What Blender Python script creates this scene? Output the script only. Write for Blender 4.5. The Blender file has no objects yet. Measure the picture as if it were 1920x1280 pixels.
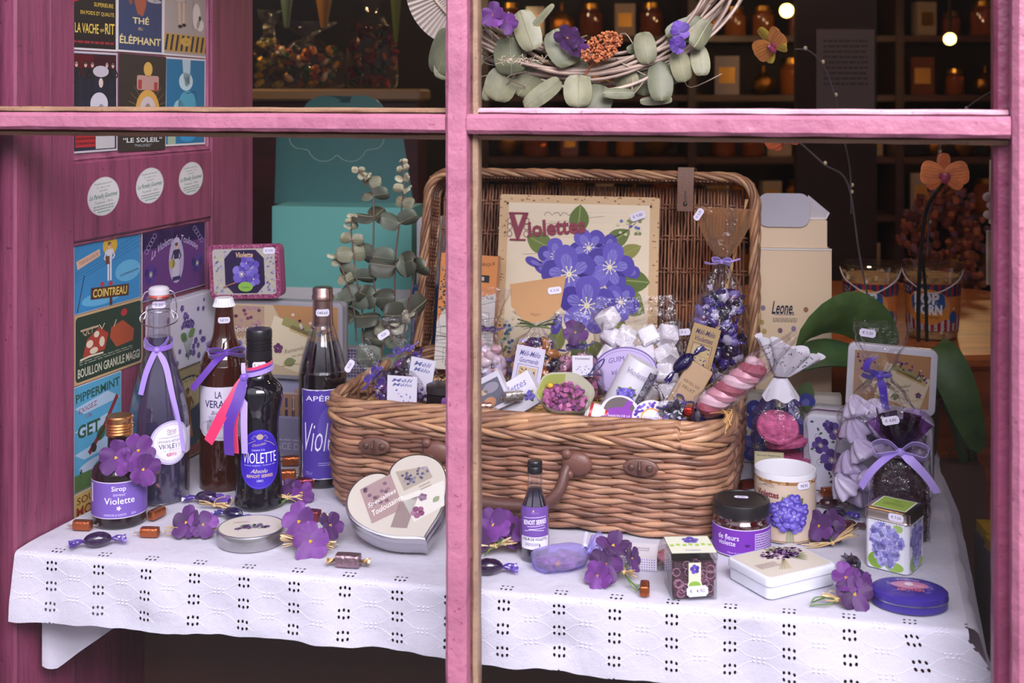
import bpy, bmesh, math, random
from mathutils import Vector, Matrix, noise
PI = math.pi
# ---------------------------------------------------------------- camera, world, light, exposure
F, H, HY = 2260.0, 0.59, 175.0          # focal length in pixels, eye height above the table top, horizon row
sc = bpy.context.scene
COL = sc.collection
cam_d = bpy.data.cameras.new('camera'); cam = bpy.data.objects.new('camera', cam_d); COL.objects.link(cam)
cam_d.sensor_width = 36; cam_d.sensor_fit = 'HORIZONTAL'; cam_d.lens = 36 * F / 1920
cam_d.shift_y = -(640 - HY) / 1920
cam.location = (0, 0, H); cam.rotation_euler = (PI / 2, 0, 0)
cam_d.dof.use_dof = True; cam_d.dof.focus_distance = 1.68; cam_d.dof.aperture_fstop = 6.3
cam_d.clip_start = 0.05
sc.camera = cam
sc.view_settings.view_transform = 'Standard'; sc.view_settings.look = 'None'
sc.view_settings.exposure = 0.56; sc.view_settings.gamma = 1; sc.view_settings.use_curve_mapping = False

w = bpy.data.worlds.new('street_daylight'); sc.world = w; w.use_nodes = True
nt = w.node_tree; nt.nodes.clear()
o_ = nt.nodes.new('ShaderNodeOutputWorld'); b_ = nt.nodes.new('ShaderNodeBackground')
tc = nt.nodes.new('ShaderNodeTexCoord'); sx = nt.nodes.new('ShaderNodeSeparateXYZ')
rp = nt.nodes.new('ShaderNodeValToRGB'); mr = nt.nodes.new('ShaderNodeMapRange')
nt.links.new(tc.outputs['Generated'], sx.inputs[0]); nt.links.new(sx.outputs['Z'], mr.inputs['Value'])
mr.inputs['From Min'].default_value = -1; mr.inputs['From Max'].default_value = 1
nt.links.new(mr.outputs[0], rp.inputs[0])
e = rp.color_ramp.elements
e[0].position = 0.0; e[0].color = (.10, .09, .09, 1); e[1].position = 1.0; e[1].color = (1.06, 1.05, 1.12, 1)
for p, c in ((.47, (.085, .08, .08, 1)), (.6, (.35, .34, .36, 1)), (.72, (.94, .93, .98, 1))):
    q = e.new(p); q.color = c
nt.links.new(rp.outputs[0], b_.inputs['Color']); b_.inputs['Strength'].default_value = 1.9
nt.links.new(b_.outputs[0], o_.inputs[0])

def area(name, loc, target, sx_, sy_, power, color):
    d = bpy.data.lights.new(name, 'AREA'); d.shape = 'RECTANGLE'; d.size = sx_; d.size_y = sy_
    d.energy = power; d.color = color
    o = bpy.data.objects.new(name, d); COL.objects.link(o); o.location = loc
    o.rotation_euler = (Vector(target) - Vector(loc)).to_track_quat('-Z', 'Y').to_euler()
    return o
# strip of open sky above the street
area('sky_light', (0.8, -1.6, 2.75), (0.0, 1.7, 0.0), 3.0, 1.7, 300, (1.0, .965, .955))

# ---------------------------------------------------------------- colour and coordinates
def lin(c):
    c = c / 255.0
    return c / 12.92 if c <= .04045 else ((c + .055) / 1.055) ** 2.4
def hx(s):
    return (lin(int(s[0:2], 16)), lin(int(s[2:4], 16)), lin(int(s[4:6], 16)), 1.0)
def P(px, py, Y):                       # the point at depth Y that the photo shows at (px, py)
    return Vector(((px - 960) * Y / F, Y, H - (py - HY) * Y / F))
def T(px, py, z=0.0):                   # the point at height z that the photo shows at (px, py)
    return P(px, py, F * (H - z) / (py - HY))
def zz(py, Y): return H - (py - HY) * Y / F
def xx(px, Y): return (px - 960) * Y / F
def stand(px, pyf, hw):                 # a round base whose front touches pyf: centre and radius
    Yf = F * H / (pyf - HY); Yc = Yf / (1 - hw / F); r = hw * Yc / F
    return Vector((xx(px, Yc), Yc, 0)), r

# ---------------------------------------------------------------- materials
MATS = {}
def M(name):
    if name in MATS: return MATS[name]
    m = bpy.data.materials.new(name); m.use_nodes = True; MATS[name] = m
    n = m.node_tree; b = n.nodes['Principled BSDF']; L = n.links.new; N = n.nodes.new
    def at(x='Col'):
        a = N('ShaderNodeAttribute'); a.attribute_name = x; return a
    def setc(sock): L(sock, b.inputs['Base Color'])
    def noi(scale, det=4, co='Object', sc3=None, rough=.5):
        t = N('ShaderNodeTexCoord'); x = N('ShaderNodeTexNoise'); x.inputs['Scale'].default_value = scale
        x.inputs['Detail'].default_value = det; x.inputs['Roughness'].default_value = rough
        if sc3:
            mp = N('ShaderNodeMapping'); mp.inputs['Scale'].default_value = sc3
            L(t.outputs[co], mp.inputs[0]); L(mp.outputs[0], x.inputs[0])
        else: L(t.outputs[co], x.inputs[0])
        return x
    def bump(sock, st, dist=.001):
        q = N('ShaderNodeBump'); q.inputs['Strength'].default_value = st; q.inputs['Distance'].default_value = dist
        L(sock, q.inputs['Height']); L(q.outputs[0], b.inputs['Normal']); return q
    def ramp(sock, stops):
        r = N('ShaderNodeValToRGB'); L(sock, r.inputs[0]); el = r.color_ramp.elements
        el[0].position, el[0].color = stops[0]; el[1].position, el[1].color = stops[-1]
        for p, c in stops[1:-1]:
            z = el.new(p); z.color = c
        return r
    def mulcol(a, bcol, fac=1.0):
        x = N('ShaderNodeMix'); x.data_type = 'RGBA'; x.blend_type = 'MULTIPLY'; x.inputs[0].default_value = fac
        L(a, x.inputs[6]); L(bcol, x.inputs[7]); return x.outputs[2]
    R = b.inputs['Roughness']
    if name in ('matte', 'paper', 'gloss', 'satin', 'tinpaint', 'plastic'):
        setc(at().outputs['Color'])
        R.default_value = dict(matte=.8, paper=.55, gloss=.16, satin=.35, tinpaint=.28, plastic=.3)[name]
        if name == 'gloss': b.inputs['Coat Weight'].default_value = .3
        if name == 'matte': bump(noi(260).outputs[0], .25)
    elif name == 'metal':
        setc(at().outputs['Color']); b.inputs['Metallic'].default_value = 1; R.default_value = .3
        bump(noi(60, sc3=(1, 1, 8)).outputs[0], .08)
    elif name == 'foil':
        setc(at().outputs['Color']); b.inputs['Metallic'].default_value = .9; R.default_value = .28
        bump(noi(230, 3).outputs[0], .7, .002)
    elif name == 'wrapper':
        setc(at().outputs['Color']); R.default_value = .12; b.inputs['Coat Weight'].default_value = .6
        b.inputs['Transmission Weight'].default_value = .25
        bump(noi(200, 2).outputs[0], .6, .002)
    elif name == 'cloth_ribbon':
        setc(at().outputs['Color']); R.default_value = .38; b.inputs['Sheen Weight'].default_value = .5
        b.inputs['Anisotropic'].default_value = .5
    elif name == 'petal':
        v = noi(55, 3); r = ramp(v.outputs[0], [(.3, (.62, .6, .66, 1)), (.7, (1, 1, 1, 1))])
        setc(mulcol(at().outputs['Color'], r.outputs[0])); R.default_value = .6
        b.inputs['Sheen Weight'].default_value = .2; b.inputs['Subsurface Weight'].default_value = .08
        b.inputs['Subsurface Scale'].default_value = .004
        bump(noi(300, 2).outputs[0], .2)
    elif name == 'leafm':
        v = noi(38, 4); r = ramp(v.outputs[0], [(.25, (.6, .62, .6, 1)), (.75, (1.15, 1.12, 1.05, 1))])
        setc(mulcol(at().outputs['Color'], r.outputs[0])); R.default_value = .5
        bump(noi(150, 3).outputs[0], .25)
    elif name == 'wicker':
        v = noi(28, 5, sc3=(1, 1, 1)); r = ramp(v.outputs[0], [(.25, (.5, .44, .42, 1)), (.5, (.95, .93, .93, 1)), (.75, (1.35, 1.3, 1.2, 1))])
        setc(mulcol(at().outputs['Color'], r.outputs[0])); R.default_value = .42
        bump(noi(400, 3).outputs[0], .3, .0006)
    elif name == 'pinkwood':              # old painted timber, brushed along the length
        u = noi(9, 6, sc3=(6, 6, .5)); u2 = noi(60, 4, sc3=(3, 3, .5)); spk = noi(130, 3)
        r = ramp(u.outputs[0], [(.3, (.62, .55, .6, 1)), (.5, (1, 1, 1, 1)), (.72, (1.2, 1.12, 1.15, 1))])
        r2 = ramp(spk.outputs[0], [(.68, (1, 1, 1, 1)), (.73, (.4, .35, .38, 1))])
        setc(mulcol(mulcol(at().outputs['Color'], r.outputs[0]), r2.outputs[0])); R.default_value = .5
        bump(u2.outputs[0], .6, .002)
    elif name == 'barwood':
        u2 = noi(70, 5, sc3=(1, 1, 1)); spk = noi(210, 2)
        r = ramp(noi(14, 5).outputs[0], [(.3, (.80, .74, .80, 1)), (.55, (1, 1, 1, 1)), (.75, (1.06, 1.04, 1.05, 1))])
        r2 = ramp(spk.outputs[0], [(.66, (1, 1, 1, 1)), (.74, (.62, .45, .55, 1))])
        setc(mulcol(mulcol(at().outputs['Color'], r.outputs[0]), r2.outputs[0])); R.default_value = .42
        bump(u2.outputs[0], .7, .003)
    elif name == 'wood':
        u = noi(7, 6, sc3=(1, 8, 8)); r = ramp(u.outputs[0], [(.3, (.6, .55, .5, 1)), (.7, (1.15, 1.1, 1.1, 1))])
        setc(mulcol(at().outputs['Color'], r.outputs[0])); R.default_value = .4; bump(u.outputs[0], .2)
    elif name == 'sugar':
        v = noi(120, 3); r = ramp(v.outputs[0], [(.3, (.62, .5, .6, 1)), (.7, (1.25, 1.2, 1.25, 1))])
        setc(mulcol(at().outputs['Color'], r.outputs[0])); R.default_value = .6; bump(noi(500, 2).outputs[0], .9, .002)
    elif name == 'leather':
        setc(at().outputs['Color']); R.default_value = .45; bump(noi(300, 3).outputs[0], .4)
    elif name in ('darkglass', 'brownglass', 'clearglass', 'jarglass'):
        setc(at().outputs['Color']); R.default_value = .04; b.inputs['IOR'].default_value = 1.5
        b.inputs['Transmission Weight'].default_value = dict(darkglass=.3, brownglass=.45, clearglass=.0, jarglass=.5)[name]
        b.inputs['Coat Weight'].default_value = .5
    elif name in ('cello', 'clear', 'organza', 'pane', 'lacefab'):
        # thin clear film: mostly straight through, with a sharp sheen on the creases
        n.nodes.remove(b); out = n.nodes['Material Output']
        tr = N('ShaderNodeBsdfTransparent'); gl = N('ShaderNodeBsdfGlossy'); mx = N('ShaderNodeMixShader')
        lw = N('ShaderNodeLayerWeight'); mm = N('ShaderNodeMapRange')
        L(lw.outputs['Facing'], mm.inputs['Value'])
        lo, hi, ro, bs = dict(cello=(.035, .42, .07, 1.0), clear=(.05, .5, .03, .0), organza=(.14, .5, .4, .3),
                              pane=(.004, .10, .0, .0), lacefab=(.3, .5, .6, .2))[name]
        mm.inputs['To Min'].default_value = lo; mm.inputs['To Max'].default_value = hi
        gl.inputs['Roughness'].default_value = ro
        a = at(); L(a.outputs['Color'], tr.inputs['Color'])
        if name in ('organza', 'lacefab'):
            df = N('ShaderNodeBsdfDiffuse'); L(a.outputs['Color'], df.inputs['Color']); gl2 = df
        else: gl2 = gl
        if bs:
            bp = N('ShaderNodeBump'); bp.inputs['Strength'].default_value = bs; bp.inputs['Distance'].default_value = .006 if name == 'cello' else .003
            nn = noi(75, 3); L(nn.outputs[0], bp.inputs['Height']); L(bp.outputs[0], gl2.inputs['Normal'])
            if name == 'cello': L(bp.outputs[0], lw.inputs['Normal'])
        L(mm.outputs[0], mx.inputs[0]); L(tr.outputs[0], mx.inputs[1]); L(gl2.outputs[0], mx.inputs[2])
        L(mx.outputs[0], out.inputs[0])
    elif name == 'glow':
        n.nodes.remove(b); em = N('ShaderNodeEmission'); L(at().outputs['Color'], em.inputs[0])
        em.inputs[1].default_value = 6; L(em.outputs[0], n.nodes['Material Output'].inputs[0])
    elif name == 'linen':                 # white broderie cloth; eyelets are real holes
        uv = N('ShaderNodeUVMap'); uv.uv_map = 'UV'; sp = N('ShaderNodeSeparateXYZ'); L(uv.outputs[0], sp.inputs[0])
        def ma(op, a, c=None, d=None):
            q = N('ShaderNodeMath'); q.operation = op
            for i, v in enumerate((a, c, d)):
                if v is None: continue
                if isinstance(v, (int, float)): q.inputs[i].default_value = v
                else: L(v, q.inputs[i])
            return q.outputs[0]
        A, B = EY_A, EY_B
        u = ma('MULTIPLY', ma('SUBTRACT', ma('FRACT', ma('ADD', ma('DIVIDE', sp.outputs[0], A), .5)), .5), A)
        v = ma('MULTIPLY', ma('SUBTRACT', ma('FRACT', ma('ADD', ma('DIVIDE', sp.outputs[1], B), .5)), .5), B)
        au = ma('ABSOLUTE', u); du = ma('MINIMUM', au, ma('ABSOLUTE', ma('SUBTRACT', au, .0058)))
        vo = ma('ADD', .0046, ma('MULTIPLY', au, -.15))
        dv = ma('MULTIPLY', ma('SUBTRACT', ma('ABSOLUTE', v), vo), .78)
        d = ma('SQRT', ma('ADD', ma('MULTIPLY', du, du), ma('MULTIPLY', dv, dv)))
        hole = ma('LESS_THAN', d, .00155)
        on = ma('LESS_THAN', sp.outputs[1], EY_TOP)
        alpha = ma('SUBTRACT', 1.0, ma('MULTIPLY', hole, on)); L(alpha, b.inputs['Alpha'])
        b.inputs['Base Color'].default_value = (.53, .51, .60, 1); R.default_value = .8
        wv = noi(900, 2); wr = noi(16, 4)
        ad = ma('ADD', ma('MULTIPLY', wv.outputs[0], .12), wr.outputs[0])
        bump(ad, .9, .006)
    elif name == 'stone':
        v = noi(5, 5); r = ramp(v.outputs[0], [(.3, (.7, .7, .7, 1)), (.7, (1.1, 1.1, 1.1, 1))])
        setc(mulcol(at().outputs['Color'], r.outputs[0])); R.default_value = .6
    return m
EY_A, EY_B, EY_TOP = .066, .0255, .03
CL = 'clear'

# ---------------------------------------------------------------- mesh builder
class MB:
    def __init__(s, mat='matte', col='808080'):
        s.v = []; s.f = []; s.fc = []; s.fm = []; s.mats = []; s.X = None; s.uv = None; s.use(mat, col)
    def use(s, mat=None, col=None):
        if mat:
            if mat not in s.mats: s.mats.append(mat)
            s.mi = s.mats.index(mat)
        if col: s.c = hx(col) if isinstance(col, str) else col
        return s
    def add(s, vs, fs):
        k = len(s.v)
        if s.X is not None: vs = [s.X @ Vector(p) for p in vs]
        s.v += [tuple(p) for p in vs]
        for f in fs:
            s.f.append([k + i for i in f]); s.fc.append(s.c); s.fm.append(s.mi)
        return s
    def loft(s, rings, close=True, cap0=True, cap1=True):
        n = len(rings[0]); vs = [p for r in rings for p in r]; fs = []
        for i in range(len(rings) - 1):
            for j in range(n if close else n - 1):
                a = i * n + j; b = i * n + (j + 1) % n
                fs.append((a, b, b + n, a + n))
        if close and cap0: fs.append(tuple(range(n - 1, -1, -1)))
        if close and cap1: fs.append(tuple((len(rings) - 1) * n + j for j in range(n)))
        return s.add(vs, fs)
    def lathe(s, prof, n=40, cx=0, cy=0, cap0=True, cap1=True, wob=0):
        R = []
        for r, z in prof:
            r = max(r, 1e-5)
            R.append([(cx + r * math.cos(2 * PI * j / n) * (1 + wob * math.sin(5 * j)), cy + r * math.sin(2 * PI * j / n), z) for j in range(n)])
        return s.loft(R, True, cap0, cap1)
    def tube(s, pts, r, n=6, closed=False, flat=1.0):
        pts = [Vector(p) for p in pts]; m = len(pts); rings = []
        up = Vector((0, 0, 1)); prev = None
        for i, p in enumerate(pts):
            if closed: t = pts[(i + 1) % m] - pts[i - 1]
            else: t = pts[min(i + 1, m - 1)] - pts[max(i - 1, 0)]
            if t.length < 1e-9: t = Vector((0, 0, 1))
            t.normalize()
            if prev is None:
                a = t.cross(up)
                if a.length < .05: a = t.cross(Vector((1, 0, 0)))
            else: a = prev - t * prev.dot(t)
            if a.length < 1e-6: a = t.orthogonal()
            a.normalize(); prev = a; b = t.cross(a)
            rr = r[i] if isinstance(r, (list, tuple)) else r
            rings.append([p + (a * math.cos(2 * PI * j / n) + b * math.sin(2 * PI * j / n) * flat) * rr for j in range(n)])
        if closed:
            rings.append(rings[0]); return s.loft(rings, True, False, False)
        return s.loft(rings)
    def strap(s, pts, wv, w, th=.0006):       # a flat ribbon along pts, its width along wv
        pts = [Vector(p) for p in pts]; m = len(pts); rings = []
        for i, p in enumerate(pts):
            t = pts[min(i + 1, m - 1)] - pts[max(i - 1, 0)]; t.normalize()
            q = Vector(wv[i]) if isinstance(wv, list) else Vector(wv)
            q = q - t * q.dot(t); q.normalize(); nn = t.cross(q)
            ww = (w[i] if isinstance(w, (list, tuple)) else w) / 2
            rings.append([p + q * ww + nn * th, p - q * ww + nn * th, p - q * ww - nn * th, p + q * ww - nn * th])
        return s.loft(rings)
    def ell(s, c, r, n=12, m=8, rot=None, jit=0, rnd=None):
        c = Vector(c); r = Vector(r) if not isinstance(r, (int, float)) else Vector((r, r, r)); rings = []
        for i in range(m + 1):
            a = PI * i / m - PI / 2; ring = []
            for j in range(n):
                b = 2 * PI * j / n
                p = Vector((math.cos(a) * math.cos(b), math.cos(a) * math.sin(b), math.sin(a)))
                if jit: p *= 1 + jit * noise.noise(p * 2.3 + Vector((rnd or 0, 0, 0)))
                if i in (0, m): p = Vector((0, 0, math.sin(a)))
                p = Vector((p.x * r.x, p.y * r.y, p.z * r.z))
                if rot: p = rot @ p
                ring.append(c + p)
            rings.append(ring)
        return s.loft(rings)
    def grid(s, fn, nu, nv):
        vs = [fn(i / nu, j / nv) for j in range(nv + 1) for i in range(nu + 1)]; fs = []
        for j in range(nv):
            for i in range(nu):
                a = j * (nu + 1) + i; fs.append((a, a + 1, a + nu + 2, a + nu + 1))
        return s.add(vs, fs)
    def prism(s, ol, lev):                    # ol: 2-D outline; lev: [(z, inset)]
        return s.loft([[(x, y, z) for x, y in inset(ol, d)] for z, d in lev])
    def box(s, c, d, bv=0.0):
        x, y, z = c; a, b, h = d[0] / 2, d[1] / 2, d[2] / 2
        ol = rrect(2 * a, 2 * b, bv, 3) if bv else [(-a, -b), (a, -b), (a, b), (-a, b)]
        ol = [(x + p, y + q) for p, q in ol]
        return s.prism(ol, [(z - h, bv * .7), (z - h + bv * .7, 0), (z + h - bv * .7, 0), (z + h, bv * .7)] if bv else [(z - h, 0), (z + h, 0)])
    def build(s, name, parent=None, smooth=True, loc=None, rot=None, label=None, bevel=0, ang=40):
        me = bpy.data.meshes.new(name); me.from_pydata(s.v, [], s.f); me.validate(clean_customdata=False)
        if len(me.polygons) == len(s.f):
            ca = me.color_attributes.new('Col', 'FLOAT_COLOR', 'CORNER')
            buf = []
            for p, c in zip(me.polygons, s.fc): buf += list(c) * p.loop_total
            ca.data.foreach_set('color', buf); me.polygons.foreach_set('material_index', s.fm)
        else:
            ca = me.color_attributes.new('Col', 'FLOAT_COLOR', 'CORNER')
            ca.data.foreach_set('color', list(s.fc[0]) * len(me.loops))
        for m in s.mats: me.materials.append(M(m))
        if s.uv is not None:
            ul = me.uv_layers.new(name='UV')
            for lp in me.loops: ul.data[lp.index].uv = s.uv[lp.vertex_index]
        if smooth:
            me.polygons.foreach_set('use_smooth', [True] * len(me.polygons))
            me.set_sharp_from_angle(angle=math.radians(ang))
        me.update()
        o = bpy.data.objects.new(name, me); COL.objects.link(o)
        if parent: o.parent = parent
        if loc is not None: o.location = loc
        if rot is not None: o.rotation_euler = rot
        if label: o['label'] = label
        return o

def inset(ol, d):
    if not d: return ol
    n = len(ol); out = []
    for i in range(n):
        p = Vector(ol[i]); a = Vector(ol[i - 1]); b = Vector(ol[(i + 1) % n])
        e1 = p - a; e2 = b - p
        if e1.length < 1e-9 or e2.length < 1e-9: out.append(tuple(p)); continue
        n1 = Vector((-e1.y, e1.x)).normalized(); n2 = Vector((-e2.y, e2.x)).normalized()
        m = n1 + n2
        if m.length < 1e-6: m = n1
        m.normalize(); k = d / max(.4, m.dot(n1))
        out.append((p.x + m.x * k, p.y + m.y * k))
    return out
def rrect(w, h, r, n=5, cx=0, cy=0):
    r = min(r, w / 2 - 1e-5, h / 2 - 1e-5); o = []
    for sx_, sy_, a0 in ((1, -1, -90), (1, 1, 0), (-1, 1, 90), (-1, -1, 180)):
        for k in range(n + 1):
            a = math.radians(a0 + 90 * k / n)
            o.append((cx + sx_ * (w / 2 - r) + r * math.cos(a), cy + sy_ * (h / 2 - r) + r * math.sin(a)))
    return o
def ellip(cx, cy, rx, ry, n=28, a0=0):
    return [(cx + rx * math.cos(2 * PI * i / n + a0), cy + ry * math.sin(2 * PI * i / n + a0)) for i in range(n)]
def bez(p, n=12):                             # smooth curve through the points
    p = [Vector(q) for q in p]; out = []
    for i in range(len(p) - 1):
        a = p[max(i - 1, 0)]; b = p[i]; c = p[i + 1]; d = p[min(i + 2, len(p) - 1)]
        for k in range(n):
            t = k / n
            out.append(.5 * ((2 * b) + (c - a) * t + (2 * a - 5 * b + 4 * c - d) * t * t + (3 * b - a - 3 * c + d) * t ** 3))
    out.append(p[-1]); return out

def thing(name, label, cat, loc=(0, 0, 0), rot=(0, 0, 0), group=None):
    o = bpy.data.objects.new(name, None); COL.objects.link(o); o.empty_display_size = .02
    o.location = loc; o.rotation_euler = rot if not isinstance(rot, (int, float)) else (0, 0, rot)
    return tag(o, label, cat, group)
def tag(o, label, cat, group=None):
    o['label'] = label; o['category'] = cat
    if group: o['group'] = group
    return o
def struct(o):
    o['kind'] = 'structure'; return o
def kids(o): return [c for c in bpy.data.objects if c.parent == o]
def copy_thing(o, loc, rot, label, sc_=1, group=None):
    def cp(x, par):
        c = x.copy(); COL.objects.link(c)
        if par: c.parent = par
        for ch in kids(x): cp(ch, c)
        return c
    c = cp(o, None); c.location = loc; c.rotation_euler = rot if not isinstance(rot, (int, float)) else (0, 0, rot)
    c.scale = (sc_,) * 3; c['label'] = label
    if group: c['group'] = group
    return c

# ---------------------------------------------------------------- flat printing: shapes in u, v (metres) laid on a surface
TXT = {}
def text_shape(s, bold=0.0, shear=0.0):
    k = (s, bold, shear)
    if k in TXT: return TXT[k]
    cu = bpy.data.curves.new('t', 'FONT'); cu.body = s; cu.size = 1; cu.resolution_u = 2; cu.offset = bold; cu.shear = shear
    cu.align_x = 'CENTER'; cu.align_y = 'CENTER'
    ob = bpy.data.objects.new('t', cu); COL.objects.link(ob)
    dg = bpy.context.evaluated_depsgraph_get(); me = bpy.data.meshes.new_from_object(ob.evaluated_get(dg))
    r = ([(v.co.x, v.co.y) for v in me.vertices], [tuple(p.vertices) for p in me.polygons])
    bpy.data.objects.remove(ob); bpy.data.meshes.remove(me); bpy.data.curves.remove(cu)
    TXT[k] = r; return r
class CV:
    def __init__(s): s.sh = []; s.ly = 1
    def up(s, n=1): s.ly += n; return s
    def poly(s, pts, col): s.sh.append((s.ly, [tuple(p) for p in pts], [tuple(range(len(pts)))], col)); return s
    def rect(s, x, y, w, h, col, r=0, a=0):
        q = rrect(w, h, r, 4) if r else [(-w / 2, -h / 2), (w / 2, -h / 2), (w / 2, h / 2), (-w / 2, h / 2)]
        c, d = math.cos(a), math.sin(a)
        return s.poly([(x + p * c - t * d, y + p * d + t * c) for p, t in q], col)
    def ell(s, x, y, rx, ry, col, n=24, a=0):
        c, d = math.cos(a), math.sin(a)
        return s.poly([(x + p * c - q * d, y + p * d + q * c) for p, q in ellip(0, 0, rx, ry, n)], col)
    def ring(s, x, y, rx, ry, w, col, n=32):
        o = ellip(x, y, rx, ry, n); i = ellip(x, y, rx - w, ry - w, n)
        s.sh.append((s.ly, o + i, [(k, (k + 1) % n, n + (k + 1) % n, n + k) for k in range(n)], col)); return s
    def frame(s, x, y, w, h, t, col, r=.0):
        o = rrect(w, h, max(r, 1e-4), 4, x, y); i = rrect(w - 2 * t, h - 2 * t, max(r - t, 1e-4), 4, x, y); n = len(o)
        s.sh.append((s.ly, o + i, [(k, (k + 1) % n, n + (k + 1) % n, n + k) for k in range(n)], col)); return s
    def line(s, pts, wd, col):
        pts = [Vector(p) for p in pts]; L_ = []; R_ = []
        for i, p in enumerate(pts):
            t = pts[min(i + 1, len(pts) - 1)] - pts[max(i - 1, 0)]; t.normalize(); nn = Vector((-t.y, t.x)) * wd / 2
            L_.append(tuple(p + nn)); R_.append(tuple(p - nn))
        n = len(pts); s.sh.append((s.ly, L_ + R_, [(i, i + n, i + n + 1, i + 1) for i in range(n - 1)], col)); return s
    def text(s, t, x, y, h, col, w=None, bold=0.0, shear=0.0, a=0, arc=0, sy=1.0):
        vs, fs = text_shape(t, bold, shear)
        if not vs: return s
        x0 = min(p[0] for p in vs); x1 = max(p[0] for p in vs); y0 = min(p[1] for p in vs); y1 = max(p[1] for p in vs)
        ky = h / max(.05, (y1 - y0)) if sy == 1.0 else h / .75
        kx = w / max(.05, (x1 - x0)) if w else ky; c, d = math.cos(a), math.sin(a); out = []
        for p, q in vs:
            X = (p - (x0 + x1) / 2) * kx; Y_ = (q - (y0 + y1) / 2) * ky
            if arc: Y_ -= arc * X * X
            out.append((x + X * c - Y_ * d, y + X * d + Y_ * c))
        s.sh.append((s.ly, out, fs, col)); return s
    def scribble(s, x, y, w, h, rows, col, seed=1, a=0):       # lines of print too small to read
        r = random.Random(seed); c, d = math.cos(a), math.sin(a)
        for k in range(rows):
            yy = h / 2 - (k + .5) * h / rows; cx = -w / 2
            while cx < w / 2 - w * .03:
                l = min(w * r.uniform(.05, .16), w / 2 - cx); t = h / rows * .42
                q = [(cx, yy - t / 2), (cx + l, yy - t / 2), (cx + l, yy + t / 2), (cx, yy + t / 2)]
                s.poly([(x + p * c - z * d, y + p * d + z * c) for p, z in q], col); cx += l + w * .025
        return s
    def leaf(s, x, y, l, w, a, col, vein=None):
        c, d = math.cos(a), math.sin(a); q = []
        for k in range(9): t = k / 8; q.append((l * t, w / 2 * math.sin(PI * t) ** .8))
        for k in range(7, 0, -1): t = k / 8; q.append((l * t, -w / 2 * math.sin(PI * t) ** .8))
        s.poly([(x + p * c - z * d, y + p * d + z * c) for p, z in q], col)
        if vein: s.ly += 1; s.line([(x + l * .05 * c, y + l * .05 * d), (x + l * .95 * c, y + l * .95 * d)], w * .06, vein); s.ly -= 1
        return s
    def petal(s, x, y, l, w, a, col, hi=None, seed=0):
        c, d = math.cos(a), math.sin(a)
        def sh(k, m):
            q = []
            for i in range(17):
                t = i / 16; b = 2 * PI * t
                px_ = l * (.54 - .5 * math.cos(b)) * k; py_ = w / 2 * math.sin(b) * m * (.75 + .35 * (1 - math.cos(b)) / 2)
                q.append((x + px_ * c - py_ * d, y + px_ * d + py_ * c))
            return q[:-1]
        s.poly(sh(1, 1), col)
        if hi:
            s.ly += 1; s.poly(sh(.72, .45), hi)
            for m in (-.25, 0, .25): s.line([(x + l * .15 * c, y + l * .15 * d), (x + l * .85 * (c - m * d), y + l * .85 * (d + m * c))], w * .02, col)
            s.ly -= 1
        return s
    def flower(s, x, y, r, cols, a0=0.3, n=5, eye='E8D8A0', hi=None):
        b = s.ly
        for k in range(n):
            s.ly = b + (k % 2) * 2; s.petal(x, y, r, r * .95, a0 + 2 * PI * k / n, cols[k % len(cols)], hi)
        s.ly = b + 4; s.ell(x, y, r * .10, r * .10, eye, 8)
        if r > .012:
            s.ly += 1
            for k in range(9):
                aa = a0 + 2 * PI * k / 9; s.line([(x, y), (x + r * .27 * math.cos(aa), y + r * .27 * math.sin(aa))], r * .03, 'F4EDC8')
                s.ell(x + r * .27 * math.cos(aa), y + r * .27 * math.sin(aa), r * .035, r * .035, 'F6F0D0', 6)
        s.ly = b; return s
    def put(s, mb, fn, mat='paper', step=None, off=.0001, ystep=None):
        """fn(u, v, h) -> point; step: cut the shapes every so many metres so that they follow a bend"""
        for ly, vs, fs, col in sorted(s.sh, key=lambda q: q[0]):
            mb.use(mat, col)
            if step:
                x0 = min(p[0] for p in vs); x1 = max(p[0] for p in vs)
                if x1 - x0 > step * 1.2:
                    bm = bmesh.new(); bv = [bm.verts.new((p[0], p[1], 0)) for p in vs]
                    for f in fs:
                        try: bm.faces.new([bv[i] for i in f])
                        except ValueError: pass
                    x = (math.floor(x0 / step) + 1) * step
                    while x < x1:
                        bmesh.ops.bisect_plane(bm, geom=bm.verts[:] + bm.edges[:] + bm.faces[:], plane_co=(x, 0, 0), plane_no=(1, 0, 0), dist=1e-7)
                        x += step
                    if ystep:
                        y0 = min(p[1] for p in vs); y1 = max(p[1] for p in vs); y = (math.floor(y0 / ystep) + 1) * ystep
                        while y < y1:
                            bmesh.ops.bisect_plane(bm, geom=bm.verts[:] + bm.edges[:] + bm.faces[:], plane_co=(0, y, 0), plane_no=(0, 1, 0), dist=1e-7)
                            y += ystep
                    bm.verts.index_update(); vs = [(v.co.x, v.co.y) for v in bm.verts]; fs = [tuple(v.index for v in f.verts) for f in bm.faces]; bm.free()
            mb.add([fn(p[0], p[1], ly * off) for p in vs], fs)
        return mb
def flat(o=(0, 0, 0), u=(1, 0, 0), v=(0, 0, 1)):
    o, u, v = Vector(o), Vector(u).normalized(), Vector(v).normalized(); n = u.cross(v)
    return lambda a, b, h: o + u * a + v * b + n * h
def around(r, z0=0, a0=-PI / 2, cx=0, cy=0):     # on a standing cylinder (r may be a function of height)
    def f(a, b, h):
        rr = (r(z0 + b) if callable(r) else r) + h; k = a0 + a / (r(z0) if callable(r) else r)
        return Vector((cx + rr * math.cos(k), cy + rr * math.sin(k), z0 + b))
    return f
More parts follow.
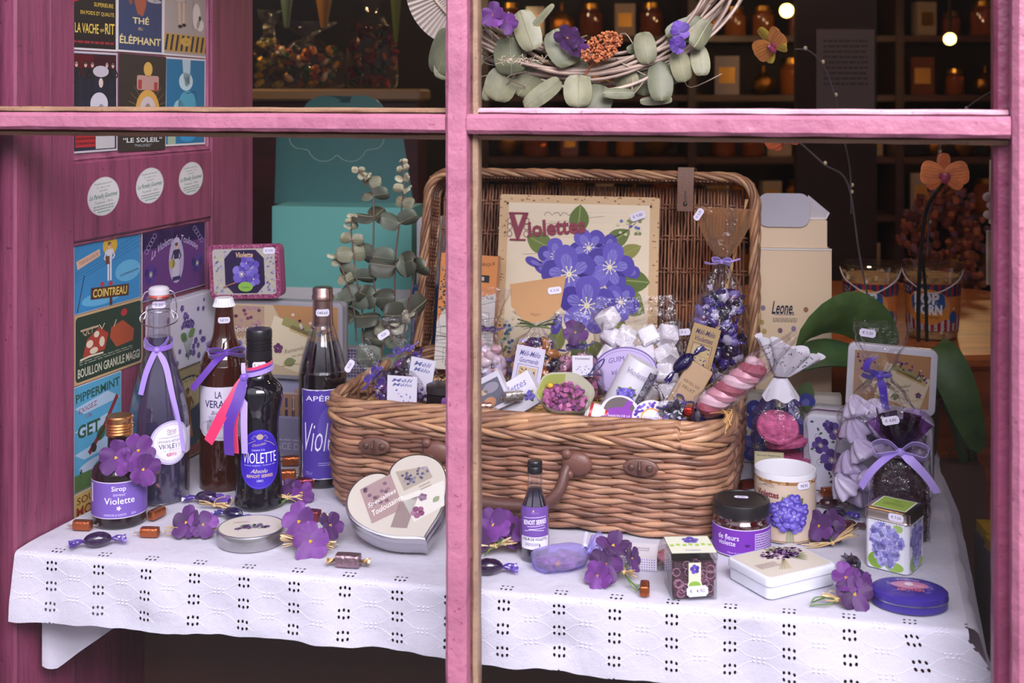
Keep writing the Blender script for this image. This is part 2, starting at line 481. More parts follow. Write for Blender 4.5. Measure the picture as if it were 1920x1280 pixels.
def sticker(cv, x, y, txt, w=.016, a=0, h=None):
    h = h or w * .5; c, d = math.cos(a), math.sin(a)
    q = [(-.5, -.3), (-.43, -.36), (-.4, -.5), (.4, -.5), (.43, -.36), (.5, -.3), (.5, .3), (.43, .36), (.4, .5), (-.4, .5), (-.43, .36), (-.5, .3)]
    cv.up(3); cv.poly([(x + p * w * c - z * h * d, y + p * w * d + z * h * c) for p, z in q], 'DCD6EC')
    cv.up(); cv.text(txt, x, y, h * .42, '3A3644', a=a); cv.ly -= 4
    return cv
def put_sticker(parent, txt, fn, w=.016, a=0, step=None, x=0, y=0):
    cv = CV(); cv.ly = 4; sticker(cv, x, y, txt, w, a); m = MB(); cv.put(m, fn, 'paper', step)
    return m.build('price_sticker', parent, smooth=False, label='small white price sticker')
# ================================================================= THE SETTING
WA = math.radians(-15)
def WL(px, py):                          # a pixel on the window plane, in the window's own x, z
    s = (px - 960) / F; Yw = 1.34 / (1 + .268 * s)
    return s * Yw / math.cos(WA), H - (py - HY) * Yw / F
win = struct(thing('window_1', 'shop window frame with peeling pink paint and glass panes', 'window', (0, 1.34, 0), WA)); del win['category']
def bar_box(x0, x1, z0, z1, y0, y1, col, ch=.004, mat='barwood', m=None, seg=60, vert=False, wob=.0006, seed=0):
    """a bar with chamfered front arrises and a slightly uneven, many-times painted surface"""
    m = m or MB(mat, col); m.use(mat, col)
    L = (z1 - z0) if vert else (x1 - x0); rings = []
    a0, a1 = (x0, x1) if vert else (z0, z1)
    for i in range(seg + 1):
        t = i / seg * L; q = []
        for k, (a, y) in enumerate(((a0, y1), (a0, y0 + ch), (a0 + ch, y0), (a1 - ch, y0), (a1, y0 + ch), (a1, y1))):
            d = wob * noise.noise(Vector((t * 25, k * 3.1, seed)))
            a_ = a + d * 1.3; yy = y + d
            q.append((a_, yy, z0 + t) if vert else (x0 + t, yy, a_))
        rings.append(q if not vert else q[::-1])
    m.loft(rings); return m
xl, _ = WL(-60, 0); xr, _ = WL(1893, 0); mx0, _ = WL(840, 0); mx1, _ = WL(879, 0)
PK = '8E566E'
bar_box(mx0, mx1, -.5, 1.1, -.012, .012, PK, vert=True, seed=1, seg=140).build('mullion', win, ang=30)
bar_box(xl, mx0 - .0003, .5455, .5665, -.010, .012, PK, seed=2).build('glazing_bar', win, ang=30)
bar_box(mx1 + .0003, xr, .5450, .5668, -.010, .012, PK, seed=3).build('glazing_bar', win, ang=30)
for z0, z1, ty in ((.5665, .5735, 1), (.5375, .5452, 1)):                       # putty fillets at the glass
    for a, b in ((xl, mx0 - .001), (mx1 + .008, xr)):
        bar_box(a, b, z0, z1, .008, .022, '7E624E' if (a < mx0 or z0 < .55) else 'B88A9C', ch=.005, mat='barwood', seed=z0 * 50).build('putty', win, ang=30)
for a, b in ((mx1 + .0002, mx1 + .008),):
    bar_box(a, b, -.5, 1.1, .004, .024, '7E6656', ch=.004, vert=True, seed=9, seg=120).build('putty', win, ang=30)
bar_box(mx0 - .004, mx0 - .0002, -.5, 1.1, .006, .022, '7E6656', ch=.002, vert=True, seed=19, seg=120).build('putty', win, ang=30)
xa, _ = WL(1868, 0); xb, _ = WL(1895, 0)
bar_box(xa, xb + .01, -.5, 1.1, .016, .045, '763450', ch=.004, vert=True, seed=4, seg=120).build('stile', win, ang=30)
bar_box(xb + .0005, xb + .07, -.5, 1.1, -.012, .03, PK, ch=.006, vert=True, seed=5, seg=120).build('stile', win, ang=30)
bar_box(xl - .04, WL(-34, 0)[0], -.5, 1.1, -.012, .03, PK, ch=.006, vert=True, seed=6, seg=120).build('stile', win, ang=30)
for a, b, c, d in ((xl, mx0, -.5, .5455), (xl, mx0, .5665, 1.1), (mx1, xb, -.5, .5455), (mx1, xb, .5665, 1.1)):
    MB('pane', 'F4F4F6').box(((a + b) / 2, .0155, (c + d) / 2), (b - a - .0006, .003, d - c - .0006)).build('pane', win, smooth=False)
# facade round the window, outside ground, shop shell
def wbox(name, x0, x1, z0, z1, y0, y1, col, mat='pinkwood'):
    o = MB(mat, col).box(((x0 + x1) / 2, (y0 + y1) / 2, (z0 + z1) / 2), (x1 - x0, y1 - y0, z1 - z0)).build(name, None, smooth=False, loc=(0, 1.34, 0), rot=(0, 0, WA))
    return struct(o)
wbox('wall_front', -2.4, xl - .0405, -.9, 1.4, -.03, .05, 'A8507A')
wbox('wall_facade_right', xb + .071, 2.6, -.9, 1.4, -.03, .05, 'A8507A')
wbox('wall_sill', xl - .04, xb + .07, -.9, -.501, -.03, .05, 'A8507A')
wbox('wall_lintel', xl - .04, xb + .07, 1.101, 1.4, -.03, .05, 'A8507A')
struct(MB('stone', '4A4644').box((0, -4, -.925), (60, 60, .05)).build('floor', smooth=False))
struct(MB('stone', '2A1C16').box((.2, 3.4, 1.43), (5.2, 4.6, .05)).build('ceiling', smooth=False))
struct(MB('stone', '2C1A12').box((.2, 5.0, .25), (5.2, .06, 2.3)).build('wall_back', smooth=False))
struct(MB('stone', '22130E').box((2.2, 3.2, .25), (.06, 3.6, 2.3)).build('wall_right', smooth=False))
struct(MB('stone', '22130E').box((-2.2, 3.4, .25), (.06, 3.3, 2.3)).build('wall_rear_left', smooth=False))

# ---- the panelled shutter board that closes the left side of the display
SA = math.atan(.3)
def SY(px): return 1.1198 / (.3 - (px - 960) / F)
def SU(px): return (SY(px) - 1.5) / math.cos(SA)
SO = Vector((-1.1198 + .45, 1.5, 0))
# local x runs back into the shop, local -y faces the display
shut = struct(thing('wall_left', 'pink painted wooden shutter board with recessed panels', 'wall', SO, PI / 2 - SA)); del shut['category']
def sh_box(name, u0, u1, z0, z1, y0, y1, col='803A58', ch=.003, seed=0):
    return bar_box(u0, u1, z0, z1, y0, y1, col, ch=ch, mat='pinkwood', vert=True, seg=50, wob=.0008, seed=seed).build(name, shut, ang=30)
ua, ub, uc, ud, ue = SU(24), SU(92), SU(140), SU(397), SU(475)
sh_box('plank', ua, ub - .001, -.6, 1.15, -.004, .03, seed=1)
sh_box('plank', ub + .001, uc, -.6, 1.15, 0, .03, seed=2)
sh_box('plank', ud, ue, -.6, 1.15, 0, .03, seed=3)
bar_box(uc + .0003, ud - .0003, .380, .494, 0, .03, '803A58', ch=.003, mat='pinkwood', seg=30, seed=4).build('rail', shut, ang=30)
sh_box('recessed_panel', uc + .0003, ud - .0003, .4943, 1.15, .010, .029, '94506C', seed=5)
sh_box('recessed_panel', uc + .0003, ud - .0003, -.6, .3797, .010, .029, '7C3A56', seed=6)
for z0, z1 in ((.494, .4995), (.3745, .380)):                                        # bead round each recess
    bar_box(uc + .0005, ud - .0005, z0, z1, .004, .011, '904C68', ch=.002, mat='pinkwood', seg=20, seed=z0 * 9).build('bead', shut, ang=30)
for u0 in (uc + .0005, ud - .006):
    bar_box(u0, u0 + .0055, .500, 1.15, .004, .011, '904C68', ch=.002, mat='pinkwood', vert=True, seed=u0 * 9).build('bead', shut, ang=30)
    bar_box(u0, u0 + .0055, -.6, .374, .004, .011, '904C68', ch=.002, mat='pinkwood', vert=True, seed=u0 * 7).build('bead', shut, ang=30)

# ---- display table and cloth
FL, FR, RR_, RL = Vector((-.643, 1.568, 0)), Vector((.505, 1.335, 0)), Vector((.70, 2.02, 0)), Vector((-.455, 2.16, 0))
def top_pt(a, b): return (FL.lerp(FR, a)).lerp(RL.lerp(RR_, a), b)
tb = thing('display_table', 'dark wooden display table under the white eyelet cloth', 'table', (0, 1.7, -.9))
def tq(q, z): return [Vector((p[0], p[1] - 1.7, z + .9)) for p in q]
m = MB('wood', '3A2018'); ol = [top_pt(.01, .02), top_pt(.99, .02), top_pt(.99, .98), top_pt(.01, .98)]
m.loft([tq(ol, -.03), tq(ol, -.004)]).build('tabletop', tb, smooth=False)
m = MB('wood', '34190F')
for a, b in ((.10, .40), (.90, .40), (.94, .94), (.06, .94)):
    q = top_pt(a, b); m = MB('wood', '34190F'); m.box((q.x, q.y - 1.7, .435), (.045, .045, .869)); m.build('leg', tb, smooth=False)
q0, q1 = top_pt(.05, .30), top_pt(.95, .30); dv = (q1 - q0).normalized(); nv = Vector((-dv.y, dv.x, 0))
m = MB('wood', '34190F'); r = [q0, q1, q1 + nv * .018, q0 + nv * .018]
m.loft([tq(r, -.32), tq(r, -.031)]).build('apron', tb, smooth=False)

fe = (FR - FL); FLEN = fe.length; fe.normalize(); fo = Vector((fe.y, -fe.x, 0))         # fo points to the street
def drop_len(u): return .080 + .004 * math.sin(u * 9 + 1) + .0022 * noise.noise(Vector((u * 40, 0, 3)))
def cloth(u, v):
    """u metres along the front edge; v > 0 back over the table, v < 0 down the front"""
    a = u / FLEN
    if v > .006:
        d = (RL.lerp(RR_, a) - FL.lerp(FR, a)); b = (v - .006) / d.length
        p = FL.lerp(FR, a) + d * b + Vector((0, 0, -.0008 + .0007 * noise.noise(Vector((u * 14, v * 30, 0))) - .0004))
        edge = min(1, (v - .006) / .02); p.z -= (1 - edge) * .002
        return p
    base = FL.lerp(FR, a)
    if v > -.006:
        t = (.006 - v) / .012 * PI / 2
        return base + fo * (.0076 * math.sin(t)) + Vector((0, 0, -.0031 - .0076 * (1 - math.cos(t))))
    k = -(v + .006)
    w_ = (.0040 * math.sin(u * 31 + 1.0) + .003 * math.sin(u * 57 + 2) + .004 * noise.noise(Vector((u * 16, k * 22, 5)))) * min(1, k / .05)
    sl = .08 + .22 * max(0, (a - .8) / .2)
    fl = fe * (k * .75 * max(0, (a - .88) / .12) ** 1.5)
    return base + fl + fo * (.0076 + w_ + k * sl) + Vector((0, 0, -.0107 - k))
m = MB('linen', 'FFFFFF'); uvs = []; NU = 200; vl = []
vs_lines = [-1 + i / 26 for i in range(26)] + [None]
rows = []
for j in range(30): rows.append(('d', 1 - j / 29))
for j in range(1, 5): rows.append(('f', -.006 + .012 * j / 4))
for j in range(1, 34): rows.append(('t', (j / 33) ** 1.4))
for kind, t in rows:
    for i in range(NU + 1):
        u = FLEN * i / NU; a = i / NU
        if kind == 'd': v = -.006 - t * (drop_len(u) - .006)
        elif kind == 'f': v = t
        else: v = .006 + t * (RL.lerp(RR_, a) - FL.lerp(FR, a)).length
        m.v.append(tuple(cloth(u, v))); uvs.append((u + .012, v + .0125))
for j in range(len(rows) - 1):
    for i in range(NU):
        a = j * (NU + 1) + i; m.f.append([a, a + 1, a + NU + 2, a + NU + 1]); m.fc.append(m.c); m.fm.append(0)
def extra(fn, nu, nv):
    k = len(m.v); m.grid(fn, nu, nv); uvs.extend([(0, 1)] * (len(m.v) - k))
def rflap(s, t):                         # right side of the cloth falling past the table edge
    p = FR.lerp(RR_, s); o = (RR_ - FR).normalized(); n_ = Vector((o.y, -o.x, 0)); k = t * (.17 - .06 * s)
    if s < .12: k = t * (.085 + .085 * s / .12)
    a = min(1, k / .01) * PI / 2; w_ = (.010 * math.sin(s * 34) + .006 * math.sin(s * 71 + 1)) * min(1, k / .06)
    return p + n_ * (.010 * math.sin(a) + w_ + k * .18) - Vector((0, 0, .0012 + .010 * (1 - math.cos(a)) + max(0, k - .01)))
extra(rflap, 90, 24)
V3 = Vector
def lflap(s, t):                         # left side tucked down between table and shutter, its corner hanging out
    p = Vector((-.640, 1.566, 0)) + Vector((.118, .05, 0)) * s
    k = .045 + t * (.072 + .070 * (1 - s) ** 1.2 * min(1, .72 + s * 1.6))
    return p + V3((.012, 0, 0)) + fo * (-.030 + .006 * math.sin(s * 14) * t) - Vector((0, 0, k))
extra(lflap, 24, 12)
m.uv = uvs
cl = m.build('tablecloth', ang=80)
tag(cl, 'white cotton tablecloth with eyelet embroidery along its front drop', 'tablecloth')
# raised embroidery
m = MB('matte', 'DCD8E8')
def cp(u, v, h=.0006):
    p = cloth(u, v); du = cloth(u + .001, v) - p; dv_ = cloth(u, v + .001) - p; n_ = du.cross(dv_).normalized(); return p + n_ * h, n_
for j in range(-4, 2):
    for i in range(-1, int(FLEN / EY_A) + 2):
        u0 = i * EY_A - .012; v0 = j * EY_B - .0125
        if j < 1:
            us, vv = u0 + EY_A / 2, v0 + EY_B / 2
            if -.068 < vv < .012:
                for a in (-.0058, 0, .0058):
                    for b in (-.0021, .0021):
                        if .003 < us + a < FLEN - .003:
                            c, n_ = cp(us + a, vv + b); m.ell(c, (.0017, .0010, .0009), 8, 5)
        for sg in (-1, 1):
            for sv in (-1, 1):
                pts = []
                for k in range(9):
                    t = k / 8; uu = u0 + sg * (.0035 + t * (EY_A / 2 - .0115)); s_ = (1 - math.cos(PI * t)) / 2
                    vv = v0 + sv * (.0008 + s_ * (EY_B / 2 - .0035))
                    if .002 < uu < FLEN - .002 and -.070 < vv < .004: pts.append(cp(uu, vv, .0003)[0])
                if len(pts) > 3: m.tube(pts, .00028, 4)
m.build('embroidery', cl, ang=60, label='raised white embroidery')
# ================================================================= THE WICKER HAMPER
BA = math.radians(-15); B0 = Vector((-.268, 1.72, 0)); BW, BD, BH = .562, .37, .140
bk = thing('wicker_hamper', 'large open brown wicker hamper with raised lid, filled with sweets', 'basket', B0, BA)
def WB(p):                               # world point -> hamper coordinates
    return Matrix.Rotation(-BA, 3, 'Z') @ (Vector(p) - B0)
def BWp(x, y, z): return B0 + Matrix.Rotation(BA, 3, 'Z') @ Vector((x, y, z))
rnd = random.Random(7)
WCOL = ['7E5846', '8C6450', '9A725C', '6E4A3C', 'A47C62', '8A604C']
def rr_path(w, d, r, cx, cy):            # rounded rectangle as a list of points with arc length
    ol = rrect(w, d, r, 8, cx, cy); out = []; n = len(ol)
    for i in range(n):
        a = Vector(ol[i]); b = Vector(ol[(i + 1) % n]); k = max(1, int((b - a).length / .006))
        for j in range(k): out.append(a.lerp(b, j / k))
    return out
def normals(path):
    n = len(path); o = []
    for i in range(n):
        t = path[(i + 1) % n] - path[i - 1]; o.append(Vector((t.y, -t.x)).normalized())
    return o
m = MB('wicker'); stakes = None
NR = 19
for k in range(NR):
    t = k / (NR - 1); z = .007 + t * (BH - .022); fl = .002 + .007 * math.sin(t * 2.6)        # the sides bulge a little
    path = rr_path(BW - .012 + fl * 2, BD - .012 + fl * 2, .055, BW / 2, BD / 2); nn = normals(path); n = len(path)
    ns = 46
    # each row is made of overlapping rods: in front of two stakes, behind one
    for sgm in range(ns // 2):
        i0 = int((sgm * 2 + (k % 2)) / ns * n); i1 = i0 + int(2.75 / ns * n); pts = []; rad = []
        m.use('wicker', rnd.choice(WCOL)); dz = rnd.uniform(-.0007, .0007); c = i1 - i0
        for i in range(i0, i1 + 1, 2):
            f = (i - i0) / c; q = path[i % n] + nn[i % n] * (-.0035 + .0075 * math.sin(PI * min(1, max(0, f))) ** .8)
            pts.append((q.x, q.y, z + dz + .0016 * math.sin(2 * PI * f) * (1 if k % 2 else -1) + .0012 * noise.noise(Vector((q.x * 30, q.y * 30, k)))))
            rad.append(.0040 * (.72 + .34 * math.sin(PI * f)))
        m.tube(pts, rad, 6)
m.build('woven_body', bk, ang=80)
m = MB('wicker', '6E4A38')
for sg in range(46):                     # upright stakes
    lo = rr_path(BW - .018, BD - .018, .052, BW / 2, BD / 2); hi_ = rr_path(BW - .006, BD - .006, .055, BW / 2, BD / 2)
    a = lo[int(sg / 46 * len(lo))]; b = hi_[int(sg / 46 * len(hi_))]
    m.tube([(a.x, a.y, .002), ((a.x + b.x) / 2, (a.y + b.y) / 2, BH / 2), (b.x, b.y, BH)], .0032, 6)
m.build('stakes', bk)
m = MB('wicker', '4A3024'); m.prism(inset(rrect(BW - .02, BD - .02, .05, 6, BW / 2, BD / 2), .003), [(.002, 0), (.006, 0)])
m.prism(inset(rrect(BW - .02, BD - .02, .05, 6, BW / 2, BD / 2), .006), [(.006, 0), (.078, 0)]); m.build('base', bk)
def braid(mb, path3, nrm, R, n_str, pitch, rs, cols, closed=True, seed=0):
    """rods twisted round one another along a rim"""
    N_ = len(path3); L = 0; acc = [0]
    for i in range(1, N_): L += (path3[i] - path3[i - 1]).length; acc.append(L)
    r_ = random.Random(seed)
    for s_ in range(n_str):
        mb.use('wicker', cols[s_ % len(cols)]); cur = []; rad = []
        for i in range(N_):
            a = 2 * PI * (acc[i] / pitch + s_ / n_str); u, v = nrm[i]
            cur.append(path3[i] + (u * math.cos(a) + v * math.sin(a)) * R * (1 + .25 * noise.noise(Vector((i * .1, s_ * 9, seed)))))
            rad.append(rs * (1 + .22 * math.sin(acc[i] * 60 + s_ * 2)))
        mb.tube(cur, rad, 6, closed=closed)
m = MB('wicker'); path = rr_path(BW + .010, BD + .010, .058, BW / 2, BD / 2); nn = normals(path)
ZV = Vector((0, 0, 1))
for zc, seed, R in ((BH + .001, 1, .0052), (BH - .011, 2, .0048), (BH + .010, 5, .0040)):
    p3 = [Vector((q.x, q.y, zc + .002 * noise.noise(Vector((q.x * 9, q.y * 9, seed))))) - Vector((nn[i].x, nn[i].y, 0)) * (.003 if zc > BH + .005 else 0) for i, q in enumerate(path)]
    braid(m, p3, [(Vector((a.x, a.y, 0)), ZV) for a in nn], R, 4, .16 if seed != 2 else -.15, .0042, ['9C7358', 'A9805F', '8C6450', 'B08868'], seed=seed)
m.build('braided_rim', bk, ang=80)
# turned iron handle with its two leather-covered lugs, and the two clasp plates
hnd = MB('leather', '5A3A34')
y0 = -.018
pts = bez([(.188, y0 + .010, .098), (.168, y0 - .006, .088), (.190, y0 - .016, .062), (.21, y0 - .020, .046), (.27, y0 - .022, .041), (.325, y0 - .020, .044), (.350, y0 - .016, .062), (.358, y0 - .006, .088), (.362, y0 + .008, .100)], 6)
hnd.tube(pts, [.0055 + .0035 * math.sin(PI * i / (len(pts) - 1)) for i in range(len(pts))], 10)
h_ = hnd.build('handle', bk, label='curved dark leather handle')
for x in (.175, .372):
    l = MB('leather', '6A453C')
    l.ell((x, y0 - .001, .097), (.021, .008, .016), 16, 8)
    l.ell((x - .013, y0 - .005, .110), (.0075, .006, .007), 10, 6); l.ell((x - .009, y0 - .006, .084), (.006, .006, .006), 10, 6)
    l.build('handle_lug', bk)
for x in (.083, .457):
    l = MB('leather', '644238'); l.loft([[(x + a, y0 + .004 - q, .098 + b) for a, b in ellip(0, 0, .0235 - i, .0115 - i, 24)] for q, i in ((0, 0), (.004, 0), (.0055, .002))])
    l.use('leather', '4E332C')
    for dx in (-.012, .012): l.ell((x + dx, y0 - .001, .098), (.005, .003, .005), 10, 6)
    l.tube([(x, y0 - .003, .107), (x, y0 - .007, .098), (x, y0 - .003, .089)], .0022, 6)
    l.build('clasp_plate', bk)
# lid, standing up on the back rim and leaning back
LW, LH, LDp = .548, .300, .048; lean = math.radians(11)
lid = MB('wicker'); Lm = Matrix.Translation((BW / 2 + .020, BD + .012, BH + .004)) @ Matrix.Rotation(-lean, 4, 'X')
cols = ['7C4E38', '8A5A42', '966448', '6C4430', 'A87650']
lid.X = Lm
import itertools
x = -LW / 2 + .012; k = 0
while x < LW / 2 - .012:                 # slim uprights of the lid panel, seen from inside
    lid.use('wicker', rnd.choice(cols)); wv = .0022
    pts = [(x + .0016 * noise.noise(Vector((x * 90, j * .7, 1))), (wv if (j + k) % 2 else -wv) * .8, .012 + (LH - .02) * j / 16) for j in range(17)]
    lid.tube(pts, .00215, 5); x += .0054 + rnd.uniform(-.0004, .0005); k += 1
for zc in (.045, .098, .152, .206, .258):
    for s_, dz in ((1, 0), (-1, .006)):
        lid.use('wicker', '8A614B'); pts = []
        for j in range(150):
            xx_ = -LW / 2 + .01 + (LW - .02) * j / 149
            pts.append((xx_, s_ * .0042 * math.cos(xx_ / .0108 * PI), zc + dz + .0008 * math.sin(xx_ * 40)))
        lid.tube(pts, .0019, 5)
lid.build('lid_panel', bk, ang=80)
lid = MB('wicker'); lid.X = Lm
def lid_wall(pa, pb, n_, col):           # uprights round the lid's shallow sides
    for j in range(n_):
        q = pa.lerp(pb, (j + .5) / n_); lid.use('wicker', rnd.choice(cols))
        lid.tube([(q.x, .002, q.z), (q.x + rnd.uniform(-.001, .001), -LDp * .5, q.z + rnd.uniform(-.001, .001)), (q.x, -LDp, q.z)], .0030, 5)
A_, B_, C_, D_ = Vector((-LW / 2, 0, .02)), Vector((-LW / 2, 0, LH)), Vector((LW / 2, 0, LH)), Vector((LW / 2, 0, .02))
lid_wall(B_ + Vector((.012, 0, 0)), C_ - Vector((.012, 0, 0)), 84, 0); lid_wall(A_, B_, 44, 0); lid_wall(D_, C_, 44, 0)
for yy in (-.012, -.024, -.036):
    for s_ in (1, -1):
        lid.use('wicker', '7A523E'); o_ = rr_path(LW + .002 * s_, LH + .03, .035, 0, LH / 2 - .012)
        pts = [Vector((q.x, yy + .002 * math.sin(i * .8), q.y)) for i, q in enumerate(o_) if q.y > .012]
        i0 = max(range(len(pts)), key=lambda i: (pts[i] - pts[i - 1]).length); pts = pts[i0:] + pts[:i0]
        lid.tube(pts, .0022, 5)
lid.build('lid_sides', bk, ang=80)
lid = MB('wicker'); lid.X = Lm; o_ = rr_path(LW + .008, LH + .05, .04, 0, LH / 2 - .018)
pts = [Vector((q.x, 0, q.y)) for q in o_ if q.y > .004]
i0 = max(range(len(pts)), key=lambda i: (pts[i] - pts[i - 1]).length); pts = pts[i0:] + pts[:i0]
for yy, sd in ((-LDp, 11), (.002, 12)):
    p3 = [p + Vector((0, yy, 0)) for p in pts]; nr = []
    for i, p in enumerate(p3):
        t = (p3[min(i + 1, len(p3) - 1)] - p3[max(i - 1, 0)]).normalized(); nr.append((Vector((t.z, 0, -t.x)), Vector((0, 1, 0))))
    braid(lid, p3, nr, .0048, 5, .13, .0036, ['A07858', '8E6549', 'B08A66', '7E563F', '94694E'], closed=False, seed=sd)
lid.build('lid_rim', bk, ang=80)
# leather strap over the lid's edge
st = MB('leather', '6E4836'); st.X = Lm
st.strap([(.168, .006, LH + .004), (.168, .004, LH + .0185), (.168, -LDp * .5, LH + .0215), (.168, -LDp - .010, LH + .0185), (.168, -LDp - .0125, LH), (.168, -LDp - .0115, LH - .03), (.168, -LDp - .0105, LH - .052)], (1, 0, 0), .026, .0014)
st.use('leather', '3A2620'); st.ell((.168, -LDp - .0128, LH - .040), (.0035, .002, .0045), 10, 6); st.box((.168, -LDp - .0131, LH - .028), (.003, .0012, .018))
st.build('strap', bk, label='dark brown leather strap with keyhole slot')
# cord from lid to body
a = Lm @ Vector((LW / 2 - .008, -LDp - .006, LH - .03)); b = Vector((BW - .055, .215, BH - .01))
m = MB('matte', 'B89468')
for s_ in (0, PI):
    m.tube([a.lerp(b, t / 30) + Vector((.0015 * math.cos(s_ + t * 1.2), .0015 * math.sin(s_ + t * 1.2), -.008 * math.sin(PI * t / 30))) for t in range(31)], .0012, 5)
m.build('lid_cord', bk, label='twisted straw-coloured cord')

# straw filling (nobody could count the strands)
m = MB('matte'); rs = random.Random(3)
def fillz(x, y): return .104 + .026 * math.sin(PI * min(1, max(0, (y) / BD))) + .012 * noise.noise(Vector((x * 12, y * 12, 2)))
m.use('matte', '9A7448')
m.grid(lambda u, v: (.016 + u * (BW - .032), .016 + v * (BD - .032), fillz(.02 + u * (BW - .04), .02 + v * (BD - .04)) - .006), 30, 20)
for k in range(1900):
    x = rs.uniform(.025, BW - .025); y = rs.uniform(.025, BD - .03); z = fillz(x, y) + rs.uniform(-.004, .007); a = rs.uniform(0, 2 * PI); cv_ = rs.uniform(-1, 1) * 1.6
    p = Vector((x, y, z)); pts = [p.copy()]; L = rs.uniform(.006, .010)
    for j in range(5):
        a += cv_ * .4; p = p + Vector((math.cos(a), math.sin(a), rs.uniform(-.5, .5) * .8)) * L * .55
        p.x = min(BW - .02, max(.02, p.x)); p.y = min(BD - .02, max(.018, p.y)); pts.append(p.copy())
    m.use('matte', rs.choice(['E2BC80', 'D6AC6C', 'EACB96', 'C89A5C', 'DDB478'])); m.tube(pts, .00055, 3)
o = m.build('straw_filling', None, loc=B0, rot=(0, 0, BA)); o['kind'] = 'stuff'
tag(o, 'golden shredded straw filling heaped inside the wicker hamper', 'straw')
# a few strands hanging out over the right front corner
# ================================================================= BOTTLES, JAR, MUG
def face(x, y): return -math.atan2(x, y)          # turned to face the street where the photo was taken
def prof(Yc, rows): return [(hw * Yc / F, max(0.0, zz(py, Yc))) for py, hw in rows]
def rz(pr):                              # radius of a lathe profile at a height
    q = sorted([(z, r) for r, z in pr])
    def f(z):
        if z <= q[0][0]: return q[0][1]
        for (a, ra), (b, rb) in zip(q, q[1:]):
            if z <= b: return ra + (rb - ra) * (z - a) / max(1e-9, b - a)
        return q[-1][1]
    return f
def smoothp(pr, n=5):                    # round the corners of a profile
    p = [Vector((r, z)) for r, z in pr]; q = bez(p, n); return [(max(1e-4, v.x), v.y) for v in q]
def lab(parent, cv, r, z0, a0=-PI / 2, name='paper_label', mat='paper', label=None):
    m = MB(mat); cv.put(m, around(r, z0, a0), mat, step=.005, ystep=.004 if callable(r) else None, off=.00014); return m.build(name, parent, smooth=True, label=label, ang=25)
def script_r(a): return dict(shear=.35, bold=.004)
def bow(mb, c, w, h, col, tails=(), knot=.004, wd=.007, up=Vector((0, 0, 1)), right=Vector((1, 0, 0)), out=Vector((0, -1, 0))):
    c = Vector(c); mb.use('cloth_ribbon', col)
    for sg in (-1, 1):
        if w:
            pts = bez([c, c + right * sg * w * .5 + up * h * .6 + out * .004, c + right * sg * w + up * h * .35 + out * .003, c + right * sg * w * .9 - up * h * .25 + out * .006, c + right * sg * w * .4 - up * h * .1 + out * .005, c + out * .002], 5)
            mb.strap(pts, (out * .8 + up * .6), [wd * (.5 + .6 * math.sin(PI * i / (len(pts) - 1))) for i in range(len(pts))], .0004)
    mb.ell(c + out * .002, (knot * 1.1, knot * .8, knot), 8, 6)
    for tl in tails:
        col2 = tl[1] if len(tl) > 1 and tl[1] else col; wd2 = tl[2] if len(tl) > 2 else wd
        mb.use('cloth_ribbon', col2); pts = bez([c] + [Vector(p) for p in tl[0]], 6); n = len(pts)
        wv = [(right * math.cos(i * .035) + up * .2 + out * math.sin(i * .035)) for i in range(n)]
        mb.strap(pts, wv, [wd2 * (.45 + .55 * min(1, i / 4)) for i in range(n)], .0004)
    return mb

# -- syrup bottle with gold cap
Yc = 1.665; b = thing('syrup_bottle', 'small round dark violet syrup bottle with gold cap and violets on its neck', 'bottle', (xx(224, Yc), Yc, 0), face(xx(224, Yc), Yc))
pr = prof(Yc, [(976, 46), (972, 49.5), (960, 50), (886, 50), (874, 48), (864, 42), (855, 32), (848, 25), (840, 22), (812, 21)]); m = MB('darkglass', '1E0F16'); m.lathe(smoothp(pr), 56); m.build('glass_body', b, ang=60)
R = 24 * Yc / F; z0, z1 = zz(814, Yc), zz(778, Yc); m = MB('metal', 'D9A06A'); pr2 = [(R, z0)]
for k in range(4): zc = z0 + .003 + k * .004; pr2 += [(R * 1.05, zc), (R * .96, zc + .002)]
pr2 += [(R * 1.03, z1 - .008), (R * 1.05, z1 - .002), (R * .96, z1), (R * .9, z1)]
m.lathe(pr2, 48); m.build('screw_cap', b, label='gold ribbed screw cap')
cv = CV(); Wd, Hh = .112, .049; cv.rect(0, 0, Wd, Hh, 'D9D0EA', .001); cv.up().rect(0, 0, Wd - .002, Hh - .002, '6E52A8', .001)
cv.up().text('Sirop', -.001, .015, .0085, 'F2EEFA'); cv.text('saveur', 0, .0075, .003, 'C8BCE4'); cv.text('Violette', 0, -.0005, .0088, 'F2EEFA')
for k in range(5): cv.petal(-.001, -.0105, .003, .002, 1.2 + k * 1.2566, 'D8CCF0')
cv.text('MAISON DE LA VIOLETTE', -.006, -.0195, .0028, 'D8CCF0', w=.03); cv.text('25cl', .019, -.0192, .003, 'D8CCF0')
cv.rect(-.045, .008, .006, .026, 'C8C0DC'); cv.scribble(.046, -.002, .012, .036, 14, '9A86CC', 4); cv.ring(.020, .016, .0028, .0034, .0004, 'A698D4')
lab(b, cv, .0370, zz(939, 1.628), label='violet label lettered Sirop Violette')

